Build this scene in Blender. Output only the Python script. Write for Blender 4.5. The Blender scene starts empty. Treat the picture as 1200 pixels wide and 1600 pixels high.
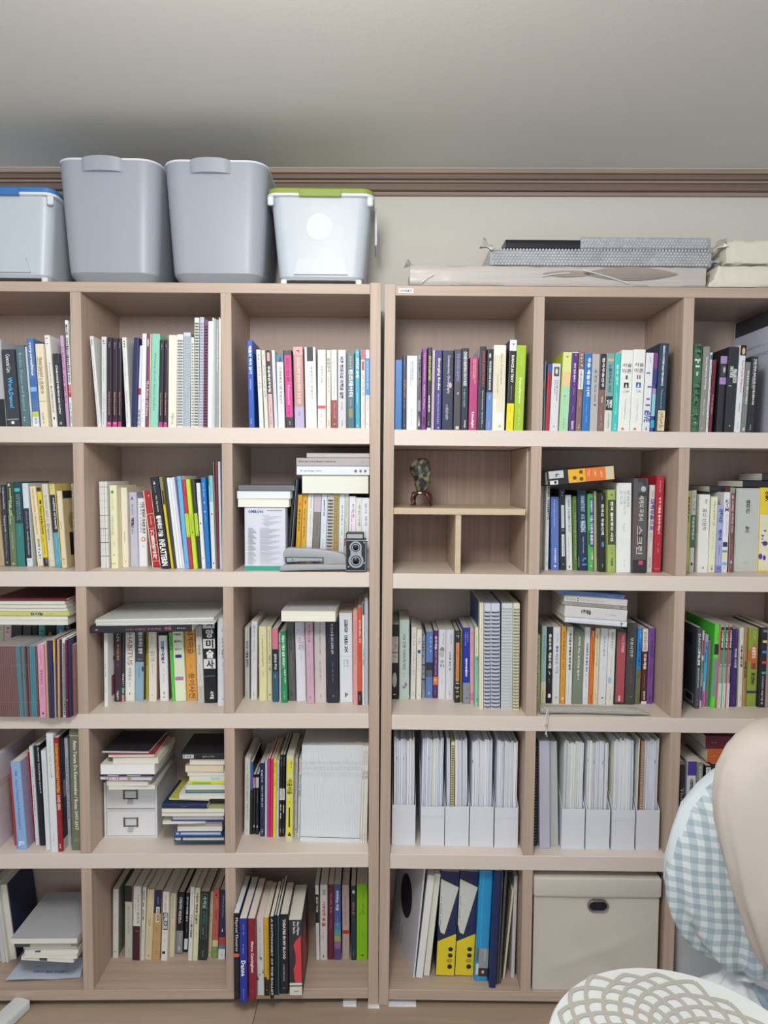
import bpy, bmesh, math, random
from mathutils import Matrix, Vector, Euler
random.seed(7)
SC = bpy.context.scene
COL = SC.collection

# ---------------------------------------------------------------- camera
F, PITCH, ROLL, CAMH, DIST = 1096.93, 0.05308, 0.00196, 1.4414, 1.85
camd = bpy.data.cameras.new('camera'); cam = bpy.data.objects.new('camera', camd); COL.objects.link(cam)
camd.sensor_fit = 'HORIZONTAL'; camd.sensor_width = 36.0; camd.lens = 36.0*F/1200; camd.clip_start = .02
_f = Vector((0, math.cos(PITCH), -math.sin(PITCH))); _u = Vector((0, math.sin(PITCH), math.cos(PITCH))); _r = Vector((1, 0, 0))
RR = _r*math.cos(ROLL)+_u*math.sin(ROLL); UU = _u*math.cos(ROLL)-_r*math.sin(ROLL)
CAMPOS = Vector((0, -DIST, CAMH))
cam.matrix_world = Matrix(((RR.x, UU.x, -_f.x, 0), (RR.y, UU.y, -_f.y, -DIST), (RR.z, UU.z, -_f.z, CAMH), (0, 0, 0, 1)))
SC.camera = cam

# ---------------------------------------------------------------- world, lights, exposure
SC.view_settings.view_transform = 'Standard'; SC.view_settings.look = 'None'
SC.view_settings.gamma = 1; SC.view_settings.use_curve_mapping = False
SC.view_settings.exposure = 0.0
W = bpy.data.worlds.new('room_light'); SC.world = W; W.use_nodes = True
W.node_tree.nodes['Background'].inputs[0].default_value = (.86, .93, 1.0, 1)
W.node_tree.nodes['Background'].inputs[1].default_value = 0.90
SC.cycles.max_bounces = 6; SC.cycles.diffuse_bounces = 4; SC.cycles.glossy_bounces = 2
SC.cycles.transmission_bounces = 4; SC.cycles.transparent_max_bounces = 6
l = bpy.data.lights.new('ceiling_lamp', 'POINT'); l.energy = 56; l.shadow_soft_size = .17; l.color = (1, .985, .97)
o = bpy.data.objects.new('ceiling_lamp', l); COL.objects.link(o); o.location = (-.15, -1.38, 2.08)

# ---------------------------------------------------------------- frames of the two bookcases
ZB = [(1.5631, 1.9097), (1.1833, 1.5216), (.8015, 1.1431), (.4180, .7616), (.0356, .3778)]   # clear height of the five rows
PW, CW, DEP = .0277, .3879, .279
def unitm(yaw, roll, tx, tz):
    return Matrix.Translation((tx, 0, tz)) @ Matrix.Rotation(yaw, 4, 'Z') @ Matrix.Rotation(roll, 4, 'Y')
UL = unitm(.01415, .00192, -.0129, 0.0)
UR = unitm(-.00628, .00685, -.0122, -.0030)
def ray(px, py):
    X, Y = px-600, py-800
    return (_f + RR*(X/F) - UU*(Y/F)).normalized()
def px_of(p):
    v = p-CAMPOS; d = v.dot(_f); return 600+F*v.dot(RR)/d, 800-F*v.dot(UU)/d
def on_y(U, px, py, y):                      # where the line of sight meets the plane y of a bookcase
    I = U.inverted(); o = I @ CAMPOS; d = I.to_3x3() @ ray(px, py)
    return o + d*((y-o.y)/d.y)
def on_z(U, px, py, z):
    I = U.inverted(); o = I @ CAMPOS; d = I.to_3x3() @ ray(px, py)
    return o + d*((z-o.z)/d.z)
IDM = Matrix.Identity(4)

# ---------------------------------------------------------------- materials
PAL = dict(w='eceeec', k='1b1c22', c='efe8d0', g='8e8f90', r='b2202c', y='f2dc28', b='2a5fb8', n='1d264c', p='5a2d78', m='d03a80',
           o='e87a34', t='2f7f86', l='cbc2da', s='b5afa2', G='3f9a54', P='e8a6b6', i='cfdae6', B='8b6a5e', d='55565c', D='9a9a9c')
def s2l(c): return c/12.92 if c <= .04045 else ((c+.055)/1.055)**2.4
def rgb(h):
    h = PAL.get(h, h)
    if len(h) == 3: h = ''.join(c+c for c in h)
    return tuple(s2l(int(h[i:i+2], 16)/255) for i in (0, 2, 4))
MC = {}
def mat(h, rough=.5, kind='paint', **k):
    key = (h, rough, kind, tuple(sorted(k.items())))
    if key in MC: return MC[key]
    m = bpy.data.materials.new(f'{kind}_{PAL.get(h, h)}'); m.use_nodes = True; nt = m.node_tree; N = nt.nodes; L = nt.links
    b = N['Principled BSDF']; c = rgb(h)
    b.inputs['Roughness'].default_value = rough
    b.inputs['Metallic'].default_value = k.get('metal', 0)
    tc = N.new('ShaderNodeTexCoord'); mp = N.new('ShaderNodeMapping'); L.new(tc.outputs['Object'], mp.inputs[0])
    nz = N.new('ShaderNodeTexNoise'); L.new(mp.outputs[0], nz.inputs[0])
    mx = N.new('ShaderNodeMix'); mx.data_type = 'RGBA'; L.new(nz.outputs[0], mx.inputs[0])
    v = k.get('var', .04)
    mx.inputs[6].default_value = (*[x*(1-v) for x in c], 1); mx.inputs[7].default_value = (*[min(1, x*(1+v)) for x in c], 1)
    sc = dict(paint=(20, 20, 20), paper=(900, 4, 4), wood_v=(90, 60, 2.2), wood_h=(2.2, 60, 90), wood_y=(60, 2.5, 60), cloth=(60, 60, 60),
              floor=(1.3, 22, 1))[kind] if kind in ('paint', 'paper', 'wood_v', 'wood_h', 'wood_y', 'cloth', 'floor') else (20, 20, 20)
    mp.inputs['Scale'].default_value = k.get('scale', sc)
    nz.inputs['Scale'].default_value = 1.0; nz.inputs['Detail'].default_value = 5 if 'wood' in kind else 2
    L.new(mx.outputs[2], b.inputs['Base Color'])
    if kind.startswith('wood') or k.get('bump'):
        if kind.startswith('wood'):
            r = N.new('ShaderNodeMapRange'); r.inputs[1].default_value = .35; r.inputs[2].default_value = .65; L.new(nz.outputs[0], r.inputs[0]); L.new(r.outputs[0], mx.inputs[0])
        bp = N.new('ShaderNodeBump'); bp.inputs['Strength'].default_value = k.get('bump', .12); bp.inputs['Distance'].default_value = k.get('dist', .001)
        L.new(nz.outputs[0], bp.inputs['Height']); L.new(bp.outputs[0], b.inputs['Normal'])
    if k.get('alpha') is not None: b.inputs['Alpha'].default_value = k['alpha']
    if k.get('sub'): b.inputs['Subsurface Weight'].default_value = k['sub']
    if k.get('trans'): b.inputs['Transmission Weight'].default_value = k['trans']
    MC[key] = m; return m
def paper(h='e6e4da'): return mat(h, .8, 'paper', var=.1)

# ---------------------------------------------------------------- mesh helpers
class MB:
    def __init__(s): s.v = []; s.f = []; s.mi = []; s.m = []
    def idx(s, m):
        if m not in s.m: s.m.append(m)
        return s.m.index(m)
    def add(s, vs, fs, m):
        n = len(s.v); i = s.idx(m); s.v += [tuple(v) for v in vs]; s.f += [tuple(n+j for j in f) for f in fs]; s.mi += [i]*len(fs)
    def box(s, x0, x1, y0, y1, z0, z1, m):
        vs = [(x, y, z) for x in (x0, x1) for y in (y0, y1) for z in (z0, z1)]
        s.add(vs, [(0, 1, 3, 2), (4, 6, 7, 5), (0, 4, 5, 1), (2, 3, 7, 6), (0, 2, 6, 4), (1, 5, 7, 3)], m)
    def bbox(s, x0, x1, y0, y1, z0, z1, m, b=.002, seg=1):     # box with rounded edges
        bm = bmesh.new(); bmesh.ops.create_cube(bm, size=1)
        for v in bm.verts: v.co = Vector(((x0+x1)/2+v.co.x*(x1-x0), (y0+y1)/2+v.co.y*(y1-y0), (z0+z1)/2+v.co.z*(z1-z0)))
        bmesh.ops.bevel(bm, geom=bm.edges[:], offset=b, segments=seg, affect='EDGES', profile=.5)
        bm.verts.index_update(); s.add([v.co[:] for v in bm.verts], [[v.index for v in f.verts] for f in bm.faces], m); bm.free()
    def quad(s, a, b, c, d, m): s.add([a, b, c, d], [(0, 1, 2, 3)], m)
    def loft(s, rings, m, cap=True, close=True):
        n = len(rings[0]); vs = [p for r in rings for p in r]; fs = []
        for i in range(len(rings)-1):
            for j in range(n if close else n-1):
                k = (j+1) % n; fs.append((i*n+j, i*n+k, (i+1)*n+k, (i+1)*n+j))
        if cap and close: fs.append(tuple(range(n))[::-1]); fs.append(tuple((len(rings)-1)*n+j for j in range(n)))
        s.add(vs, fs, m)
    def tube(s, pts, r, m, n=6, cap=True):
        pts = [Vector(p) for p in pts]; rings = []; up = Vector((0, 0, 1))
        for i, p in enumerate(pts):
            t = (pts[min(i+1, len(pts)-1)]-pts[max(i-1, 0)]).normalized()
            a = t.cross(up)
            if a.length < .05: a = t.cross(Vector((1, 0, 0)))
            a.normalize(); b = t.cross(a).normalized(); rr = r[i] if isinstance(r, (list, tuple)) else r
            rings.append([p+a*(rr*math.cos(2*math.pi*j/n))+b*(rr*math.sin(2*math.pi*j/n)) for j in range(n)])
        s.loft(rings, m, cap)
    def disc(s, c, r, m, n=24, axis='y', r2=None, th=.001):     # short cylinder along an axis
        def P(a, rr, h):
            x, z = rr*math.cos(a), rr*math.sin(a)
            return (c[0]+x, c[1]+h, c[2]+z) if axis == 'y' else ((c[0]+x, c[1]+z, c[2]+h) if axis == 'z' else (c[0]+h, c[1]+x, c[2]+z))
        s.loft([[P(2*math.pi*j/n, r, 0) for j in range(n)], [P(2*math.pi*j/n, r2 or r, th) for j in range(n)]], m)
    def mesh(s, name, smooth=False):
        me = bpy.data.meshes.new(name); me.from_pydata(s.v, [], s.f)
        for m in s.m: me.materials.append(m)
        me.polygons.foreach_set('material_index', s.mi)
        if smooth: me.polygons.foreach_set('use_smooth', [True]*len(s.f))
        me.update()
        bm = bmesh.new(); bm.from_mesh(me)
        if len(s.f) < 20000 and not getattr(s, 'raw', False): bmesh.ops.recalc_face_normals(bm, faces=bm.faces[:]); bm.to_mesh(me)
        bm.free(); return me
    def build(s, name, parent=None, M=None, smooth=False, **kw):
        o = bpy.data.objects.new(name, s.mesh(name, smooth)); COL.objects.link(o)
        if parent: o.parent = parent
        if M is not None: o.matrix_basis = M
        for k, v in kw.items(): o[k] = v
        return o
def thing(name, label, cat, M=IDM, group=None):
    o = bpy.data.objects.new(name, None); COL.objects.link(o); o.matrix_basis = M; o.empty_display_size = .02
    o['label'] = label; o['category'] = cat
    if group: o['group'] = group
    return o
def smooth_angle(o, a=.6):
    for p in o.data.polygons: p.use_smooth = True
    try:
        bm = bmesh.new(); bm.from_mesh(o.data)
        for e in bm.edges:
            if len(e.link_faces) == 2 and e.calc_face_angle(0) > a: e.smooth = False
        bm.to_mesh(o.data); bm.free()
    except Exception: pass

# ---------------------------------------------------------------- printed lettering
TJ = []                                        # (mesh builder callback, key, box ...)
TC = {}
def want(text, mode, bold):
    TC.setdefault((text, mode, bold), None)
def make_texts():
    objs = {}
    for (text, mode, bold) in list(TC):
        c = bpy.data.curves.new('lettering', 'FONT'); c.resolution_u = 1 if len(text) > 3 else 2
        c.body = '\n'.join(text.replace(' ', '')) if mode == 'S' else text
        c.align_x = 'CENTER' if mode == 'S' else 'LEFT'; c.space_line = .78; c.offset = bold
        o = bpy.data.objects.new('lettering', c); COL.objects.link(o); objs[(text, mode, bold)] = o
    dg = bpy.context.evaluated_depsgraph_get()
    for k, o in objs.items():
        me = bpy.data.meshes.new_from_object(o.evaluated_get(dg))
        vs = [v.co[:2] for v in me.vertices]; fs = [tuple(p.vertices) for p in me.polygons]
        bpy.data.meshes.remove(me)
        if vs:
            a = min(v[0] for v in vs); b = max(v[0] for v in vs); c = min(v[1] for v in vs); d = max(v[1] for v in vs)
            TC[k] = ([((x-a)/max(b-a, 1e-6), (y-c)/max(d-c, 1e-6)) for x, y in vs], fs)
        else: TC[k] = ([], [])
    bpy.data.batch_remove([o.data for o in objs.values()])
def put_text(mb, k, m, fn):                    # fn maps (s,t) in the unit square of upright lettering to a point
    vs, fs = TC[k]
    if vs: mb.add([fn(x, y) for x, y in vs], fs, m)

def decor(mb, dec, W_, H_, y, fade=.0):
    """dec: 'B c f0 f1 [u0 u1]' band, 'D c f0 f1 u0 u1' small marks, 'R/S/H c f0 f1 u0 u1 text' lettering; fractions from the top / left"""
    lay = 0
    for it in dec.split(';'):
        it = it.strip()
        if not it: continue
        p = it.split(' ', 6); k = p[0]; bold = .012
        if k == 'Q':                          # free polygon: Q colour u f u f ...
            q = it.split(); lay += 1; mb.add([(float(q[i])*W_, y-.00012*lay, H_*(1-float(q[i+1]))) for i in range(2, len(q), 2)], [tuple(range((len(q)-2)//2))], mat(q[1], .5)); continue
        if k[-1] == '*': k = k[0]; bold = .035
        m = mat(p[1], .5); f0, f1 = float(p[2]), float(p[3])
        u0, u1 = (float(p[4]), float(p[5])) if len(p) > 5 else (.03, .97)
        if k == 'R': c_ = (u0+u1)/2; h_ = (u1-u0)*.62; u0, u1 = max(.1, c_-h_), min(.93, c_+h_)
        lay += 1; yy = y-.00012*lay
        x0, x1, zt, zb = u0*W_, u1*W_, H_*(1-f0), H_*(1-f1)
        if k == 'B': mb.quad((x0, yy, zb), (x1, yy, zb), (x1, yy, zt), (x0, yy, zt), m)
        elif k == 'E':
            n = 20; mb.add([((x0+x1)/2+(x1-x0)/2*math.cos(a*2*math.pi/n), yy, (zt+zb)/2+(zt-zb)/2*math.sin(a*2*math.pi/n)) for a in range(n)], [tuple(range(n))], m)
        elif k == 'T': mb.add([(x0, yy, zb), (x1, yy, zb), ((x0+x1)/2, yy, zt)], [(0, 1, 2)], m)
        elif k in 'DX':                      # unreadable small print: short strokes
            rnd = random.Random(int(zt*1e5)); z = zt; wd = x1-x0; st = min(.0026, max(wd*.7, .0012)) if k == 'D' else wd*.8
            while z-st > zb:
                if rnd.random() > .12:
                    a = rnd.uniform(0, .35); b = rnd.uniform(.65, 1)
                    mb.quad((x0+wd*a, yy, z-st*.35), (x0+wd*b, yy, z-st*.35), (x0+wd*b, yy, z), (x0+wd*a, yy, z), m)
                    if rnd.random() > .4: q = rnd.uniform(.2, .7); mb.quad((x0+wd*q, yy, z-st*.8), (x0+wd*(q+.22), yy, z-st*.8), (x0+wd*(q+.22), yy, z), (x0+wd*q, yy, z), m)
                z -= st*1.25
        elif k == 'R': put_text(mb, (p[6], 'R', bold), m, lambda s, t: (x0+(x1-x0)*t, yy, zt+(zb-zt)*s))
        elif k == 'S': put_text(mb, (p[6], 'S', bold), m, lambda s, t: (x0+(x1-x0)*s, yy, zb+(zt-zb)*t))
        elif k == 'H': put_text(mb, (p[6], 'R', bold), m, lambda s, t: (x0+(x1-x0)*s, yy, zb+(zt-zb)*t))
def scan_text(dec):
    for it in dec.split(';'):
        it = it.strip()
        if not it: continue
        p = it.split(' ', 6); k = p[0]; bold = .012
        if k[-1] == '*': k = k[0]; bold = .035
        if k in 'RSH': want(p[6], 'S' if k == 'S' else 'R', bold)

# ---------------------------------------------------------------- books
JOBS = []                                      # every book is noted first, built once the lettering exists
def book_parts(root, w, h, d, col, dec, o):
    hard = o.get('hard'); t = .0024 if hard else min(.0009, w*.18); ins = .003 if hard else .0004
    cm = mat(col, o.get('ro', .42)); pm = paper(o.get('pg', 'e4e0d4'))
    if o.get('spiral'): pm = paper(o.get('pg', col))
    fore = o.get('fore'); y0, y1 = 0, d
    c = min(.0022, w*.22) if w > .006 else w*.15
    if o.get('spiral'):
        mb = MB(); mb.box(0, w, .004, d, 0, h, pm); mb.build('page_block', root)
        mb = MB(); sc = cm
        mb.box(0, min(.0008, w*.2), .0035, d, 0, h, mat(o.get('cv', col), .35)); mb.box(w-min(.0008, w*.2), w, .0035, d, 0, h, mat(o.get('cv', col), .35)); mb.build('cover', root)
        mb = MB(); mb.raw = True; pit = o.get('pit', .0075); n = max(4, int((h-.012)/pit)); pts = []
        wm = mat(o.get('wire', '3a3c44'), .35, metal=.5)
        for i in range(n):
            z = .006+i*pit
            for dz in (0, .0022):
                R_ = w*.5-.0006
                pts = [(w/2+R_*math.cos(a), .006-min(.007, R_)*math.sin(a)*1.0, z+dz) for a in [math.pi*q/5 for q in range(6)]]
                mb.tube(pts, .00055 if pit < .009 else .0008, wm, 4, cap=False)
        mb.build('wire_binding', root)
        if dec:
            mb = MB(); mb.raw = True; decor(mb, dec, w, h, .0038); mb.build('spine_lettering', root)
        return
    mb = MB()
    if fore: prof_o = [(0, 0), (0, d-c), (c, d), (w-c, d), (w, d-c), (w, 0)]; prof_i = [(t, 0), (t, d-t), (t, d-t), (w-t, d-t), (w-t, d-t), (w-t, 0)]
    else: prof_o = [(0, d), (0, c), (c*.7, c*.12), (c*1.2, 0), (w-c*1.2, 0), (w-c*.7, c*.12), (w, c), (w, d)]; prof_i = [(t, d)]+[(t, t*1.6)]*3+[(w-t, t*1.6)]*3+[(w-t, d)]
    n = len(prof_o); vs = [(x, y, z) for z in (0, h) for (x, y) in prof_o+prof_i]; N2 = 2*n; fs = []
    for i in range(n-1):
        fs += [(i, i+1, N2+i+1, N2+i), (n+i+1, n+i, N2+n+i, N2+n+i+1), (i, n+i, n+i+1, i+1), (N2+i, N2+i+1, N2+n+i+1, N2+n+i)]
    fs += [(0, N2, N2+n, n), (n-1, 2*n-1, N2+2*n-1, N2+n-1)]
    mb.add(vs, fs, cm); mb.build('cover', root)
    mb = MB(); a = t+.00005
    if fore: mb.box(a, w-a, .0006+(.003 if hard else 0), d-t*1.2, ins, h-ins, pm)
    else: mb.box(a, w-a, t*1.8, d-(.003 if hard else .0005), ins, h-ins, pm)
    mb.build('page_block', root)
    if dec:
        mb = MB(); mb.raw = True; decor(mb, dec, w, h, -.00015 if not fore else (.0004+(.003 if hard else 0))); mb.build('spine_lettering', root)
    for side in ('cov', 'covl'):               # printing on the right-hand / left-hand face of the cover
        if o.get(side):
            mb = MB(); mb.raw = True; decor(mb, o[side], d, h, 0)
            xx = w+.0002 if side == 'cov' else -.0002
            mb.v = [((w-v[1]+.0001, v[0], v[2]) if side == 'cov' else (v[1]-.0001, v[0], v[2])) for v in mb.v]
            mb.build('cover_print', root)
LABS = {}
def book(M, w, h, d, col, phrase, dec='', where='', o=None):
    o = o or {}
    scan_text(dec); [scan_text(o[k]) for k in ('cov', 'covl') if o.get(k)]
    JOBS.append((M, w, h, d, col, phrase, dec, where, o))
ORD = ['', 'second', 'third', 'fourth', 'fifth', 'sixth', 'seventh', 'eighth', 'ninth', 'tenth']
def build_books():
    cnt = {}
    for J in JOBS: cnt[(J[5], J[7])] = cnt.get((J[5], J[7]), 0)+1
    seen = {}
    for (M, w, h, d, col, phrase, dec, where, o) in JOBS:
        k = (phrase, where); i = seen.get(k, 0); seen[k] = i+1
        g = o.get('g')
        if cnt[k] > 1 and not g:
            word = (['first']+ORD[1:])[min(i, 9)]
            lab = f'{phrase}, {where}, {word} such from ' + ('the bottom' if o.get('flat') else 'the left')
        else: lab = f'{phrase}, {where}'
        nm = o.get('n', 'book'); root = thing(nm, lab, o.get('cat', nm.replace('_', ' ').split()[-1]), M, g)
        book_parts(root, w, h, d, col, dec, o)
ROWN = ['top shelf', 'second shelf', 'third shelf', 'fourth shelf', 'bottom shelf']
def cell(row, colm, ox, oy, s, rows, where, sbmode=False):
    """rows: (x0, x1, xtop, ytop, ybottom or setback mm, colour, phrase, decor, opts) in the pixels of one close-up of the photograph"""
    U = UL if colm < 4 else UR; z0, z1 = ZB[row]; prev = None
    if colm < 4: xl, xr = -(4-colm)*CW, -(3-colm)*CW-PW
    else: xl, xr = (colm-4)*CW+PW, (colm-3)*CW
    xl += .0006; xr -= .0006
    out = []
    for r in rows:
        x0, x1, xt, yt, yb, colr, phrase = r[:7]; dec = r[7] if len(r) > 7 else ''; o = dict(r[8]) if len(r) > 8 else {}
        X0, X1, XT, YT = ox+x0*s, ox+x1*s, ox+xt*s, oy+yt*s
        if 'sb' in o: sb = o['sb']/1000; YB = None
        elif sbmode: sb = yb/1000; YB = None
        else: sb = on_z(U, X0, oy+yb*s, z0).y
        sb = min(max(sb, -.045), DEP-.05)
        if 'sb' not in o and not sbmode: yb_px = oy+yb*s
        else: yb_px = oy+(yb if not sbmode else 0)*s
        # bottom pixel at this setback
        q = on_y(U, X0, 700, sb); 
        def xat(px, z):                         # x on plane sb where image x = px at height z
            a, b = 300., 1700.
            for _ in range(40):
                m_ = (a+b)/2
                if on_y(U, px, m_, sb).z > z: a = m_
                else: b = m_
            return on_y(U, px, (a+b)/2, sb).x
        top = on_y(U, XT, YT, sb); H = top.z-z0
        xb0, xb1 = xat(X0, z0), xat(X1, z0)
        H = min(H, z1-z0-.002)
        out.append([xb0, xb1, top.x, H, sb, colr, phrase, dec, o])
    lim = xr if colm != 6 else 9               # the row has to end at the partition
    for i in range(len(out)-1, -1, -1):
        b = out[i]
        if b[1] > lim:
            e = b[1]-lim; b[1] = lim; b[2] -= max(0, b[0]-(lim-max(.0016, (b[1]+e-b[0])*.8))); b[0] = min(b[0], lim-max(.0016, (b[1]+e-b[0])*.8))
            lim = b[0]-.0003
        else: lim = xr if colm != 6 else 9
        if b[1] > xr-.02 and colm != 6: lim = min(lim, b[0]-.0003)
    for i, b in enumerate(out):                # neighbours may touch, not cut into each other
        if b[0] < xl and colm not in (1,): b[2] += xl-b[0]; b[0] = xl
        if prev is not None and (b[4] < prev[4]+prev[9] and prev[4] < b[4]+.06):
            hm = min(b[3], prev[3]); gp = .0006 if (prev[8].get('cov') or b[8].get('covl')) else .0001
            pr_b = prev[1]; pr_t = prev[1]+(prev[2]-prev[0])*hm/prev[3]; me_t = b[0]+(b[2]-b[0])*hm/b[3]
            if b[0] < pr_b+gp: b[0] = pr_b+gp
            me_t = b[0]+(b[2]-b[0])*hm/b[3]
            if me_t < pr_t+gp+.0001: b[2] += (pr_t+gp+.0001-me_t)*b[3]/hm
        if b[1] < b[0]+.0015: b[1] = b[0]+.0015
        if b[1] > xr and colm != 6: b[1] = xr; b[0] = min(b[0], b[1]-.0015)
        w = b[1]-b[0]; ph = math.atan2(b[2]-b[0], b[3]); L = b[3]
        if colm != 6:
            over = (b[2]+w)-xr
            if over > 0: ph = math.atan2(b[2]-over-b[0], b[3])
        if b[2] < xl and colm != 1: ph = math.atan2(xl-b[0], b[3])
        b[2] = b[0]+L*math.tan(ph)
        o = b[8]; d = o.get('d', 0)/1000 or min(.205, max(.09, b[3]*.7))
        d = min(d, DEP-b[4]-.004)
        w2 = w*math.cos(ph); h = L/math.cos(ph)-(w2*abs(math.sin(ph)))
        if ph < 0: piv = Matrix.Translation((b[0], b[4], z0+.0002)) @ Matrix.Rotation(ph, 4, 'Y')
        else: piv = Matrix.Translation((b[1], b[4], z0+.0002)) @ Matrix.Rotation(ph, 4, 'Y') @ Matrix.Translation((-w2, 0, 0))
        if o.get('yaw'): piv = Matrix.Translation((b[0], b[4], 0)) @ Matrix.Rotation(math.radians(o['yaw']), 4, 'Z') @ Matrix.Translation((-b[0], -b[4], 0)) @ piv
        book(U @ piv, w2, h, d, b[5], b[6], b[7], where, o)
        b.append(d); prev = b
def pile(row, colm, ox, oy, s, rows, where):
    """flat books, lowest first: (x0, x1, yb, yt, setback mm, colour, phrase, decor, opts with rot / yaw in degrees); each rests on the one before unless opts has 'new'"""
    U = UL if colm < 4 else UR; z = None; x_ref = None
    for r in rows:
        x0, x1, yb, yt, sb, colr, phrase = r[:7]; dec = r[7] if len(r) > 7 else ''; o = dict(r[8]) if len(r) > 8 else {}
        y = sb/1000
        a = on_y(U, ox+x0*s, oy+yb*s, y); b = on_y(U, ox+x1*s, oy+yt*s, y)
        w = b.z-a.z
        if colm < 4: xl, xr = -(4-colm)*CW, -(3-colm)*CW-PW
        else: xl, xr = (colm-4)*CW+PW, (colm-3)*CW
        pad = .001+.003*bool(o.get('rot'))+abs(math.radians(o.get('yaw', 0)))*.07
        if colm != 1: a.x = max(a.x, xl+pad)
        if colm != 6: b.x = min(b.x, xr-pad)
        L = b.x-a.x
        if z is None or o.get('new'): z = a.z
        if o.get('fit'): w = o['fit']
        if o.get('w'): w = o['w']/1000
        d = min(o.get('d', 150)/1000, DEP-y-.004); rot = math.radians(o.get('rot', 0)); yaw = math.radians(o.get('yaw', 0))
        if yaw: d = min(d, DEP-y-.006-L*abs(math.sin(yaw))*.5)
        o['flat'] = 1
        xc = (a.x+b.x)/2; x_ref = xc if x_ref is None or o.get('new') else x_ref
        M = U @ Matrix.Translation((xc, y+d/2, z+.0002-(xc-x_ref)*math.tan(rot))) @ Matrix.Rotation(yaw, 4, 'Z') @ Matrix.Rotation(rot, 4, 'Y') @ Matrix.Translation((-L/2, -d/2, 0)) @ Matrix.Translation((L, 0, 0)) @ Matrix.Rotation(-math.pi/2, 4, 'Y')
        book(M, w, L, d, colr, phrase, dec, where, o)
        z += w/math.cos(rot)+.0004
# ---------------------------------------------------------------- the room
FZ = -.012; WY = .298
CEILZ = on_y(IDM, 900, 275, WY).z
def struct(name, mb, **k): return mb.build(name, None, None, kind='structure', **k)
wallm = mat('d4d1c8', .85, 'cloth', var=.03, bump=.25, scale=(220, 220, 220)); ceilm = mat('dedcd5', .9, 'cloth', var=.02, bump=.2, scale=(150, 150, 150))
b = MB(); b.box(-3.2, 3.2, WY, WY+.1, FZ-.1, CEILZ+.1, wallm); struct('wall_back', b)
b = MB(); b.box(-3.2, 3.2, -3.6, WY, CEILZ, CEILZ+.1, ceilm); struct('ceiling', b)
b = MB(); b.box(-3.2, 3.2, -3.6, WY, FZ-.1, FZ-.006, mat('4a3c32', .8)); fl = struct('floor', b)
fm = [mat(h, .45, 'floor', var=.22, bump=.15, scale=(2.2, 40, 1)) for h in ('ab9883', 'a4917d', 'b09d88')]
rnd = random.Random(3)
for r in range(11):                           # laminate planks, joints left open a little
    y1 = WY-.0-r*.125; x = -1.75-rnd.uniform(0, .5)
    while x < 1.7:
        L = .84; m = fm[rnd.randrange(3)]
        pb = MB(); pb.bbox(x+.0007, x+L-.0007, y1-.125+.0007, y1-.0007, FZ-.006, FZ, m, .0012); pb.build('plank', fl); x += L
tm = [mat('9e8b7b', .5, 'wood_h', var=.14), mat('7c6a5f', .55, 'wood_h', var=.1)]
zt = CEILZ; hT = .062
for i, (a, c, dy) in enumerate([(0, .012, .05), (.0125, .026, .043), (.0265, .033, .034), (.0335, .052, .028), (.0525, .062, .015)]):
    pb = MB(); pb.bbox(-3.1, 3.1, WY-dy, WY, zt-c, zt-a, tm[i % 2], .0012)
    if i == 0: tr = struct('trim_1', pb)
    else: pb.build('moulding_step', tr)
pb = MB(); pb.box(-3.1, 3.1, WY-.054, WY, zt-.0008, zt+.0, mat('e2e0d8', .6)); pb.build('caulk_line', tr)

# ---------------------------------------------------------------- the two bookcases
woodv = mat('b9a494', .5, 'wood_v', var=.09); woodh = mat('b9a494', .5, 'wood_h', var=.09); woody = mat('ae988b', .5, 'wood_y', var=.08)
crm = mat('ddd0c5', .42, 'wood_h', var=.012, bump=.02); bkm = mat('bba89c', .6, 'wood_v', var=.03, bump=.04); edgem = mat('cdbbab', .45)
def bookcase(U, sgn, label, zlow):
    """sgn -1: bays run to negative x from the origin; +1: to positive x"""
    t = thing('bookcase', label, 'bookcase', U); X = lambda a, c: (min(sgn*a, sgn*c), max(sgn*a, sgn*c))
    Wd = 3*CW+PW
    for k in (0, 3):
        p = MB(); x0, x1 = X(k*CW, k*CW+PW); p.bbox(x0, x1, 0, DEP+.006, zlow, 1.9390, woodv, .0008); p.build('side_panel', t)
    p = MB(); x0, x1 = X(PW+.0003, 3*CW-.0003); p.bbox(x0, x1, .001, DEP+.004, 1.9097, 1.9355, woodh, .0008); p.build('top_board', t)
    for (z1, z0) in ((1.5631, 1.5216), (1.1833, 1.1431), (.8015, .7616), (.4180, .3778)):
        p = MB(); p.bbox(x0, x1, 0, DEP, z0, z1, crm, .0009); p.build('shelf_board', t)
    p = MB(); p.bbox(x0, x1, .0015, DEP, .0075, .0356, woodh, .0008); p.build('base_board', t)
    p = MB(); p.box(x0, x1, DEP, DEP+.005, .0356, 1.9097, bkm); p.build('back_panel', t)
    for (z0, z1) in ZB:
        for k in (1, 2):
            a, c = X(k*CW, k*CW+PW); p = MB(); p.bbox(a, c, .0015, DEP-.0003, z0+.0001, z1-.0001, woodv, .0007); p.build('divider', t)
    return t
bookcase(UL, -1, 'pinkish oak bookcase under the plastic tubs, the leftmost of two', FZ+.0005)
rb = bookcase(UR, 1, 'pinkish oak bookcase under the wrapped frames, the right one of two', -.0085)
want('LIVART', 'R', .03)

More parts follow.
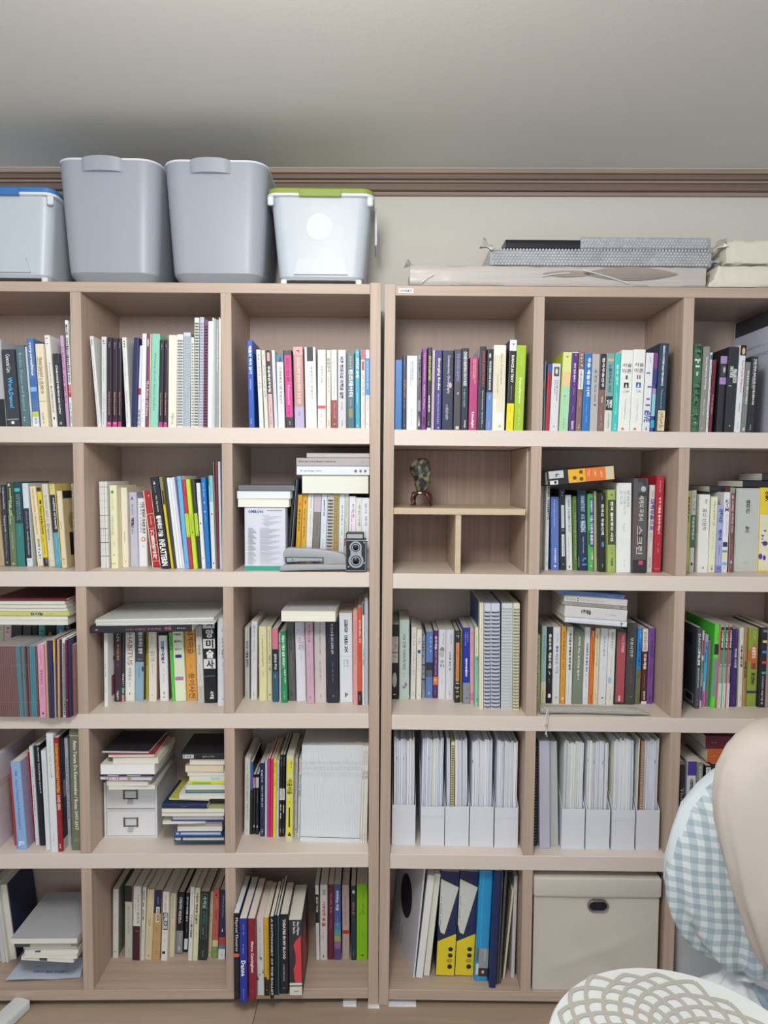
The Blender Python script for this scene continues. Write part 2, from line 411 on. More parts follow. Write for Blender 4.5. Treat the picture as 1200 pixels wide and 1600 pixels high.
# insert of the fourth bay
def ins_pt(cx, cy, y): return on_y(UR, 600+cx*.21667, 690+cy*.21667, y)
insm = mat('c9b499', .5, 'wood_h', var=.06); insv = mat('a58f82', .55, 'wood_v', var=.13, scale=(120, 60, 1.2))
ti = thing('shelf_insert', 'h-shaped wooden insert splitting the bay that holds the stone sculpture', 'shelf', UR)
z0, z1 = ZB[1]; xa, xb = PW+.0006, CW-.0006
za, zb = ins_pt(300, 525, .004).z, ins_pt(300, 480, .004).z
p = MB(); p.bbox(xa, ins_pt(1020, 500, .004).x, .004, DEP-.012, za, zb, insm, .0006); p.build('shelf_board', ti)
p = MB(); p.bbox(ins_pt(514, 700, .008).x, ins_pt(555, 700, .008).x, .008, DEP-.012, z0+.0003, za-.0002, insm, .0006); p.build('upright', ti)
p = MB(); p.box(xa, xb-.006, DEP-.011, DEP-.002, z0+.0003, z1-.004, insv); p.build('back_panel', ti)
p = MB(); p.box(xb-.0055, xb, .03, DEP-.0015, z0+.0003, z1-.003, woodv); p.build('side_panel', ti)
INSZ = zb

# white paper shims under the posts
for i, (px0, px1, lab) in enumerate([(536, 557, 'folded white paper shim left of the middle posts'), (575, 593, 'folded white paper shim under the left middle post'), (607, 650, 'long white paper shim right of the middle posts')]):
    a = on_z(IDM, px0, 1566, FZ); c = on_z(IDM, px1, 1566, FZ); m = mat('dfe3e6', .7)
    b = MB(); o = b
    y0 = -.004 if i != 1 else -.010
    b.add([(a.x, y0, FZ+.0003), (c.x, y0-.001, FZ+.0003), (c.x, .02, FZ+.0003), (a.x, .02, FZ+.0003), (a.x+.001, y0, FZ+.004), (c.x-.001, y0+.001, FZ+.0055), (c.x, .02, FZ+.006), (a.x, .02, FZ+.006)][:8],
          [(0, 1, 2, 3), (4, 5, 6, 7), (0, 1, 5, 4), (1, 2, 6, 5), (2, 3, 7, 6), (3, 0, 4, 7)], m)
    if i == 1: b.v = [(x, y, min(z, FZ+.0004) if y > -.001 else z) for x, y, z in b.v]
    s = b.build('paper_shim', None, label=lab, category='shim')

# ---------------------------------------------------------------- plastic tubs on the left bookcase
def rrect(cx, cy, a, c, r, z, n=6):
    pts = []
    for qx, qy, s in ((1, 1, 0), (-1, 1, 1), (-1, -1, 2), (1, -1, 3)):
        for i in range(n+1):
            t = math.pi/2*(s+i/n); pts.append((cx+qx*(a-r)+r*math.cos(t), cy+qy*(c-r)+r*math.sin(t), z))
    return pts
def rings_loft(mb, spec, m, inner=None):
    mb.loft([rrect(*s) for s in spec], m, cap=True)
TOPZ = 1.9355
def tub(px0, px1, label, h, dx=0):
    """tall grey tub: px0..px1 are the outer corners of the rim in the photograph"""
    yr = -.028; a = on_y(UL, px0, 268, yr); c = on_y(UL, px1, 268, yr)
    cx = (a.x+c.x)/2+dx; hw = (c.x-a.x)/2; dep = .15; cy = yr+dep
    t = thing('storage_tub', label, 'tub', UL @ Matrix.Translation((cx, cy, TOPZ+.0005)))
    m = mat('9da1ab', .42, var=.01); m2 = mat('d5dae2', .4)
    b = MB(); b.raw = False
    out = [(hw*.76, dep*.70, .03, 0), (hw*.865, dep*.85, .042, .022), (hw*.885, dep*.875, .045, .05), (hw*.985, dep*.985, .05, h-.012), (hw*.99, dep*.99, .05, h)]
    inn = [(hw*.965, dep*.965, .046, h), (hw*.86, dep*.85, .04, .03)]
    b.loft([rrect(0, 0, x, y, r, z) for x, y, r, z in out+inn], m, cap=True)
    o = b.build('tub_body', t); smooth_angle(o, .5)
    b = MB(); b.loft([rrect(0, 0, hw*s, dep*s, .05, z) for s, z in ((.991, h-.004), (1.0, h-.003), (1.0, h+.001), (.965, h+.001))], m2, cap=False)
    smooth_angle(b.build('rim', t), .7)
    b = MB(); n = 14; w = .052; R1, R2, R3, R4 = [], [], [], []
    for i in range(n+1):
        u = -1+2*i/n; k = max(0, 1-u*u)**.6; x = u*w-.008; f = -dep*.985-.0015-.013*k
        R1.append((x, -dep*.93, h+.001+.006*k)); R2.append((x, f, h-.001+.004*k)); R3.append((x, f+.003, h-.032)); R4.append((x, -dep*.95, h-.032))
    b.loft([[R1[i], R2[i], R3[i], R4[i]] for i in range(n+1)], m, cap=True); o = b.build('handle', t); smooth_angle(o, .8)
tub(82, 246.5, 'tall grey plastic tub between the blue-lidded box and its twin', .298)
tub(247.5, 414, 'tall grey plastic tub beside the green-lidded white box', .296, .004)
def lidbox(px0, px1, lidc, label, sticker, h=.228, sides=(1,)):
    yr = -.012; a = on_y(UL, px0, 300, yr); c = on_y(UL, px1, 300, yr)
    cx = (a.x+c.x)/2; hw = (c.x-a.x)/2; dep = .142; cy = yr+dep
    t = thing('storage_box', label, 'box', UL @ Matrix.Translation((cx, cy, TOPZ+.0005)))
    m = mat('bdc5cd', .4); mw = mat('dcdfe2', .35); ml = mat(lidc, .4)
    b = MB(); b.loft([rrect(0, 0, x, y, r, z) for x, y, r, z in [(hw*.76, dep*.8, .03, .012), (hw*.8, dep*.84, .03, .02), (hw*.92, dep*.93, .03, h-.02), (hw*.93, dep*.94, .03, h-.004)]], m)
    smooth_angle(b.build('box_body', t), .5)
    for sx in (-1, 1):
        for sy in (-1, 1):
            f = MB(); f.bbox(sx*hw*.76-.016 if sx > 0 else -hw*.76, sx*hw*.76 if sx > 0 else -hw*.76+.016, sy*dep*.8-.03 if sy > 0 else -dep*.8, sy*dep*.8 if sy > 0 else -dep*.8+.03, 0, .015, mw, .003); f.build('foot', t)
    b = MB(); b.loft([rrect(0, 0, hw*k, dep*k2, .03, z) for k, k2, z in ((.95, .96, h-.012), (1.0, 1.0, h-.01), (1.0, 1.0, h-.004), (.95, .96, h-.003))], mw, cap=True); smooth_angle(b.build('rim', t), .5)
    b = MB(); b.loft([rrect(0, 0, hw*k, dep*k2, .03, z) for k, k2, z in ((.985, .985, h-.003), (.985, .985, h+.008), (.95, .95, h+.012), (.9, .92, h+.008))], ml, cap=True); smooth_angle(b.build('lid', t), .5)
    b = MB(); yb = -dep*1.0
    b.bbox(-hw*.39, hw*.39, yb-.0035, yb+.006, h-.013, h+.006, ml, .0015); b.build('lid_catch', t)
    for s in (-1, 1):
        b = MB(); b.bbox(min(s*hw*.97, s*hw*.86), max(s*hw*.97, s*hw*.86), -dep*.985, -dep*.93, h-.034, h-.01, mw, .003); b.build('corner_hook', t)
    b = MB(); ya, yc = -dep*.855-.004, -dep*.885-.004
    b.add([(-hw*.5, ya, .024), (hw*.5, ya, .024), (hw*.42, yc, .062), (-hw*.42, yc, .062), (-hw*.5, ya+.008, .024), (hw*.5, ya+.008, .024), (hw*.42, yc+.008, .062), (-hw*.42, yc+.008, .062)],
          [(0, 1, 2, 3), (4, 5, 6, 7), (0, 1, 5, 4), (1, 2, 6, 5), (2, 3, 7, 6), (3, 0, 4, 7)], m); b.build('raised_panel', t)
    for s in sides:                          # hinged side handles, their bars open
        hd = None
        fr = MB()
        xo = s*hw*1.005
        fr.bbox(min(xo, xo+s*.006), max(xo, xo+s*.006), -.05, -.044, h-.105, h-.006, mw, .002); fr.bbox(min(xo, xo+s*.006), max(xo, xo+s*.006), .044, .05, h-.105, h-.006, mw, .002)
        fr.bbox(min(xo, xo+s*.006), max(xo, xo+s*.006), -.0438, .0438, h-.105, h-.099, mw, .002)
        fr.box(min(s*hw*.9, xo), max(s*hw*.9, xo), -.05, .05, h-.012, h-.006, mw)
        hd = fr.build('side_handle', t)
        for k in range(5):
            q = MB(); z = h-.09+k*.017; q.bbox(min(xo, xo+s*.004), max(xo, xo+s*.004), -.0436, .0436, z, z+.004, mw, .001); q.build('handle_bar', hd)
    if sticker:
        zc = h*.63; yc_ = -dep*(.84+.09*(zc-.02)/(h-.04))
        b = MB(); b.disc((0, 0, 0), .0335, mat('d3dff0', .5), 40, 'y', th=.001)
        b.build('round_sticker', t, Matrix.Translation((-.003, yc_-.0012, zc)) @ Matrix.Rotation(math.atan2(dep*.09, h-.04), 4, 'X'))
    return t
lidbox(415, 585.5, '8f9f46', 'white plastic box with a green lid and round sticker', True)
lidbox(-94, 84, '3f78b8', 'white plastic box with a blue lid at the picture edge', False, .224, (-1,))

# ---------------------------------------------------------------- wrapped frames on the right bookcase
def wrapped(name, label, cat, px, pyb, pyt, y0, y1, mt, amp, base=None, cut=.0, seed=1, sub=(60, 5, 5)):
    """a soft irregular slab: px left/right, top and bottom rows in the photograph at plane y0"""
    a = on_y(UR, px[0], pyb, y0); c = on_y(UR, px[1], pyt, y0); zb_ = base if base is not None else a.z
    t = thing(name, label, cat, UR); h = c.z-zb_ if base is None else (c.z-a.z)
    bm = bmesh.new(); bmesh.ops.create_cube(bm, size=1); 
    bmesh.ops.subdivide_edges(bm, edges=[e for e in bm.edges if abs(e.verts[0].co.x-e.verts[1].co.x) > .5], cuts=sub[0], use_grid_fill=True)
    bmesh.ops.subdivide_edges(bm, edges=[e for e in bm.edges if abs(e.verts[0].co.z-e.verts[1].co.z) > .5], cuts=sub[2], use_grid_fill=True)
    bmesh.ops.subdivide_edges(bm, edges=[e for e in bm.edges if abs(e.verts[0].co.y-e.verts[1].co.y) > .5], cuts=sub[1], use_grid_fill=True)
    from mathutils import noise
    L = c.x-a.x
    for v in bm.verts:
        x, y, z = v.co; X_ = a.x+(x+.5)*L; Y_ = y0+(y+.5)*(y1-y0); Z_ = zb_+(z+.5)*h
        if abs(z) > .49 and abs(y) > .49: Y_ += .004*(1 if y < 0 else -1); Z_ += .003*(1 if z < 0 else -1)
        n = noise.noise_vector(Vector((X_*38, Y_*38, Z_*60+seed)))
        X_ += n.x*amp*(1 if abs(x) > .49 else .4); Y_ += n.y*amp; 
        if z > -.49: Z_ += n.z*amp
        if x > .4 and z < .2: X_ -= cut*(.5-z)*h*2*(x-.4)*10*.5
        v.co = (X_, Y_, min(max(Z_, zb_), zb_+h))
    bm.verts.index_update(); b = MB(); b.add([v.co[:] for v in bm.verts], [[v.index for v in f.verts] for f in bm.faces], mt); bm.free()
    o = b.build('wrapping', t, None, True); smooth_angle(o, .9)
    return t, a.x, c.x, zb_, zb_+h
def tuft(t, p, s, m, seed, d=(-1, 0, .5)):
    rn = random.Random(seed); b = MB(); D = Vector(d).normalized(); rr = []
    for i, (q, r) in enumerate(((0, .45), (.35, .22), (.6, .3), (.85, .6), (1.1, .75))):
        c = Vector(p)+D*s*q; ax = D.cross(Vector((0, 1, 0))).normalized(); ring = []
        for j in range(10):
            k = 2*math.pi*j/10; R_ = s*r*(1+.35*math.sin(j*2.5+seed)+rn.uniform(-.15, .15))
            ring.append(tuple(c+ax*math.cos(k)*R_*.6+Vector((0, 1, 0))*math.sin(k)*R_))
        rr.append(ring)
    b.loft(rr, m, cap=True); smooth_angle(b.build('wrapping_tuft', t), 1.2)
film = mat('bdb6b1', .28, 'cloth', var=.16, bump=.5, scale=(7, 40, 230)); bub = mat('a9abb0', .2, 'cloth', var=.35, bump=.6, scale=(90, 90, 90))
foam = mat('dcd8c8', .75, 'cloth', var=.05, bump=.3, scale=(120, 120, 120)); blackm = mat('1b1b20', .35)
t1, xa1, xb1, zl1, zt1 = wrapped('wrapped_frame', 'wide picture frame wrapped in thin white film, lowest of the pile', 'frame', (640, 1104), 447, 416, .01, .262, film, .0016, base=TOPZ+.001, cut=.028, seed=3)
tuft(t1, (xa1+.012, .03, zt1-.003), .022, film, 2)
b = MB(); m = mat('8f857c', .5, 'wood_h', var=.12)
for (c0, c1, f) in ((470, 640, .0), (600, 910, .0)):       # torn gaps in the film where the wooden frame shows
    A = on_y(UR, 620+c0*.4833, 350+(150 if c0 == 470 else 138)*.4833, .0075); Cc = on_y(UR, 620+c1*.4833, 350+(172 if c0 == 470 else 184)*.4833, .0075)
    n = 10; top = [(A.x+(Cc.x-A.x)*i/n, .0065, (A.z+Cc.z)/2+abs(A.z-Cc.z)/2*math.sin(math.pi*i/n)**.8) for i in range(n+1)]; bot = [(p_[0], .0065, 2*(A.z+Cc.z)/2-p_[2]) for p_ in top]
    b.raw = True; b.add(top+bot, [(i, i+1, n+2+i, n+1+i) for i in range(n)], m)
b.build('torn_gap', t1)
b = MB()
for k, (c0, c1, c2, c3) in enumerate(((600, 148, 750, 192), (80, 190, 120, 162), (470, 168, 560, 158))):
    A = on_y(UR, 620+c0*.4833, 350+c1*.4833, .004); Cc = on_y(UR, 620+c2*.4833, 350+c3*.4833, .004); b.tube([A, (A+Cc)/2+Vector((0, 0, .0015)), Cc], .0012, mat('e6e6e8', .3), 5)
b.build('film_crease', t1, kind='stuff')
t2, xa2, xb2, zl2, zt2 = wrapped('wrapped_frame', 'black frame half covered by bubble wrap, lying on top of the pile', 'frame', (790, 1108), 388.5, 374, .045, .24, blackm, .0, base=None, seed=5, sub=(10, 1, 1))
t3, xa3, xb3, zl3, zt3 = wrapped('wrapped_frame', 'picture frame in bubble wrap, between the film wrapped and the black one', 'frame', (765, 1112), 414, 388, .03, .25, bub, .0022, base=zt1+.0015, seed=9)
for o in t2.children: o.location.z += (zt3+.0035)-zl2
DZ2 = (zt3+.0035)-zl2
def bubbles(t, x0, x1, y, z0, z1, m):
    b = MB(); b.raw = True; r = .0042; z = z0+r; k = 0
    while z < z1-r*.5:
        x = x0+r+(k % 2)*r
        while x < x1-r:
            yy = y+random.uniform(-.0004, .0004); ring = [(x+r*.9*math.cos(j*math.pi/3), yy, z+r*.9*math.sin(j*math.pi/3)) for j in range(6)]; rin = [(x+r*.55*math.cos(j*math.pi/3), yy-.0018, z+r*.55*math.sin(j*math.pi/3)) for j in range(6)]
            b.add(ring+rin, [(j, (j+1) % 6, 6+(j+1) % 6, 6+j) for j in range(6)]+[tuple(range(6, 12))], m); x += r*2.02
        z += r*1.75; k += 1
    b.build('bubble_film', t, None, True, kind='stuff')
bb = mat('b4b6bb', .12, var=.25)
bubbles(t3, xa3+.004, xb3-.004, .0285, zl3+.002, zt3-.001, bb)
xm = on_y(UR, 907, 380, .045).x
bw = MB(); bw.bbox(xm, xb2+.003, .041, .243, zl2+DZ2+.0003, zt2+DZ2+.003, bub, .003); bw.build('bubble_wrap', t2)
bubbles(t2, xm+.002, xb2, .0405, zl2+DZ2+.002, zt2+DZ2+.002, bb)
tuft(t3, (xa3+.004, .02, zt3-.004), .028, film, 4, (-1, -.2, .4)); tuft(t3, (xb3-.006, .018, zt3-.006), .028, film, 6, (.8, -.2, .5)); tuft(t3, (xb3-.004, .02, zl3+.012), .016, bub, 7, (1, 0, .1))
t4, *_r = wrapped('foam_parcel', 'cream foam wrapped parcel beside the picture frames', 'parcel', (1092, 1285), 447, 412, .005, .25, foam, .0025, base=TOPZ+.001, seed=12)
t5, *_q = wrapped('foam_parcel', 'second cream foam wrapped parcel, on top of the other', 'parcel', (1134, 1290), 411, 373, .008, .24, foam, .003, base=_r[3]+.002, seed=14)
for o in t4.children:
    for v in o.data.vertices:
        if v.co.x < _r[0]+.06 and v.co.z > TOPZ+.012: v.co.x += (v.co.z-TOPZ)*.55*max(0, 1-(v.co.x-_r[0])/.06)+.012*max(0, 1-(v.co.x-_r[0])/.06)
        v.co.x += .022*max(0, 1-(v.co.x-_r[0])/.06)
for v in t1.children[0].data.vertices:
    pass

# ---------------------------------------------------------------- third bay: boxed monitor, stapler, twin lens camera
def c3(cx, cy, y): return on_y(UL, 350+cx*.20833, 690+cy*.20833, y)
Z1 = ZB[1][0]; y0 = .028
A = c3(156, 945, y0); B_ = c3(460, 490, y0); want('OMRON', 'R', .03); 
t = thing('carton', 'white medical device carton with green foot stripe', 'carton', UL @ Matrix.Translation((A.x, y0, Z1+.0003))); W_, H_ = B_.x-A.x, B_.z-Z1
b = MB(); b.bbox(0, W_, 0, .11, 0, H_, mat('d9dbe6', .4), .0012); b.build('carton_body', t)
OM = (t, W_, H_)
scan_text('R* 111 0 1 0 1 OMRON')
STK = []; PB = [(158, 490, 428, '0', 30, 'ebe9dc'), ]
pile(1, 3, 350, 690, .20833, [
 (104, 487, 490, 430, 22, 'e8e8de', 'cream book lying on the carton', '', dict(fore=1, d=120, pg='eeecdf', new=1)),
 (100, 500, 428, 374, 20, 'dde4ea', 'white book lying on the cream one over the carton', '', dict(fore=1, d=125, pg='e6ebee', yaw=-1)),
 (108, 515, 372, 330, 24, '6c7076', 'dark grey slipcase topmost over the carton', '', dict(n='slipcase', cat='case', d=190)),
], 'third bay of second shelf')
pile(1, 3, 350, 690, .20833, [
 (585, 1084, 388, 255, 55, 'e6eada', 'very thick cream page block lying on the upright books', '', dict(fore=1, d=150, pg='e9ecdf')),
 (545, 1094, 250, 186, 48, 'e2e8ee', 'white book with three round seals', 'D 555 .05 .36 .35 .6;E 777 .79 .83 .3 .65;E 777 .86 .895 .3 .65;E 777 .925 .96 .3 .65', dict(d=160)),
 (543, 1094, 182, 122, 48, 'b5aeb0', 'mauve grey book above the white one', 'R* 3c3a3c .03 .54 .45 .65 Mieux que le Non, Illusions contre la vie;D 555 .87 .95 .4 .55', dict(d=160)),
 (620, 1094, 118, 84, 52, 'cfc6c6', 'thin rose grey book topmost of the leaning pile', '', dict(d=150)),
], 'third bay of second shelf')
def extrude(name, parent, pts, y0, y1, m, U=UL, fn=c3, bev=.0015, **kw):
    """a side profile given in close-up pixels, made a solid from y0 to y1"""
    P = [fn(a, c, y0) for a, c in pts]; bm = bmesh.new()
    vs = [bm.verts.new((p.x, y0, p.z)) for p in P]; f = bm.faces.new(vs)
    r = bmesh.ops.extrude_face_region(bm, geom=[f]); bmesh.ops.translate(bm, verts=[v for v in r['geom'] if isinstance(v, bmesh.types.BMVert)], vec=(0, y1-y0, 0))
    bmesh.ops.recalc_face_normals(bm, faces=bm.faces[:])
    if bev:
        ed = [e for e in bm.edges if len(e.link_faces) == 2 and abs(e.verts[0].co.y-e.verts[1].co.y) < 1e-6]
        bmesh.ops.bevel(bm, geom=ed, offset=bev, segments=2, affect='EDGES', profile=.6)
    bm.verts.index_update(); mb = MB(); mb.add([v.co[:] for v in bm.verts], [[v.index for v in f.verts] for f in bm.faces], m); bm.free()
    o = mb.build(name, parent, None, False, **kw); smooth_angle(o, .5); return o
t = thing('stapler', 'grey desk stapler in front of the mustard books', 'stapler', UL)
gm = mat('a2a6a9', .38, var=.02); gm2 = mat('b4b8ba', .25, metal=.8)
extrude('arm', t, [(441, 868), (443, 835), (455, 808), (480, 798), (560, 798), (640, 803), (740, 812), (830, 826), (900, 845), (912, 862), (912, 918), (748, 922), (745, 872), (600, 870), (470, 868)], -.002, .032, gm, bev=.004)
extrude('magazine', t, [(468, 872), (740, 874), (740, 900), (560, 902), (472, 908)], .003, .027, gm2, bev=.0008)
extrude('base', t, [(414, 962), (418, 948), (440, 928), (500, 924), (760, 922), (913, 920), (913, 958), (700, 962), (430, 970)], -.004, .034, gm, bev=.002)
mb = MB(); mb.disc((c3(513, 888, 0).x, .0022, c3(513, 888, 0).z), .0018, mat('333', .4), 12); mb.build('rivet', t)
t = thing('twin_lens_camera', 'miniature black and silver twin lens reflex camera', 'camera', UL)
ck = mat('1d1d20', .45, 'cloth', bump=.3, scale=(400, 400, 400)); cs = mat('b9bcc0', .25, metal=.85); cd = mat('0e0e12', .08)
y0 = -.004; Pb = lambda a, c: c3(a, c, y0)
x0, x1, zz0, zz1 = Pb(911, 0).x, Pb(1068, 0).x, Z1+.0004, Pb(0, 735).z
b = MB(); b.bbox(x0, x1, y0, y0+.06, zz0, zz1, ck, .002); b.build('camera_body', t)
b = MB()
for (a, c, d, e) in ((x0+.001, x1-.001, zz1-.002, zz1), (x0+.001, x1-.001, zz0+.003, zz0+.0045), (x0+.001, x0+.0022, zz0+.003, zz1), (x1-.0022, x1-.001, zz0+.003, zz1)): b.box(a, c, y0-.0008, y0+.001, d, e, cs)
b.build('silver_edging', t)
b = MB(); hz = Pb(0, 683).z; b.bbox(x0+.001, x1-.006, y0+.003, y0+.05, zz1+.0003, hz, ck, .0015); b.box(x0+.004, x1-.009, y0+.0022, y0+.004, zz1+.004, hz-.003, cs); b.build('viewing_hood', t)
for (cx, cz, r, nm) in ((988, 792, 46, 'viewing_lens'), (990, 892, 56, 'taking_lens')):
    c = Pb(cx, cz); r = r*.20833*(1.846)/F
    b = MB(); b.disc((c.x, y0-.004, c.z), r, cs, 28, th=.004); b.disc((c.x, y0-.0075, c.z), r*.72, mat('26262a', .3), 28, th=.0035); b.disc((c.x, y0-.0085, c.z), r*.6, cs, 28, th=.001); b.disc((c.x, y0-.009, c.z), r*.48, mat('15151a', .2), 28, th=.0005)
    o = b.build(nm, t); g = MB(); g.loft([[(c.x+r*.42*k*math.cos(j*math.pi/8), y0-.0092-.002*(1-k*k), c.z+r*.42*k*math.sin(j*math.pi/8)) for j in range(16)] for k in (1, .8, .5, .15)], cd); g.build('lens_glass', o)
c = Pb(990, 845); b = MB(); w = 52*.20833*1.846/F
b.bbox(c.x-w*.8, c.x+w*.8, y0-.003, y0, Pb(0, 925).z, Pb(0, 770).z, cs, .001); b.build('lens_plate', t)
for (cx, cz) in ((935, 938), (1052, 910), (1050, 757)):
    c = Pb(cx, cz); b = MB(); b.disc((c.x, y0-.003, c.z), .0022, cs, 14, th=.003); b.build('knob', t)
b = MB(); c = Pb(1090, 735); b.disc((x1+.0001, y0+.02, c.z-.004), .005, cs, 16, 'x', th=.004); b.build('focus_knob', t)

# ---------------------------------------------------------------- stone on a carved stand
from mathutils import noise
def st(cx, cy, y): return on_y(UR, 600+cx*.21667, 690+cy*.21667, y)
yS = .07; zs0 = INSZ+.0006
c = st(268, 300, yS); k = .21667*(DIST+yS)/F
t = thing('stone_sculpture', 'mottled dark stone on a carved red wood stand', 'sculpture', UR)
tt = mat('4a1d1c', .22, 'paint', var=.25)
b = MB(); zt = st(0, 362, yS).z
b.loft([[(c.x+(a*math.cos(q))*k, yS+.002+d*math.sin(q)*k, z) for q in [2*math.pi*i/20 for i in range(20)]] for a, d, z in ((60, 45, zt-.006), (70, 52, zt-.003), (66, 50, zt), (52, 40, zt+.001))], tt)
b.build('stand_top', t)
for dx, dy in ((-62, -38), (48, -40), (70, 36), (-40, 42)):
    b = MB(); X = c.x+dx*k; Y = yS+.002+dy*k
    b.tube([(X-dx*k*.35, Y-dy*k*.25, zt-.004), (X-dx*k*.05, Y, zt-.008), (X+dx*k*.08, Y+dy*k*.1, (zt+zs0)/2), (X, Y, zs0+.009), (X+dx*k*.12, Y+dy*k*.15, zs0+.0046)], [.0055, .0052, .0042, .0036, .0042], tt, 8); o = b.build('leg', t); smooth_angle(o, 1)
m = bpy.data.materials.new('mottled_stone'); m.use_nodes = True; N = m.node_tree.nodes; L = m.node_tree.links; bs = N['Principled BSDF']; bs.inputs['Roughness'].default_value = .35
n1 = N.new('ShaderNodeTexNoise'); n1.inputs['Scale'].default_value = 70; n1.inputs['Detail'].default_value = 6; tcn = N.new('ShaderNodeTexCoord'); L.new(tcn.outputs['Object'], n1.inputs[0])
cr = N.new('ShaderNodeValToRGB'); cr.color_ramp.elements[0].position = .47; cr.color_ramp.elements[0].color = (*rgb('23292b'), 1); cr.color_ramp.elements[1].position = .68; cr.color_ramp.elements[1].color = (*rgb('8c8560'), 1)
L.new(n1.outputs[0], cr.inputs[0]); L.new(cr.outputs[0], bs.inputs['Base Color']); bp = N.new('ShaderNodeBump'); bp.inputs['Distance'].default_value = .004; L.new(n1.outputs[0], bp.inputs['Height']); L.new(bp.outputs[0], bs.inputs['Normal'])
b = MB(); rings = []
prof = [(362, 235, 290), (350, 232, 312), (320, 225, 325), (290, 218, 330), (265, 212, 335), (235, 202, 340), (205, 184, 341), (180, 184, 335), (155, 196, 326), (138, 215, 318), (124, 235, 306), (118, 258, 292)]
for cy, l, r in prof:
    cc = st((l+r)/2, cy, yS); R_ = (r-l)/2*k; ring = []
    for j in range(28):
        q = 2*math.pi*j/28; nn = noise.noise(Vector((math.cos(q)*1.6, math.sin(q)*1.6, cy*.03)))*.16+noise.noise(Vector((math.cos(q)*4, math.sin(q)*4, cy*.08)))*.07
        ring.append((cc.x+R_*math.cos(q)*(1+nn), yS+R_*.75*math.sin(q)*(1+nn), cc.z))
    rings.append(ring)
b.loft(rings, m); smooth_angle(b.build('stone', t), 1.5)

# ---------------------------------------------------------------- drawer box, file holders, fabric box
def P32(cx, cy, y): return on_y(UL, 130+cx*.2, 1120+cy*.2, y)
Z3 = ZB[3][0]; yD = on_z(UL, 130+370*.2, 1120+945*.2, Z3).y
a = P32(167, 945, yD); c = P32(575, 515, yD); W_ = c.x-a.x; H_ = c.z-Z3
t = thing('drawer_box', 'white desktop drawer box with two labelled drawers', 'drawer box', UL @ Matrix.Translation((a.x, yD, Z3+.0003)))
wm = mat('e0e1e3', .45); sm = mat('77786f', .35, metal=.7)
b = MB(); D_ = min(.2, DEP-yD-.004); s_ = .006
b.box(0, s_, 0, D_, 0, H_, wm); b.box(W_-s_, W_, 0, D_, 0, H_, wm); b.box(s_, W_-s_, 0, D_, 0, .004, wm); b.box(s_, W_-s_, 0, D_, H_-.004, H_, wm); b.box(s_, W_-s_, 0, D_, H_/2-.002, H_/2+.002, wm); b.box(s_, W_-s_, D_-.003, D_, .004, H_-.004, wm)
b.build('drawer_case', t)
for i in range(2):
    z = .0045+i*H_/2; h_ = H_/2-.0075
    b = MB(); b.bbox(s_+.0006, W_-s_-.0006, .0015, D_-.004, z, z+h_, mat('e8e9eb', .45), .0012); dr = b.build('drawer', t)
    zc = z+h_*.56; xc = W_*.5
    b = MB(); fw, fh = .0205, .0125
    b.bbox(xc-fw, xc+fw, -.001, .0016, zc-fh, zc-fh+.0025, sm, .0004); b.bbox(xc-fw, xc+fw, -.001, .0016, zc+fh-.0022, zc+fh, sm, .0004)
    b.bbox(xc-fw, xc-fw+.0045, -.0014, .0016, zc-fh-.001, zc+fh+.001, sm, .0006); b.bbox(xc+fw-.0045, xc+fw, -.0014, .0016, zc-fh-.001, zc+fh+.001, sm, .0006); b.build('label_holder', dr)
    b = MB(); b.box(xc-fw+.005, xc+fw-.005, .0006, .0012, zc-fh+.003, zc+fh-.0025, mat('d8dade', .6)); b.build('label_card', dr)
    b = MB(); b.add([(xc-.007, .0014, zc-fh), (xc+.007, .0014, zc-fh), (xc+.008, -.006, zc-fh-.009), (xc-.008, -.006, zc-fh-.009), (xc-.007, .0014, zc-fh-.002), (xc+.007, .0014, zc-fh-.002), (xc+.008, -.005, zc-fh-.011), (xc-.008, -.005, zc-fh-.011)], [(0, 1, 2, 3), (4, 5, 6, 7), (0, 1, 5, 4), (1, 2, 6, 5), (2, 3, 7, 6), (3, 0, 4, 7)], mat('c8cacc', .3, metal=.6)); b.build('pull_tab', dr)

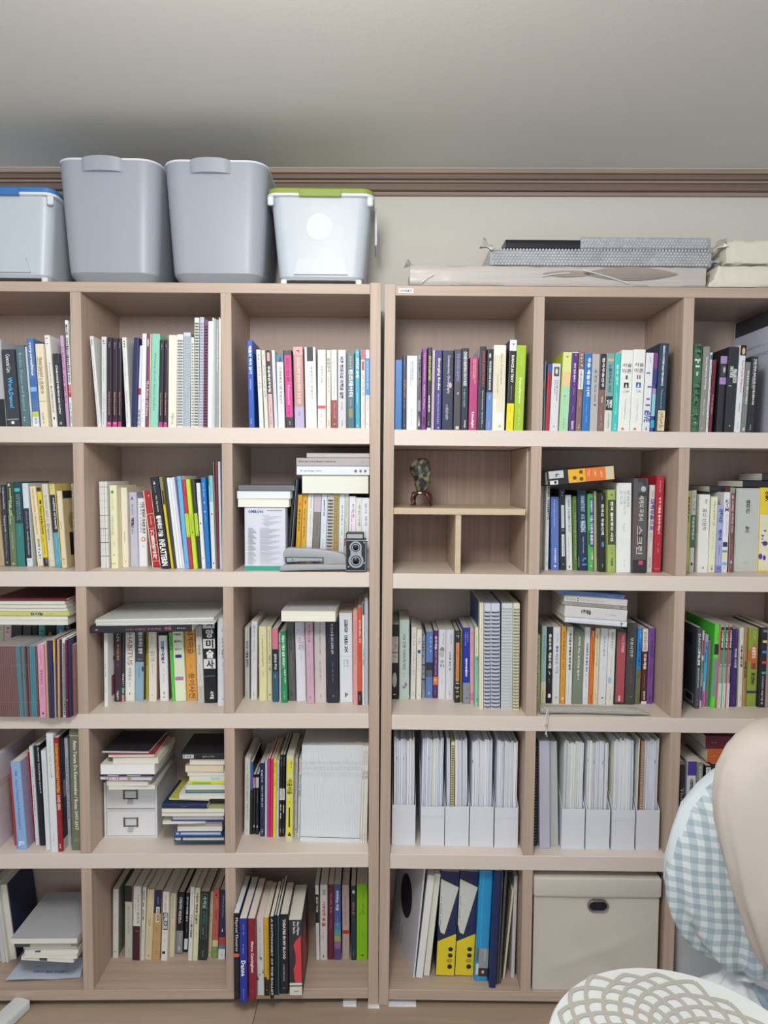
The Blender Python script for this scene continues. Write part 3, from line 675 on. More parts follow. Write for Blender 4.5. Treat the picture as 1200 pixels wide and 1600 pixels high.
hm = mat('dfe2ea', .5)
def holder(ox, x0, x1, yt, yb, label, crease=False, ncols=9, tops=180, seed=0, skip=(), colors=None, lab2='', colno=4, wire=None):
    fn = lambda cx, cy, y: on_y(UR, ox+cx*.2, 1120+cy*.2, y)
    Y = on_z(UR, ox+x0*.2, 1120+yb*.2, Z3).y; a = fn(x0, yb, Y); c = fn(x1, yt, Y); W_ = c.x-a.x; H_ = c.z-Z3; D_ = min(.235, DEP-Y-.004)
    t = thing('file_holder', label, 'file holder', UR @ Matrix.Translation((a.x, Y, Z3+.0003)))
    b = MB(); w_ = .0013; hb = .255
    b.box(0, W_, 0, w_, 0, H_, hm); b.build('front_panel', t)
    for s in (0, W_-w_):
        b = MB(); b.loft([[(s, w_, .0), (s, D_, 0), (s, D_, hb), (s, D_*.72, hb), (s, w_, H_)], [(s+w_, w_, 0), (s+w_, D_, 0), (s+w_, D_, hb), (s+w_, D_*.72, hb), (s+w_, w_, H_)]], hm); b.build('side_panel', t)
    b = MB(); b.box(w_, W_-w_, w_, D_, 0, w_, hm); b.box(w_, W_-w_, D_-w_, D_, w_, hb, hm); b.build('back_panel', t)
    if crease: b = MB(); b.box(.0002, W_-.0002, -.0004, .0, H_*.73, H_*.733, mat('b8bcc4', .5)); b.build('crease_line', t)
    rn = random.Random(seed); x = .0034; n = 0; bend_h = rn.uniform(-.0018, .0018); lean_h = rn.uniform(-.004, .004)
    top = fn(x0, tops, Y+.01).z-Z3
    while x < W_-.006:
        bw = rn.uniform(.0028, .0075)
        if wire and x > W_*wire[0]:
            root = thing('notebook', wire[4], 'notebook', UR @ Matrix.Translation((a.x+x+.002, Y+.003, Z3+.002)))
            book_parts(root, wire[1], top-.006, min(.2, D_-.01), wire[2], '', dict(spiral=1, wire=wire[3], pit=.0068)); x += wire[1]+.004; wire = None; continue
        if x+bw > W_-.0034: bw = W_-.0034-x
        if bw < .002: break
        h = top+rn.uniform(-.006, .004); lean = lean_h
        pal = colors or ['e4e8f2', 'dbe1ee', 'eaecf0', 'd8deec', 'e2e3ee', 'ecece6', 'dfe3ea']
        pm = mat(rn.choice(pal), .8, 'paper', var=.12, scale=(1500, 3, 3)); yf = .0035+rn.uniform(0, .011); yb_ = min(D_-.004, yf+.212)
        b = MB(); nseg = 5; bend = bend_h+rn.uniform(-.0001, .0001)
        sec = []
        for i in range(nseg+1):
            f = i/nseg; dx = bend*math.sin(math.pi*f*h/top)+lean*.35*(f*h/top)**2
            wv = bw*(1-.12*(1-f)) ; sec.append([(x+dx, yf, .0016+f*h), (x+dx+wv, yf+rn.uniform(0, .001), .0016+f*h), (x+dx+wv, yb_, .0016+f*h+(.001 if i == nseg else 0)), (x+dx, yb_, .0016+f*h)])
        b.loft(sec, pm)
        root = thing('paper_booklet', f'stapled white booklet standing in the {lab2}', 'booklet', UR @ Matrix.Translation((a.x, Y, Z3+.0003)), 'booklets in the '+lab2)
        b.build('page_block', root)
        if rn.random() < .12:
            q = MB(); q.box(x+bw*.1, x+bw*.5, yf-.0004, yf, .0016+h*.8, .0016+h*.83, mat('9aa0a8', .4, metal=.6)); q.build('staple', root)
        x += bw+.0004
    return t, a, Y, W_, H_, top
HL = [('first', 60, 247, 690, 1003), ('second', 285, 473, 703, 1008), ('third', 475, 665, 703, 1013), ('fourth', 668, 858, 705, 1017), ('fifth', 862, 1050, 712, 1020)]
for i, (o_, x0, x1, yt, yb) in enumerate(HL):
    holder(600, x0, x1, yt, yb, f'white cardboard file holder, {o_} of the five beside the middle posts', crease=i in (1, 4), tops=170+i*5, seed=20+i, lab2=f'{o_} file holder of the fourth bay', wire=(.13, .0095, 'e2dba8', '3a5548', 'cream notebook with dark green wire binding in the middle file holder') if i == 2 else None)
for i, (o_, x0, x1, yt, yb) in enumerate([('first', 285, 470, 722, 1034), ('second', 474, 667, 728, 1037), ('third', 676, 862, 730, 1040), ('last', 868, 1055, 732, 1044)]):
    holder(820, x0, x1, yt, yb, f'white cardboard file holder, {o_} of the four beside thick ledgers', crease=i == 2, tops=[200, 200, 180, 175][i], seed=40+i, lab2=f'{o_} file holder of the fifth bay', colors=None if i else ['e2e8ee', 'dfe4e0', 'd8dee8', 'e6e8e4'], wire=(.08, .009, 'b08a6a', 'd8d4cc', 'brown covered notebook with pale wire binding in the last file holder') if i == 3 else None)
# two wire bound reports standing among the booklets, seen above the holder fronts
def P34(cx, cy, y): return on_y(UR, 600+cx*.2, 1120+cy*.2, y)

def P45(cx, cy, y): return on_y(UR, 820+cx*.2, 1340+cy*.2, y)
Z4 = ZB[4][0]; Y = .006
a = P45(55, 1040, Y); c = P45(1055, 300, Y); d = P45(1088, 145, Y); x0, x1 = a.x+.002, min(c.x, 2*CW-.008); H1 = P45(0, 300, Y).z-Z4; H2 = P45(0, 150, Y).z-Z4
t = thing('fabric_box', 'grey beige fabric storage box with lid and oval grommet', 'box', UR @ Matrix.Translation((0, Y, Z4+.0004)))
fb = mat('ccc6bc', .8, 'cloth', var=.05, bump=.35, scale=(500, 500, 500))
nx, nz = 30, 22
b = MB(); vs = []; 
for j in range(nz+1):
    for i in range(nx+1):
        u, v = i/nx, j/nz; yy = .004*math.sin(math.pi*u)*math.sin(math.pi*v)*-1+.0035*noise.noise(Vector((u*3+v*2, v*2.5-u*2, 1)))*math.sin(math.pi*u)*1.6-.003*math.exp(-((v-.15-.5*u)/.06)**2)*math.sin(math.pi*u)
        if u in (0, 1): yy = .0
        vs.append((x0+u*(x1-x0), yy+.004, v*H1*1.04))
b.add(vs, [(j*(nx+1)+i, j*(nx+1)+i+1, (j+1)*(nx+1)+i+1, (j+1)*(nx+1)+i) for j in range(nz) for i in range(nx)], fb)
o = b.build('front_cloth', t, None, True)
b = MB(); b.box(x0+.001, x1-.001, .0095, .255, 0, H1*1.03, fb); b.build('box_body', t)
lx0, lx1 = max(x0-.003, CW+PW+.001), min(x1+.004, 2*CW-.001)
b = MB(); b.bbox(lx0, lx1, -.004, .26, H1, H2, fb, .006, 3); o = b.build('lid', t); smooth_angle(o, .6)
b = MB(); b.tube([(lx0+.004, -.0045, H1+.004), ((lx0+lx1)/2, -.0048, H1+.0035), (lx1-.004, -.0045, H1+.004)], .0005, mat('cfc9be', .7), 4); b.build('stitching', t)
g = P45(572, 378, Y); gz = g.z-Z4; gw, gh = .0315*.9, .0175*.95
def stadium(w, h, y, n=10):
    pts = []
    for s in (0, 1):
        for i in range(n+1):
            q = -math.pi/2+math.pi*i/n+math.pi*s; pts.append((g.x+(w-h)*(1 if s == 0 else -1)+h*math.cos(q), y, gz+h*math.sin(q)))
    return pts
b = MB(); b.loft([stadium(gw, gh, .003), stadium(gw, gh, -.003), stadium(gw*.93, gh*.88, -.0045), stadium(gw*.84, gh*.72, -.003), stadium(gw*.83, gh*.7, .001)], mat('8a837a', .3, metal=.7), cap=False); smooth_angle(b.build('grommet', t), .9)
b = MB(); b.raw = True; b.add(stadium(gw*.84, gh*.72, -.001), [tuple(range(22))], mat('141420', .8)); b.build('grommet_hole', t)

# ---------------------------------------------------------------- rolled cloth pouch on the third shelf, its cord hanging down
def P25(cx, cy, y): return on_y(UR, 820+cx*.2, 910+cy*.2, y)
Z2 = ZB[2][0]; 
t = thing('cloth_pouch', 'rolled grey cloth pouch with a hanging cord', 'pouch', UR)
cm_ = mat('a7a69f', .9, 'cloth', var=.14, bump=.5, scale=(120, 120, 120)); cc_ = mat('c9cbcc', .8)
b = MB(); rings = []; x0 = P25(120, 1000, .02).x; x1 = P25(975, 1000, .02).x; n = 30
for i in range(n+1):
    u = i/n; r = .0125*(1-.45*max(0, u-.85)/.15) if u > .85 else .0125*(.8+.2*min(1, u/.06)); hz = r*(.8 if u < .9 else .8-.5*(u-.9)/.1)
    rings.append([(x0+u*(x1-x0), .026+r*1.25*math.cos(q)*(1+.12*noise.noise(Vector((u*14, q, 2))))+.004*math.sin(u*5), Z2+.0006+max(0, hz+hz*math.sin(q)*(1+.18*noise.noise(Vector((u*10, q, 5)))))) for q in [2*math.pi*j/16 for j in range(16)]])
b.loft(rings, cm_); smooth_angle(b.build('pouch_body', t), 1.2)
b = MB(); pts = [P25(150, 975, .012), P25(172, 1000, -.001)+Vector((0, 0, .002)), P25(168, 1050, -.004), P25(176, 1105, -.004), on_y(UR, 820+165*.2, 1120+60*.2, -.0045), on_y(UR, 820+168*.2, 1120+120*.2, -.005), on_y(UR, 820+174*.2, 1120+155*.2, -.005)]
b.tube(pts, .0016, cc_, 6); pts = [P25(178, 985, .008), P25(182, 1020, -.003), P25(180, 1080, -.006), on_y(UR, 820+178*.2, 1120+40*.2, -.007), on_y(UR, 820+168*.2, 1120+112*.2, -.0085), on_y(UR, 820+158*.2, 1120+140*.2, -.008)]
b.tube(pts, .0012, cc_, 6); smooth_angle(b.build('cord', t, kind='stuff'), 1.2)

# ---------------------------------------------------------------- drooping envelope on the bottom shelf
def P41(cx, cy, z): return on_z(UL, 0+cx*.1625, 1340+cy*.1625, z)
t = thing('envelope', 'crumpled pale blue envelope with blue print under the low pile', 'envelope', UL)
b = MB(); nx, ny = 16, 10; em = mat('cdd8e8', .6); vs = []
fl_, fr_ = P41(55, 1175, Z4+.012), P41(770, 1150, Z4+.004); bl_, br_ = P41(215, 935, Z4+.012), P41(820, 935, Z4+.012)
for layer in (0, 1):
    for j in range(ny+1):
        for i in range(nx+1):
            u, v = i/nx, j/ny; p_ = (fl_*(1-u)+fr_*u)*(1-v)+(bl_*(1-u)+br_*u)*v
            z = Z4+.0009+.010*(1-v)*(1-u)**1.5+.002*abs(math.sin(u*5))*(1-v)+.016*max(0, u-.7)*(v)+(.0006 if layer else 0)
            vs.append((p_.x, min(p_.y, .2), z))
k_ = (nx+1)*(ny+1); q_ = [(j*(nx+1)+i, j*(nx+1)+i+1, (j+1)*(nx+1)+i+1, (j+1)*(nx+1)+i) for j in range(ny) for i in range(nx)]
b.add(vs, q_+[tuple(k_+a for a in f) for f in q_], em); b.build('envelope_sheet', t, None, True)
want('그래픽스 완판 안내도', 'R', .02); ENV = (t, fl_, fr_, bl_, br_)

# ---------------------------------------------------------------- round table with an openwork placemat
TZ = .50
P_ = [on_z(IDM, x, y, TZ) for x, y in ((857, 1600), (925, 1532), (1010, 1511), (1120, 1538), (1199, 1577))]
def circ(p, q, r):
    ax, ay, bx, by, cx, cy = p.x, p.y, q.x, q.y, r.x, r.y; d = 2*(ax*(by-cy)+bx*(cy-ay)+cx*(ay-by))
    ux = ((ax*ax+ay*ay)*(by-cy)+(bx*bx+by*by)*(cy-ay)+(cx*cx+cy*cy)*(ay-by))/d; uy = ((ax*ax+ay*ay)*(cx-bx)+(bx*bx+by*by)*(ax-cx)+(cx*cx+cy*cy)*(bx-ax))/d
    return ux, uy, math.hypot(ax-ux, ay-uy)
TX, TY, TR = circ(P_[0], P_[2], P_[4])
t = thing('round_table', 'round white table in front of the covered fans', 'table', Matrix.Translation((TX, TY, FZ)))
wt = mat('e6eaea', .3, var=.01); b = MB(); n = 96; zz = TZ-FZ
b.loft([[(r*math.cos(2*math.pi*j/n), r*math.sin(2*math.pi*j/n), z) for j in range(n)] for r, z in ((TR-.012, zz-.022), (TR-.002, zz-.018), (TR, zz-.012), (TR, zz-.004), (TR-.003, zz), (TR*.5, zz), (.02, zz))], wt); smooth_angle(b.build('tabletop', t), .5)
b = MB(); b.loft([[(r*math.cos(2*math.pi*j/32), r*math.sin(2*math.pi*j/32), z) for j in range(32)] for r, z in ((.15, .0005), (.15, .008), (.1, .02), (.03, .05), (.026, zz-.06), (.09, zz-.023))], wt); smooth_angle(b.build('pedestal', t), .5)
pc = on_z(IDM, 1052, 1650, TZ); pm = mat('b9b6af', .4, var=.05)
Rm = (on_z(IDM, 1060, 1531, TZ)-pc).length
t = thing('placemat', 'silver openwork placemat shaped like a dahlia, on the white table', 'placemat', Matrix.Translation((pc.x, pc.y, TZ+.0006)))
b = MB(); b.raw = True; K = 19; rn_ = random.Random(4)
def strand(p, q, bow, w=.0072):
    d = Vector((q[0]-p[0], q[1]-p[1])); nrm = Vector((-d.y, d.x)).normalized(); n = 6; L_, R_ = [], []; zo = rn_.uniform(0, .0006)
    pts = [Vector(p)+d*(i/n)+nrm*bow*d.length*math.sin(math.pi*i/n) for i in range(n+1)]
    for i, c in enumerate(pts):
        tg_ = (pts[min(i+1, n)]-pts[max(i-1, 0)]).normalized(); m_ = Vector((-tg_.y, tg_.x)); ww = w*(.62-.12*math.sin(math.pi*i/n)); L_.append(c+m_*ww); R_.append(c-m_*ww)
    b.loft([[(L_[i].x, L_[i].y, .0001), (L_[i].x, L_[i].y, .0016+zo), (R_[i].x, R_[i].y, .0016+zo), (R_[i].x, R_[i].y, .0001)] for i in range(n+1)], pm)
node = lambda k, j: (lambda a, r: (r*math.cos(a), r*math.sin(a)))(2*math.pi*(j+.5*(k % 2))/K, Rm*(.12+.88*(k/8)**.8)*(1+(.035*math.sin(j*2.1+1) if k >= 7 else .0)))
for k in range(8):
    for j in range(K):
        e = 0 if k % 2 == 0 else 1
        strand(node(k, j), node(k+1, j-1+e), .13 if k < 6 else .07); strand(node(k, j), node(k+1, j+e), -.13 if k < 6 else -.07)
b.build('openwork', t)

# ---------------------------------------------------------------- two covered fans behind the table
def cover(label, Yp, prof, th, mats, tie_y, seed, gingham):
    mid = [on_y(IDM, (l+r)/2, y, Yp) for y, l, r in prof]; t = thing('covered_fan', label, 'fan', IDM); b = MB(); rings = []; n = 150; pr = []
    for (y, l, r), c in zip(prof, mid):
        R_ = (on_y(IDM, r, y, Yp).x-on_y(IDM, l, y, Yp).x)/2; f = max(0, (y-prof[0][0])/(tie_y-prof[0][0]))
        ring = []
        for j in range(n):
            q = 2*math.pi*j/n; fold = (.16*f**5*math.sin(q*11+seed+2*f)+.05*f**2*noise.noise(Vector((math.cos(q)*3, math.sin(q)*3, f*3+seed)))+.02*f*math.sin(q*17+f*9+seed))+.012*noise.noise(Vector((math.cos(q)*9, f*11, math.sin(q)*9+seed)))+.02*noise.noise(Vector((math.cos(q)*2, f*5, seed)))
            k = min(1, R_*2/.12); ring.append((c.x+R_*math.cos(q)*(1+fold), Yp+min(th, R_*.9)*math.sin(q)*(1+fold)*(1 if math.sin(q) < 0 else .8), c.z))
        rings.append(ring)
    b.loft(rings, mats[0])
    if gingham:
        b.idx(mats[1]); b.mi = []
        seam = [(1150, 1200), (1205, 1130), (1215, 1118), (1232, 1101), (1260, 1085), (1300, 1067), (1330, 1052), (1352, 1042), (1372, 1036), (1700, 900)]   # the side band is white cloth
        for f_ in b.f:
            c = sum((Vector(b.v[i]) for i in f_), Vector())/len(f_); u_, v_ = px_of(c); xs_ = 1200
            for (ya, xa_), (yb_, xb_) in zip(seam, seam[1:]):
                if ya <= v_ <= yb_: xs_ = xa_+(xb_-xa_)*(v_-ya)/(yb_-ya)
            b.mi.append(1 if (u_ > xs_ and c.y < Yp+.03) else 0)
    o = b.build('cover', t, None, True); smooth_angle(o, 2.5); return t, mid, rings
def gingham_mat():
    m = bpy.data.materials.new('gingham_cloth'); m.use_nodes = True; N = m.node_tree.nodes; L = m.node_tree.links; bs = N['Principled BSDF']; bs.inputs['Roughness'].default_value = .85
    tc = N.new('ShaderNodeTexCoord'); mp = N.new('ShaderNodeMapping'); mp.inputs['Rotation'].default_value = (0, .06, 0); L.new(tc.outputs['Object'], mp.inputs[0]); sp = N.new('ShaderNodeSeparateXYZ'); L.new(mp.outputs[0], sp.inputs[0]); outs = []
    nz = N.new('ShaderNodeTexNoise'); nz.inputs['Scale'].default_value = 6; L.new(tc.outputs['Object'], nz.inputs[0])
    for ax in ('X', 'Z'):
        ad = N.new('ShaderNodeMath'); ad.operation = 'MULTIPLY_ADD'; L.new(nz.outputs[0], ad.inputs[0]); ad.inputs[1].default_value = .02; L.new(sp.outputs[ax], ad.inputs[2])
        a = N.new('ShaderNodeMath'); a.operation = 'MULTIPLY'; L.new(ad.outputs[0], a.inputs[0]); a.inputs[1].default_value = 1/.0265
        f = N.new('ShaderNodeMath'); f.operation = 'FRACT'; L.new(a.outputs[0], f.inputs[0]); g = N.new('ShaderNodeMath'); g.operation = 'GREATER_THAN'; L.new(f.outputs[0], g.inputs[0]); g.inputs[1].default_value = .5 if ax == 'X' else .52; outs.append(g)
    s = N.new('ShaderNodeMath'); s.operation = 'ADD'; L.new(outs[0].outputs[0], s.inputs[0]); L.new(outs[1].outputs[0], s.inputs[1])
    d = N.new('ShaderNodeMath'); d.operation = 'MULTIPLY'; L.new(s.outputs[0], d.inputs[0]); d.inputs[1].default_value = .5
    cr = N.new('ShaderNodeValToRGB'); cr.color_ramp.elements[0].color = (*rgb('e3eaed'), 1); cr.color_ramp.elements[1].color = (*rgb('a6b9c3'), 1); e = cr.color_ramp.elements.new(.5); e.color = (*rgb('c0cfd7'), 1)
    L.new(d.outputs[0], cr.inputs[0]); L.new(cr.outputs[0], bs.inputs['Base Color']); return m
cw_ = mat('dfe9f0', .85, 'cloth', var=.02, bump=.15); gh_ = gingham_mat()
prof = [(1192, 1165, 1235), (1200, 1138, 1262), (1212, 1112, 1288), (1230, 1090, 1310), (1260, 1064, 1336), (1300, 1048, 1352), (1340, 1040, 1360), (1375, 1037, 1362), (1400, 1042, 1356), (1430, 1054, 1342), (1455, 1070, 1322), (1475, 1088, 1290), (1490, 1108, 1250), (1500, 1126, 1205), (1507, 1138, 1180), (1512, 1142, 1174)]
YG = -.28
tg, mg, rg = cover('fan wrapped in a blue and white gingham cover tied below', YG, prof, .085, [cw_, gh_], 1512, 2, True)
# tie, skirt, bow and stand of the gingham fan
kx, kz = on_y(IDM, 1158, 1512, YG).x, on_y(IDM, 1158, 1512, YG).z; sk = mat('e3e6ea', .85, 'cloth', var=.03, bump=.1)
b = MB(); n = 64; rings = []
for f, r in ((0, .022), (.25, .04), (.55, .085), (1, .135)):
    rings.append([(kx-.01+r*math.cos(2*math.pi*j/n)*(1+.12*f*math.sin(j*1.2)+.05*math.sin(j*.5)), YG+r*.62*math.sin(2*math.pi*j/n)*(1+.16*f*math.sin(j*1.2)), kz+.004-f*.105+.01*f*math.sin(j*.7)) for j in range(n)])
b.loft(rings, sk, cap=False); smooth_angle(b.build('skirt', tg), 2)
b = MB(); 
for s in (-1, 1):
    pts = [(kx+.005, YG-.035, kz-.002), (kx+.03*1.2, YG-.045, kz+.010*s+.006), (kx+.066, YG-.04, kz+.006*s+.008), (kx+.075, YG-.035, kz-.012), (kx+.05, YG-.04, kz-.022+.004*s), (kx+.012, YG-.038, kz-.006)]
    b.tube(pts, [.006, .009, .011, .011, .01, .006], sk, 8)
b.tube([(kx-.03, YG-.03, kz), (kx, YG-.042, kz+.003), (kx+.03, YG-.03, kz)], .007, sk, 8); smooth_angle(b.build('bow', tg, kind='stuff'), 2)
b = MB(); g2 = mat('9db0b8', .85, 'cloth', var=.06)
for i, e in enumerate((.05, .085, .12)): b.tube([(kx+.008, YG-.036, kz-.006), (kx+e*.45, YG-.05, kz-.035), (kx+e, YG-.055, kz-.085-.01*i)], [.005, .009, .006], g2, 8)
smooth_angle(b.build('cover_end', tg, kind='stuff'), 2)
pw_ = mat('d8dade', .4)
def stand(t, x, y, z1, r=.15):
    b = MB(); b.tube([(x, y, FZ+.02), (x, y, z1)], .014, pw_, 16); smooth_angle(b.build('pole', t), 1)
    b = MB(); b.loft([[(x+R_*math.cos(2*math.pi*j/40), y+R_*math.sin(2*math.pi*j/40), z) for j in range(40)] for R_, z in ((r, FZ+.0005), (r, FZ+.015), (r*.8, FZ+.028), (.03, FZ+.04))], pw_); smooth_angle(b.build('base', t), .6)
stand(tg, kx, YG, kz+.01, .085)
be = mat('cdc3ba', .9, 'cloth', var=.05, bump=.6, dist=.012, scale=(12, 12, 7))
prof2 = [(1133, 1195, 1305), (1138, 1178, 1325), (1150, 1156, 1345), (1170, 1136, 1368), (1200, 1121, 1388), (1240, 1116, 1398), (1285, 1119, 1398), (1330, 1128, 1390), (1380, 1142, 1375), (1430, 1160, 1352), (1470, 1176, 1330), (1500, 1190, 1305), (1530, 1212, 1275), (1545, 1226, 1258)]
tb, mb_, rb_ = cover('fan wrapped in a plain beige cover in front of the gingham one', -.475, prof2, .09, [be], 1545, 5, False)
k2 = on_y(IDM, 1242, 1545, -.475); stand(tb, k2.x, -.475, k2.z+.01, .085)

# ---------------------------------------------------------------- white foot bar at the lower left, grey tub behind the fans
b = MB(); a = on_z(IDM, 30, 1558, FZ+.03); c = on_z(IDM, -60, 1640, FZ+.03); wv_ = mat('dfe3e4', .4)
dv = Vector((c.x-a.x, c.y-a.y, 0)); L_ = max(dv.length, .3)
ang = math.atan2(dv.y, dv.x)
b = MB(); b.bbox(0, .42, -.024, .024, 0, .03, wv_, .006, 3)
o = b.build('foot_bar', None, Matrix.Translation((a.x+.012, a.y+.0, FZ+.0005)) @ Matrix.Rotation(ang, 4, 'Z'), label='white rounded foot bar of a rack on the wooden floor', category='foot bar'); smooth_angle(o, .6)
t = thing('storage_bin', 'pale grey bin on the bottom shelf behind the covered fans', 'bin', UR)
b = MB(); x0_, x1_ = 2*CW+PW+.006, 3*CW-.006; gm_ = mat('b9bcc0', .5)
b.loft([rrect((x0_+x1_)/2, .14, (x1_-x0_)/2*s, .12*s, .02, Z4+.0004+z) for s, z in ((.9, 0), (.97, .2), (.975, .2), (.94, .2), (.88, .01))], gm_); smooth_angle(b.build('bin_body', t), .6)
b = MB(); b.loft([rrect((x0_+x1_)/2, .14, (x1_-x0_)/2*s, .12*s, .02, Z4+.0004+z) for s, z in ((1, .2), (1, .212), (.96, .216))], gm_); smooth_angle(b.build('lid', t), .6)
# ---------------------------------------------------------------- the books, bay by bay
def where(row, c): return f"{['first', 'second', 'third', 'fourth', 'fifth', 'last'][c-1]} bay of {ROWN[row]}"
A4 = dict(d=210)
# --- top shelf
cell(0, 1, 0, 450, .3, [
 (-30, -2, -60, 300, 30, 'k', 'black book cut by the picture edge', '', {}),
 (-2, 34, -34, 268, 28, 'b9bcc0', 'pale grey book with dark foot', 'B 26272c .68 1'),
 (38, 103, 5, 318, 14, '3b3d44', 'charcoal book with blue handwritten title', 'R w .06 .3 .35 .62 Curatorial Care;R* 4fb4e8 .36 .76 .32 .7 Work,Dance!;B 9a9ca2 .9 .915;E w .93 .97 .35 .62'),
 (105, 158, 74, 295, 22, '5d7680', 'slate teal book with faint title', 'R 9fb6be .1 .8 .3 .62 Bodies, Dance and Beyond;X c8d6da .88 .96 .3 .6'),
 (160, 173, 122, 305, 26, 'dfe4e6', 'thin white book beside the slate teal one', 'D 9a9aa5 .8 .95 .2 .8'),
 (173, 208, 135, 262, 14, '5577b0', 'blue book with lettered spine and green band', 'R* dfe8f2 .04 .42 .3 .75 corporealities;B 3d6fb4 .45 .68 .05 .95;B 8fb4dc .55 .6;B c6cf5a .83 .89;B e5e8ea .89 1;D 555 .9 .98 .2 .8'),
 (209, 252, 180, 290, 16, 'ece0c2', 'cream book with brown title', 'R 5c4c38 .16 .6 .4 .72 TRANSCENDENT in SPLENDOR;R 8a7a60 .16 .5 .2 .32 dance and the divine;B 8a7a60 .69 .695;D 6c5c48 .83 .97 .3 .6'),
 (272, 300, 228, 245, 24, 'ecebe3', 'white book with purple figure on top', 'X 5a3a7a .03 .13 .25 .75;R 6a6a70 .3 .52 .4 .65 Dancing Bodies;R 55555a .55 .84 .4 .65 MODERN DANCE;E k .89 .92 .4 .65', dict(cov='X b05a5a .03 .16 .1 .8;B 7a6a50 .2 .9 .05 .9')),
 (302, 342, 273, 340, 10, '30333b', 'dark grey book with small white capitals', 'R* e8e8e8 .16 .83 .35 .6 STAGE DANCE WRITINGS AND POETRY;E 9fa2a8 .93 .975 .3 .7'),
 (345, 363, 310, 248, 20, 'c9a9cc', 'lilac book with pink letters', 'R c05a9a .12 .75 .25 .75 DANCE WE MUST'),
 (365, 382, 335, 168, 12, 'eef0f0', 'tall black-edged white book with red blocks', 'B k 0 1 0 .14;R* k .04 .58 .25 .8 MOVE. CHOREOGRAPHING YOU;B c8302c .6 .72 .14 .9;X w .6 .7 .3 .8;D 444 .78 .97 .3 .8', dict(d=215)),
], where(0, 1), True)
JR = 'D 8d8f92 .22 .5 .35 .6;D 9a9c9e .6 .97 .3 .62;X 333 .04 .12 .25 .8'
PL = 'D c9b9c9 .05 .12 .35 .65;R e0a088 .6 .86 .3 .62 Asian Dance Journal;B c23a8a .94 1 .1 .9;X f0c0e0 .95 .985 .25 .75'
cell(0, 2, 0, 450, .3, [
 (507, 526, 465, 250, 22, 'dfe1e0', 'pale grey dance journal', JR, dict(n='journal')),
 (527, 554, 527, 254, 24, 'dfe1e0', 'pale grey dance journal', JR, dict(n='journal')),
 (556, 582, 556, 258, 12, '2e2230', 'dark plum journal with magenta foot', PL, dict(n='journal')),
 (584, 612, 584, 262, 12, '2e2230', 'dark plum journal with magenta foot', PL, dict(n='journal')),
 (614, 634, 612, 262, 12, '2e2230', 'dark plum journal with magenta foot', PL, dict(n='journal')),
 (656, 680, 620, 257, 12, 'e2e3e0', 'pale grey dance journal', JR, dict(n='journal')),
 (683, 710, 697, 258, 12, '232a5c', 'plain navy blue book', ''),
 (712, 729, 715, 300, 18, 'dfe4ea', 'thin pale blue book with red square', 'B a02838 .52 .6;R k .78 .98 .2 .8 무용한국'),
 (731, 754, 731, 237, 12, 'eceeed', 'white book with small grey marks', 'D 555 .05 .14 .3 .65;D 8a8a8a .7 .96 .3 .65'),
 (756, 774, 757, 238, 12, '7b3a63', 'plum book with white title', 'R f0e0ea .05 .14 .3 .7 춤;R f0e0ea .5 .88 .25 .75 The Ruins of Dance'),
 (775, 780, 775, 240, 14, 'e8dfa8', 'very thin pale yellow booklet', ''),
 (780, 823, 790, 238, 14, '8fd0bc', 'mint green book with grey title', 'R 5a9a8c .2 .82 .3 .62 Writing about dance studies'),
 (825, 848, 826, 270, 12, '2e2230', 'dark plum journal with magenta foot', PL, dict(n='journal')),
 (850, 872, 850, 272, 12, '2e2230', 'dark plum journal with magenta foot', PL, dict(n='journal')),
 (874, 918, 874, 245, 12, 'f0eed8', 'wide cream book with tiny grey print', 'D 8a8a80 .85 .97 .3 .8'),
 (920, 950, 922, 240, 8, 'e9ebe8', 'white notebook with black wire spiral', '', dict(n='notebook', spiral=1, wire='55585c', d=200)),
 (952, 988, 955, 230, 8, 'c9d2dc', 'clear notebook with white plastic spiral', '', dict(n='notebook', spiral=1, wire='dfe6ee', pit=.006, d=200)),
 (992, 1006, 994, 255, 8, 'e9e9e2', 'thin white notebook with black spiral', '', dict(n='notebook', spiral=1, d=200)),
 (1008, 1032, 1012, 153, 8, 'dfe6dc', 'tall pale green notebook with black spiral', '', dict(n='notebook', spiral=1, d=210, wire='2c3440')),
 (1035, 1056, 1040, 150, 8, 'c4c6d8', 'tall lavender notebook with white spiral', '', dict(n='notebook', spiral=1, d=210, wire='e0e2ee')),
 (1058, 1076, 1064, 165, 8, '5a3048', 'tall maroon notebook with black spiral', '', dict(n='notebook', spiral=1, d=210, pg='8a5a70')),
 (1080, 1102, 1080, 173, 10, 'f2f3ee', 'tall plain white binder', '', A4),
 (1104, 1112, 1105, 155, 10, 'dfe2e0', 'tall thin white booklet', '', dict(d=210, n='booklet')),
 (1113, 1122, 1115, 160, 10, 'b9bfc2', 'tall thin grey booklet', '', dict(d=210, n='booklet')),
 (1123, 1138, 1123, 165, 10, '9aa0a4', 'tall grey report with white title', 'R w .08 .48 .3 .7 Contemporary Dance', dict(d=210, n='report')),
 (1139, 1144, 1139, 153, 10, 'eae6d6', 'tall thin cream booklet', '', dict(d=210, n='booklet')),
 (1145, 1149, 1145, 160, 10, 'f0f0ea', 'tallest thin off-white booklet beside the partition', '', dict(d=210, n='booklet')),
], where(0, 2), True)
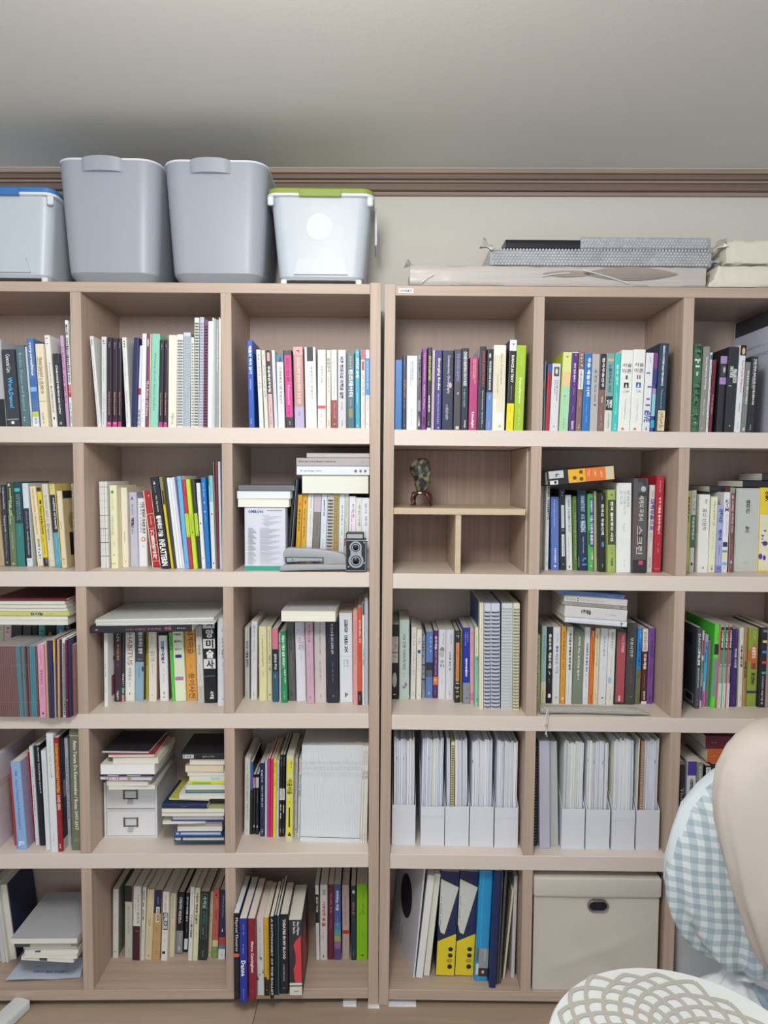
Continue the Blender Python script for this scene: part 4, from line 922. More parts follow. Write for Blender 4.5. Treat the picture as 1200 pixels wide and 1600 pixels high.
cell(0, 3, 350, 450, .225, [
 (172, 212, 157, 363, 10, '2658b4', 'tall cobalt blue book with bracketed white title', 'R* w .06 .38 .35 .75 예술의 역사 읽기;X w .14 .16 .2 .4;R cfdcf0 .44 .56 .4 .6 한국무용사;D cfdcf0 .88 .97 .3 .6'),
 (245, 275, 222, 428, 14, 'e9eae6', 'white book with thin dark title', 'R 444 .05 .5 .35 .65 무용의 정신과 기호학;D 777 .55 .62 .4 .6;D 777 .9 .98 .4 .6'),
 (282, 310, 257, 432, 16, 'd9d8ce', 'warm grey book with faint title', 'R 8a8a80 .18 .6 .4 .65 연극의 이론과 실제;D 555 .06 .12 .3 .6'),
 (313, 343, 290, 432, 12, 'e0b8bc', 'black and pink book with white brush title', 'B 1c1c20 0 .56 .03 .97;B e3b3b8 .03 .14 .25 .8;X a04050 .04 .13 .4 .6;R* w .2 .54 .28 .75 무용학연구방법;D 7a5058 .6 .97 .35 .65'),
 (350, 374, 328, 432, 16, 'd3dde4', 'thin pale blue book', 'D 7a8a99 .35 .8 .4 .6;D 667 .88 .97 .4 .6'),
 (376, 424, 362, 462, 14, 'dfe5e6', 'white book with small blue photo on top', 'B 4a7f9a 0 .1;T 2c3844 .02 .1 .3 .8;R 444 .17 .67 .35 .7 드라마투르기란 무엇인가;D 777 .7 .78 .4 .6;X 444 .965 .985 .2 .7'),
 (428, 488, 410, 432, 12, '25222b', 'black book with large magenta label', 'B d8308c .065 .86 .12 .88;R 5c1038 .1 .4 .3 .65 퍼포먼스의 새로운 물결;R f3c9dd .45 .7 .4 .6 Performance Art;D 5c1038 .72 .84 .3 .55;D ddd .92 .98 .4 .6'),
 (492, 560, 478, 408, 12, 'bd8f88', 'mauve book with pink head and lavender foot', 'B e9a3a8 0 .1;B b8aed2 .74 1;X 555 .04 .08 .3 .7;R f2e4e0 .13 .7 .38 .66 포스트드라마 연극의 미학과 공연 실천;D 555 .79 .85 .4 .6;X 444 .975 .99 .3 .7'),
 (568, 645, 557, 410, 12, 'eef1f0', 'wide white book with black label on top', 'B 26262c 0 .175 .22 .78;X w .035 .06 .3 .7;X c8404c .12 .15 .4 .7;R 555 .24 .64 .52 .7 퍼포먼스는 무엇인가;R 777 .24 .5 .3 .4 performance studies;D 777 .68 .8 .5 .6;X 444 .965 .985 .3 .7'),
 (651, 707, 650, 430, 12, 'edeee4', 'white book with red band near the foot', 'R 333 .2 .42 .4 .62 수행성의 미학;X 777 .06 .065 .3 .7;B d8505c .71 .75;D 777 .8 .97 .35 .6'),
 (711, 742, 711, 432, 14, 'dbd6c8', 'beige book with handwritten title', 'R 333 .1 .28 .25 .75 실험연극;R a09a8a .34 .55 .4 .6 예술과 삶;D 777 .9 .98 .3 .7'),
 (747, 787, 743, 430, 12, 'eff0ec', 'white book with dark red lower third', 'B 94383c .64 1;D 555 .07 .6 .4 .65;D e0b8a8 .67 .88 .3 .7;E w .94 .955 .4 .6'),
 (791, 850, 789, 430, 12, 'c9c9d0', 'lavender grey book with brush title', 'R* 26262c .08 .62 .3 .65 서구 현대극의 미학과 실천;D 444 .66 .78 .4 .6;D 444 .9 .98 .4 .6'),
 (852, 908, 850, 452, 12, '3f6470', 'dark teal book with bold white title', 'B 2f4e58 0 1 0 .15;R d8c88a .04 .2 .4 .6 무용연극;R* w .22 .58 .32 .75 탄츠테아터;D d0d8d8 .6 .72 .4 .6;B 8a8a52 .74 .86 .25 .75;X w .92 .97 .3 .7'),
 (911, 946, 908, 428, 14, '2fa0bd', 'cyan book with white title', 'X e0e0f0 .03 .07 .2 .8;R* w .1 .36 .25 .75 의미의 과정;D d8f0f4 .56 .7 .35 .6;T w .95 .98 .4 .6'),
 (950, 980, 950, 430, 12, 'e6e3da', 'off-white book with two dark pink labels', 'B c06a78 0 .125;X 4c2030 .02 .1 .35 .65;B 9c4860 .145 .26 .25 .75;D 333 .3 .6 .3 .7;D 555 .66 .8 .4 .6;D 666 .88 .98 .4 .6'),
 (983, 1018, 983, 430, 12, 'f2f3f2', 'white book with bright blue block', 'B 3c8fd8 .105 .575;R d8ecfa .14 .5 .35 .65 포스트드라마 연극;X 555 .03 .09 .3 .7;D 555 .6 .78 .3 .7;X 777 .92 .97 .3 .7'),
], where(0, 3), True)
cell(0, 4, 600, 440, .21667, [
 (70, 129, 75, 565, 10, '2b6fb6', 'plain bright blue book', ''),
 (131, 160, 133, 535, 14, '252c40', 'dark navy book with orange title', 'X 8fa0c0 .07 .12 .4 .6;R c8844c .32 .56 .4 .75 PERFORMANCE and CULTURE;D c8c8d0 .6 .72 .4 .6;E 889 .93 .95 .4 .6'),
 (161, 238, 163, 535, 10, 'dfe2e8', 'wide white book with two thin title lines', 'R 555 .07 .33 .5 .62 DANCE ANTHROPOLOGY;R 777 .08 .4 .35 .45 Dances and Human Movement;D c08088 .72 .95 .42 .55'),
 (240, 266, 243, 530, 12, '8c8f92', 'grey photo book with black capitals', 'R* 222 .06 .42 .3 .8 DRAMATURGIE;B 55585c .42 .6 .1 .9;B 2c2d31 .75 1 .2 .9;T d0d0d0 .8 .95 .2 .7'),
 (268, 303, 278, 483, 10, '7c2f86', 'purple book with thin white title', 'R e8d0ec .05 .4 .4 .65 Topics in Contemporary Dance;R e8d0ec .44 .74 .4 .65 Aesthetics of Dance;B 2a2030 .84 .95 .35 .7'),
 (307, 337, 317, 475, 10, '24262c', 'black book with lime capitals', 'R* b8cc4a .1 .4 .3 .75 SINGULARITIES;R* e8e8e8 .58 .78 .35 .65 ANDRE LEPECKI;X w .9 .95 .3 .6;B e8e8e8 .975 1'),
 (339, 360, 350, 495, 12, 'c8b4be', 'dusty lilac book with tiny letters', 'D 9a7a8a .1 .9 .3 .6'),
 (362, 412, 372, 495, 12, '34357c', 'indigo book with pale yellow title', 'R* e8e4b0 .1 .5 .35 .7 Emerging Bodies;R cfd0ea .54 .92 .4 .6 Gabriele Klein, Sandra Noeth (eds.);X w .965 .99 .4 .7'),
 (417, 497, 424, 497, 10, '222944', 'wide navy book with white script title', 'R d8dcea .06 .54 .42 .66 Contemporary Choreography;E c8a8b8 .4 .47 .55 .85;R b8bcd0 .68 .87 .35 .6 a critical reader;X w .945 .99 .3 .7'),
 (500, 552, 510, 488, 10, '46434a', 'dark grey book with periwinkle capitals', 'R* 7c86d0 .05 .4 .35 .7 THE CHOREOGRAPHIC;R w .53 .56 .4 .7 Joy;B c8ccb8 .95 .99 .3 .75'),
 (554, 604, 562, 480, 10, '1d2a3c', 'dark blue book with white stencil capitals', 'R* d8e0e8 .04 .46 .3 .7 CHOREOGRAPHING DISCOURSES;R a8b4c4 .5 .72 .35 .6 a dance reader;R w .88 .97 .4 .7 Routledge'),
 (609, 668, 622, 545, 8, 'b23a78', 'magenta book with cream title', 'R f0c89a .03 .3 .35 .52 Space Theatre Installation;R f0c89a .03 .36 .58 .75 Dance and Performance Art;R* w .75 .97 .3 .6 Limelight'),
 (679, 727, 692, 468, 8, '27303c', 'dark slate book with red capitals', 'R* b84a50 .06 .48 .4 .75 DANCE [AND] THEORY;R c8d0d8 .52 .93 .45 .65 Gabriele Brandstetter, Gabriele Klein;X w .95 .985 .35 .65', dict(covl='B d8dade 0 1 0 .9')),
 (730, 775, 746, 487, 12, '22262e', 'black and blue book with dancer photo', 'B 6488c4 .53 1;E e0d0c0 .05 .11 .3 .6;R* e0e4ea .15 .5 .4 .68 MODERN HAS DANCE;R d0dcf0 .56 .62 .4 .6 essays;D d0dcf0 .9 .98 .4 .6'),
 (779, 868, 790, 457, 8, 'e9e9dc', 'wide cream book with angled beige block', 'B dcd5b8 .62 .63;B ded7bd .12 .62;R 8a8270 .1 .46 .55 .72 Planes of composition;R 777 .35 .56 .3 .42 dance, theory and the global;B e2dcc4 .63 .78 .3 .97;D 777 .94 .98 .4 .7'),
 (877, 930, 907, 420, 8, '25272b', 'black and yellow book with white head label', 'B e3e4e6 0 .12;X 444 .04 .09 .35 .7;R* w .17 .47 .4 .68 DANCE AS TEXT;D c8c8c8 .5 .66 .45 .6;B f0dc22 .7 1;D a08a20 .72 .8 .4 .6;D a08a20 .9 .97 .4 .6'),
 (934, 1004, 959, 458, 8, 'a3c52c', 'lime green book with white title', 'R* e8f4c0 .38 .68 .4 .62 Danceference;D dcecaa .1 .3 .45 .6;D dcecaa .74 .97 .4 .6'),
], where(0, 4), True)
cell(0, 5, 830, 450, .19167, [
 (70, 96, 86, 600, 20, '5b6d9c', 'slate blue book with orange square', 'X c0c8dc .05 .2 .3 .6;B d87a4a .28 .4 .2 1;X dde .42 .5 .3 .6;D c8d0e0 .9 .97 .3 .6'),
 (96, 107, 112, 598, 16, '4a938c', 'thin teal book', ''),
 (109, 146, 138, 620, 8, 'a82a3c', 'red book with blue head', 'B 2b5ca8 0 .13;D d08088 .55 .62 .4 .6'),
 (149, 218, 176, 615, 8, 'd8dadc', 'pale grey book with portrait photo', 'B 4a4a4c .05 .19 .2 .8;E d8d4d0 .07 .16 .35 .65;R 444 .24 .55 .58 .72 무용 예술 미학의 이해;R 666 .24 .45 .32 .44 한국 무용사;X 666 .93 .97 .35 .6'),
 (226, 298, 262, 522, 8, 'b4d49a', 'green book with peach block and yellow head', 'B dbe08c 0 .25;B e8c890 .25 .43;B a6d8ae .43 1;X 667 .05 .1 .35 .65;D 556 .5 .62 .35 .55;D 445 .83 .99 .4 .55', dict(covl='B c8cc3a 0 1')),
 (300, 357, 330, 522, 12, '5b3280', 'purple book with white Korean title', 'B e6e8e8 0 .01;X e0d8ec .03 .1 .35 .8;R* e8e0f0 .14 .38 .4 .65 한국 현대 춤작가;D c8b8dc .4 .56 .45 .62;D c8b8dc .68 .76 .45 .6;R* e8e0f0 .87 .98 .4 .7 현대미학사'),
 (362, 408, 391, 520, 10, '8a6c62', 'brown book with square white label', 'X d8c8c0 .03 .2 .2 .8;B e0e2da .22 .47 .1 .95;S 555 .24 .45 .35 .65 고향 속의 꿈;D e0d4cc .57 .7 .4 .6;X e8e0d8 .92 .98 .3 .7'),
 (412, 472, 440, 535, 8, '2a74c0', 'blue book with large white stacked title', 'R* w .05 .55 .4 .78 무용 예술의 이해;D c8dcf0 .58 .9 .45 .6'),
 (475, 540, 500, 537, 10, 'b9b6b4', 'grey book with round Korean title', 'X 333 .09 .14 .25 .8;R 555 .2 .62 .4 .62 춤 공감 치유 사유;X 333 .65 .69 .35 .75;X 333 .96 .99 .2 .6'),
 (542, 591, 567, 537, 8, '86655a', 'brown book with black upper half', 'B 2e2d33 0 .46;R* e6e6e6 .05 .43 .35 .68 한국무용연구;R w .55 .63 .4 .6 예술;D d8c8c0 .8 .97 .35 .6'),
 (594, 655, 620, 532, 8, 'd9dad2', 'teal headed book with black title band', 'B 7ba3a4 0 .55;B e8b078 .07 .1 .15 .9;R* 3f5258 .14 .5 .35 .68 노름마치의 시간;B 35363a .55 .73;H* w .59 .7 .15 .9 기생;D 888 .77 .97 .35 .65'),
 (657, 704, 686, 535, 8, '3fc4bd', 'turquoise book with white title', 'R* b8f0e8 .14 .42 .35 .65 몸과 문화;R c8f4ee .5 .78 .45 .6 한국문화예술;R d8f8f4 .9 .98 .4 .6 푸른'),
 (706, 803, 741, 505, 6, 'e9eae6', 'thick white book with black pen square', 'H 555 .16 .21 .1 .88 서술;H 555 .23 .285 .1 .88 이론;H 555 .31 .36 .42 .58 I;B 1d1d22 .4 .465 .3 .7;T w .41 .46 .4 .6;D 999 .5 .54 .15 .85;D aaa .6 .88 .42 .58;E e07a30 .955 .985 .25 .5'),
 (806, 902, 840, 500, 6, 'e9eae6', 'thick white book with blue pen square', 'H 555 .16 .21 .1 .88 서술;H 555 .23 .285 .1 .88 이론;H 555 .31 .36 .36 .64 II;B 2a62a8 .4 .465 .3 .7;T w .41 .46 .4 .6;D 999 .5 .54 .15 .85;D aaa .6 .88 .42 .58;E e07a30 .955 .985 .25 .5'),
 (904, 966, 942, 527, 8, 'e2e3e6', 'white book with broken violet capitals', 'X 6a72b8 .18 .34 .1 .8;X 5a62a8 .42 .8 .1 .9;X 88a .06 .16 .4 .65;R* 5a62a8 .74 .88 .15 .85 OVE;B dfe0e4 .88 .98 .1 .9;T 444 .93 .98 .4 .6'),
 (968, 998, 1005, 530, 14, '4a50a8', 'violet, pink and cyan striped book', 'B 8c4a8a 0 .2;B 3a4a96 .2 .4;B b59ac8 .45 .52;B 9ad4e4 .52 .8;B 3fb8dc .85 .95'),
 (1003, 1084, 1052, 450, 4, '2b4058', 'tall navy book with cream library label', 'R* dfe6ee .03 .48 .35 .55 READING CONTEMPORARY PERFORMANCE;R a8b8c8 .52 .74 .4 .55 Theatre across the arts;B e3d3b0 .76 .99 .18 .96;D 6a5a3a .77 .97 .22 .9', dict(covl='B 25384e 0 1')),
], where(0, 5), True)
cell(0, 6, 1030, 450, .15625, [
 (302, 394, 346, 560, 6, '2f5c40', 'speckled green book with white stacked words', 'D 6f9a78 0 1 .05 .9;X 1d3a28 .02 .95 .2 1;B 3a6a4c .15 .44 .1 .9;X dfe8dc .17 .43 .12 .85;X w .89 .92 .35 .65'),
 (397, 464, 448, 585, 6, '8b8b86', 'grey book with white title', 'R* e6e6e2 .12 .5 .4 .66 Susan Rethorst, Dancing;R dcdcd8 .62 .8 .4 .6 Rainer Vogel;X dcdcd8 .95 .99 .3 .6'),
 (466, 487, 515, 645, 8, 'dfe4e8', 'thin white book with blue band', 'B 2f6cb0 .03 .09;R 444 .12 .95 .3 .7 Contemporary Choreography in Korea'),
 (489, 528, 541, 715, 10, '6f2233', 'dark red book', 'R d8a0a8 .48 .75 .4 .65 TUDOR BIBLE'),
 (570, 638, 616, 680, 12, '2c2a32', 'black book with two violet blocks', 'B a58ac4 0 .1;B a58ac4 .28 .37;B 484850 .12 .27 .2 .9;E b8b8b8 .14 .22 .45 .8'),
 (641, 748, 697, 587, 4, '2a2b32', 'thick black book with white leaf drawing', 'X d0d2d6 .09 .14 .1 .95;X c8cace .17 .2 .6 .95;R* e6e6e6 .26 .42 .55 .95 PINA BAUSCH;R* e6e6e6 .23 .36 .2 .5 DANCE THEATRE;X aaa .45 .52 .1 .5;X w .92 .96 .3 .6'),
 (750, 812, 815, 570, 4, 'dde0e6', 'white book with photo of figures on top', 'B 1c1c22 0 .12;E e0b878 .03 .11 .3 .8;R* c86a74 .17 .54 .4 .66 Tanz Theater Wuppertal;R 555 .66 .76 .4 .6 Lucy Shaw;D 999 .88 .97 .35 .6'),
 (814, 868, 868, 740, 6, '7e7f7c', 'mid grey book with narrow white title', 'R* e4e4e0 .12 .6 .45 .7 SPACE BODY TIME MOVEMENT;E c8c8c4 .93 .98 .3 .7', {}),
 (872, 940, 912, 685, 6, '25262e', 'black book with white sourcebook title', 'R* e6e6ea .03 .64 .5 .75 THE PINA BAUSCH SOURCEBOOK;R c8c8d0 .03 .42 .3 .44 EDITED BY ROYD CLIMENHAGA;R c8c8d0 .9 .97 .4 .6 Routledge'),
 (1190, 1300, 1250, 150, 4, 'c6c9da', 'big lavender document box with handwriting', 'B 2c2d33 .0 .12', dict(n='document_box', cat='box', d=262, covl='B 33343a 0 .13;D 7a80a8 .25 .28 .2 .8;D 7a80a8 .33 .36 .1 .9;D 9a9ec0 .42 .44 .3 .7;D 7a80a8 .55 .57 .5 .7')),
], where(0, 6), True)

# --- second shelf
cell(1, 1, 0, 690, .1375, [
 (-60, -12, -150, 590, 1412, '5a7a60', 'dark green book at the picture edge', ''),
 (-10, 51, -92, 600, 1415, 'b9ab84', 'khaki book with plain spine', 'D 7a6c4c .8 .95 .4 .6'),
 (53, 113, -1, 490, 1415, '3b3c48', 'charcoal book with white title', 'R* c8c8d0 .03 .3 .35 .65 Goodbye to Dance History;R c8c8d0 .38 .58 .3 .7 Engaging with;R 9a9aa8 .6 .9 .35 .65 Western Dance History;X w .95 .98 .3 .7'),
 (118, 196, 66, 460, 1418, '6b7d5c', 'olive green book with leafy title', 'B 3c4a3c 0 .4;R* c8d8a0 .07 .4 .4 .7 making of;R* c8d8a0 .22 .5 .2 .5 a contemporary dance;R b8c890 .6 .8 .4 .65 Deborah Hay;E c8d8a0 .015 .05 .25 .6;T b8c860 .95 .98 .2 .8'),
 (200, 292, 150, 455, 1420, '24424c', 'dark teal book with turquoise foot', 'B 3fc4c4 .075 .115 .1 .75;R 7fb0b8 .15 .45 .5 .7 DRAMATURGY;R 7fb0b8 .15 .45 .25 .42 IN MOTION;B 35807c .49 1;D 80b8b0 .53 .66 .4 .6'),
 (304, 370, 240, 472, 1420, 'd8e4ee', 'pale blue book with charcoal lower band', 'D b8b8c0 .05 .07 .2 .8;B 2f3042 .3 .9;R 9a9ab0 .33 .55 .4 .65 CRITICAL MOVES;R w .58 .86 .4 .65 Dance Studies in Theory and Politics;D 888 .93 .95 .2 .7', dict(cov='B d0d8d0 0 1')),
 (425, 495, 330, 505, 1418, 'ecdfba', 'cream book with red title and blue logo', 'R c8605a .03 .6 .4 .62 THE ONE ACT DANCE OF MODERN DANCE;R* 2a6a9a .66 .9 .5 .75 MODERN DANCE;B e0e4e4 .76 .95 .2 .95;X 557 .78 .94 .3 .8'),
 (498, 552, 410, 520, 1418, 'e6d02c', 'yellow book with black head and foot', 'B 33343e 0 .05;B 3c3620 .16 .21 .4 .8;R* 4a4420 .23 .6 .35 .75 Tattoo and the Dancer;R 6a6020 .63 .85 .4 .6 a dance of dark bodies;B 2c2f44 .89 1;X e8e8e8 .9 .98 .5 .8', dict(cov='B c8ccb0 0 1')),
 (557, 627, 467, 480, 1425, 'dcd6c8', 'beige book with thin grey title', 'R 77756c .14 .45 .4 .62 DONT INTO;R 77756c .48 .68 .35 .7 Dance;B aaa .93 .934'),
 (636, 698, 552, 480, 1430, 'e2d27c', 'yellow, black and blue banded book', 'X a8923c .01 .11 .2 .8;B 26283a .13 .58;R* e6e6e6 .17 .54 .5 .78 POETICS OF DANCE;B 5ba6c0 .58 1;D b8dce8 .6 .78 .4 .6;D b8dce8 .88 .96 .4 .6'),
 (703, 762, 638, 560, 1438, 'e6d9b8', 'cream book with thin italic title', 'R f6f2e0 .1 .38 .3 .6 Dance Pieces;R a89a78 .4 .5 .4 .6 letters;X 55503c .88 .96 .3 .7', dict(cov='B ddc9a0 0 1;B 222228 0 .1;B 222228 .55 .85 .2 .8;E b8a070 .28 .5 .2 .5')),
 (849, 872, 808, 480, 1420, 'e3dcc0', 'thin cream book with dark capitals', 'R* 3a382c .02 .7 .3 .75 THE ART OF MAKING DANCES - DORIS HUMPHREY;D 8a866c .74 .95 .3 .6'),
], where(1, 1))
cell(1, 2, 120, 690, .20833, [
 (180, 248, 163, 300, 948, 'e9ebe6', 'white book with black window grid', 'B 2c3036 .06 .064;B 8a9096 .14 .142;B 8a9096 .22 .222;B 8a9096 .3 .302;B 1c2026 .39 .394;B 9aa0a6 .46 .462;B 1c2026 .54 .545;B 8a9096 .62 .622;B 1c2026 .7 .705;B 8a9096 .78 .782;B 1c2026 .86 .865;B 2c3036 0 1 .6 .63;B 2c3036 0 1 .95 .99;B 9aa0a6 0 1 .2 .215;B 9aa0a6 0 1 .4 .415'),
 (257, 312, 241, 328, 952, 'eceac4', 'pale yellow book with green leaf mark', 'E 2f9a5a .06 .1 .25 .6;R 8ab89a .14 .3 .3 .5 오즈의 공간;R 8ab89a .36 .6 .25 .45 OPEN SPACES;X 777 .68 .76 .4 .6;X 3f9a64 .83 .87 .3 .6;B 2c4a34 .94 .945 .1 .7', dict(cov='B e6e2b8 0 1')),
 (331, 388, 318, 345, 942, 'ebe5d0', 'cream book with embossed white title', 'D fbf8ec .06 .55 .2 .6;D 8a8470 .56 .7 .4 .6;X b8a888 .92 .95 .4 .8', dict(cov='B e0d9c0 0 1')),
 (397, 460, 381, 380, 937, 'c3c4d4', 'lavender grey book with black title', 'T 6a5ac0 .05 .1 .2 .6;D 555 .14 .32 .25 .6;S* 222 .34 .47 .2 .6 세븐;R 555 .49 .56 .3 .5 닐스;X 555 .94 .955 .3 .5'),
 (465, 530, 448, 425, 935, 'eceef0', 'white book with round coffee cup mark', 'R* 444 .06 .52 .5 .8 너의 첫번째 고독한 친구;R 888 .06 .5 .25 .42 여행자의 도서관에서;E c89a5a .565 .64 .35 .85;E f2f2f2 .585 .62 .45 .7;D 888 .66 .73 .5 .7;X 444 .92 .95 .2 .8'),
 (568, 630, 496, 365, 943, 'b8252c', 'red book with cream edges and white blocks', 'B eadfc0 0 1 0 .1;B eadfc0 0 1 .93 1;X f0d8c8 .06 .09 .4 .7;B e8dcc0 .3 .305;D f0e0d0 .33 .46 .4 .65;B e8dcc0 .49 .495;S* f4f0e8 .51 .9 .25 .72 기쁨의고사;B e8dcc0 .71 .715;B e8dcc0 .92 .925'),
 (638, 700, 546, 262, 955, '1f2026', 'black book with white striped capitals', 'T c8c8c8 .04 .08 .3 .6;X 888 .1 .18 .3 .6;R e0e0e0 .2 .38 .35 .6 one day more;X* w .42 .5 .2 .7;R* f4f4f4 .42 .65 .2 .7 블라제의 기술;R* f6f6f6 .68 .97 .18 .75 INFLATTERIN', dict(d=185)),
 (708, 726, 616, 265, 953, 'e0c838', 'thin yellow book with grey top', 'B 8c877c 0 .3;B 2c2c2c .15 .3 .4 1'),
 (727, 748, 649, 265, 953, '3c3c40', 'thin charcoal book', ''),
 (750, 773, 666, 270, 953, 'e9edf0', 'thin white magazine without title', '', dict(n='magazine')),
 (774, 795, 692, 272, 954, 'e9edf0', 'thin white magazine without title', '', dict(n='magazine')),
 (796, 811, 714, 265, 955, 'dcd8ea', 'thin pale violet magazine', '', dict(n='magazine')),
 (812, 844, 748, 258, 956, '6ab6e4', 'sky blue book leaning with the magazines', 'X 3a7ab0 .04 .07 .3 .7;X 3a6a9a .92 .96 .3 .7', dict(cov='B e6e2d8 0 1')),
 (845, 873, 785, 285, 956, 'bf3347', 'red workbook with lime label', 'B c0d83c .38 .64 .05 1;D 5a6a1c .4 .58 .4 .6;T 333 .61 .63 .5 .8', dict(n='workbook')),
 (875, 906, 814, 282, 956, 'c3e032', 'lime green workbook', 'B b4d030 .38 .64;D 5a6a1c .4 .58 .4 .6;T 333 .58 .6 .4 .7', dict(n='workbook')),
 (908, 936, 858, 282, 953, '3c3d42', 'black workbook with lime label', 'B c0d83c .38 .635 .05 1;D 5a6a1c .4 .58 .4 .6;T 333 .61 .63 .5 .8', dict(n='workbook')),
 (937, 966, 893, 310, 953, 'e9edf0', 'white book with small black bird mark', 'D 8a90a0 .1 .2 .4 .7;T 333 .45 .48 .3 .7;D 8a90a0 .52 .64 .4 .6;X 333 .88 .9 .3 .7'),
 (970, 1004, 929, 270, 953, '1f78c8', 'bright blue book with white triangles', 'D cfe4f8 .06 .22 .3 .6;T w .26 .28 .35 .65;T w .36 .38 .35 .65;X bcd8f0 .42 .5 .4 .6;E 333a50 .93 .95 .4 .6'),
 (1012, 1042, 985, 255, 955, 'dfeaea', 'white book with pale cyan head', 'B 86c8d4 0 .28;D 3a8ab0 .08 .2 .3 .7;E 333 .4 .42 .4 .7;D 9ab0b4 .3 .62 .3 .6;E 333 .93 .95 .4 .7;B 3f8a64 0 .1 0 .3'),
 (1045, 1055, 1018, 153, 950, 'a09f98', 'tall thin grey folder', '', dict(n='folder', d=215)),
 (1056, 1072, 1036, 153, 955, '7c2734', 'tall dark red folder', '', dict(n='folder', d=215)),
 (1073, 1090, 1057, 150, 955, 'c9d6e4', 'tall pale blue folder', '', dict(n='folder', d=215)),
 (1091, 1104, 1089, 152, 955, 'ecece8', 'tall white folder beside the partition', '', dict(n='folder', d=215)),
], where(1, 2))
cell(1, 3, 350, 690, .20833, [
 (465, 486, 516, 278, 906, '2a2b30', 'tall leaning black binder', '', dict(n='binder', d=190, sb=70)),
 (490, 510, 540, 284, 906, '26303f', 'tall leaning dark blue binder', 'B 8c98a8 0 1 .1 .25', dict(n='binder', d=190, sb=68)),
 (530, 566, 553, 400, 906, 'd9a52c', 'mustard yellow book with small red apple', 'E d85a3a .1 .15 .4 .75;R* 5a3c10 .19 .5 .4 .66 꽃길만 걸어요', dict(sb=75)),
 (569, 607, 582, 393, 906, 'dfae34', 'golden yellow book with orange dot', 'E d85a3a .08 .14 .4 .75;R 5a3c10 .2 .6 .4 .66 당신이 옳다고 말해주세요', dict(sb=75)),
 (609, 655, 620, 393, 906, 'e6e8e6', 'white book with grey Korean title', 'D 777 .03 .6 .45 .7;X 4a90c8 .73 .77 .4 .7;D 555 .8 .9 .4 .6', dict(sb=75)),
 (658, 712, 672, 393, 906, '807a76', 'grey brown book with lilac head', 'B cabcc8 0 .24;D 4a4440 .32 .6 .4 .6', dict(sb=75)),
 (715, 762, 727, 393, 906, 'd9e3ec', 'pale blue book with small black title', 'R* 333 .08 .3 .4 .6 현대적이지 않은;D 99a .4 .55 .4 .6;D 555 .6 .75 .35 .5', dict(sb=75)),
 (765, 808, 776, 396, 906, 'd8d4d4', 'white notebook with dark plastic spiral', '', dict(sb=72, n='notebook', spiral=1, wire='4a4448', pit=.009)),
 (810, 852, 820, 392, 906, 'dcc98c', 'cream notebook with gold spiral', '', dict(sb=72, n='notebook', spiral=1, wire='a88a4a', pit=.006)),
 (856, 898, 866, 392, 906, 'dfe9f0', 'pale blue book with two title lines', 'R 445 .15 .55 .45 .62 문화예술의 기회;D 778 .6 .7 .3 .5;D 445 .7 .95 .45 .6', dict(sb=75)),
 (901, 930, 908, 390, 906, 'cfd8c8', 'pale green book with red seal label', 'D a04a4a .1 .5 .3 .6;B c8343c .6 .7', dict(sb=75)),
 (935, 985, 940, 410, 906, 'eceaf0', 'white book with pink title', 'R d05a88 .2 .48 .3 .45 초판본 시집;R 777 .1 .3 .5 .7 윤동주', dict(sb=75)),
 (987, 1032, 988, 420, 906, 'e6e6e2', 'off-white book with grey lettering', 'R 777 .1 .4 .4 .7 무진기행;D 999 .48 .7 .4 .6', dict(sb=75)),
 (1034, 1093, 1035, 422, 906, 'eaf0f4', 'bluish white book beside the post', 'R 778 .08 .4 .4 .65 빛의 제국;D 99a .48 .8 .4 .6', dict(sb=75)),
], where(1, 3))
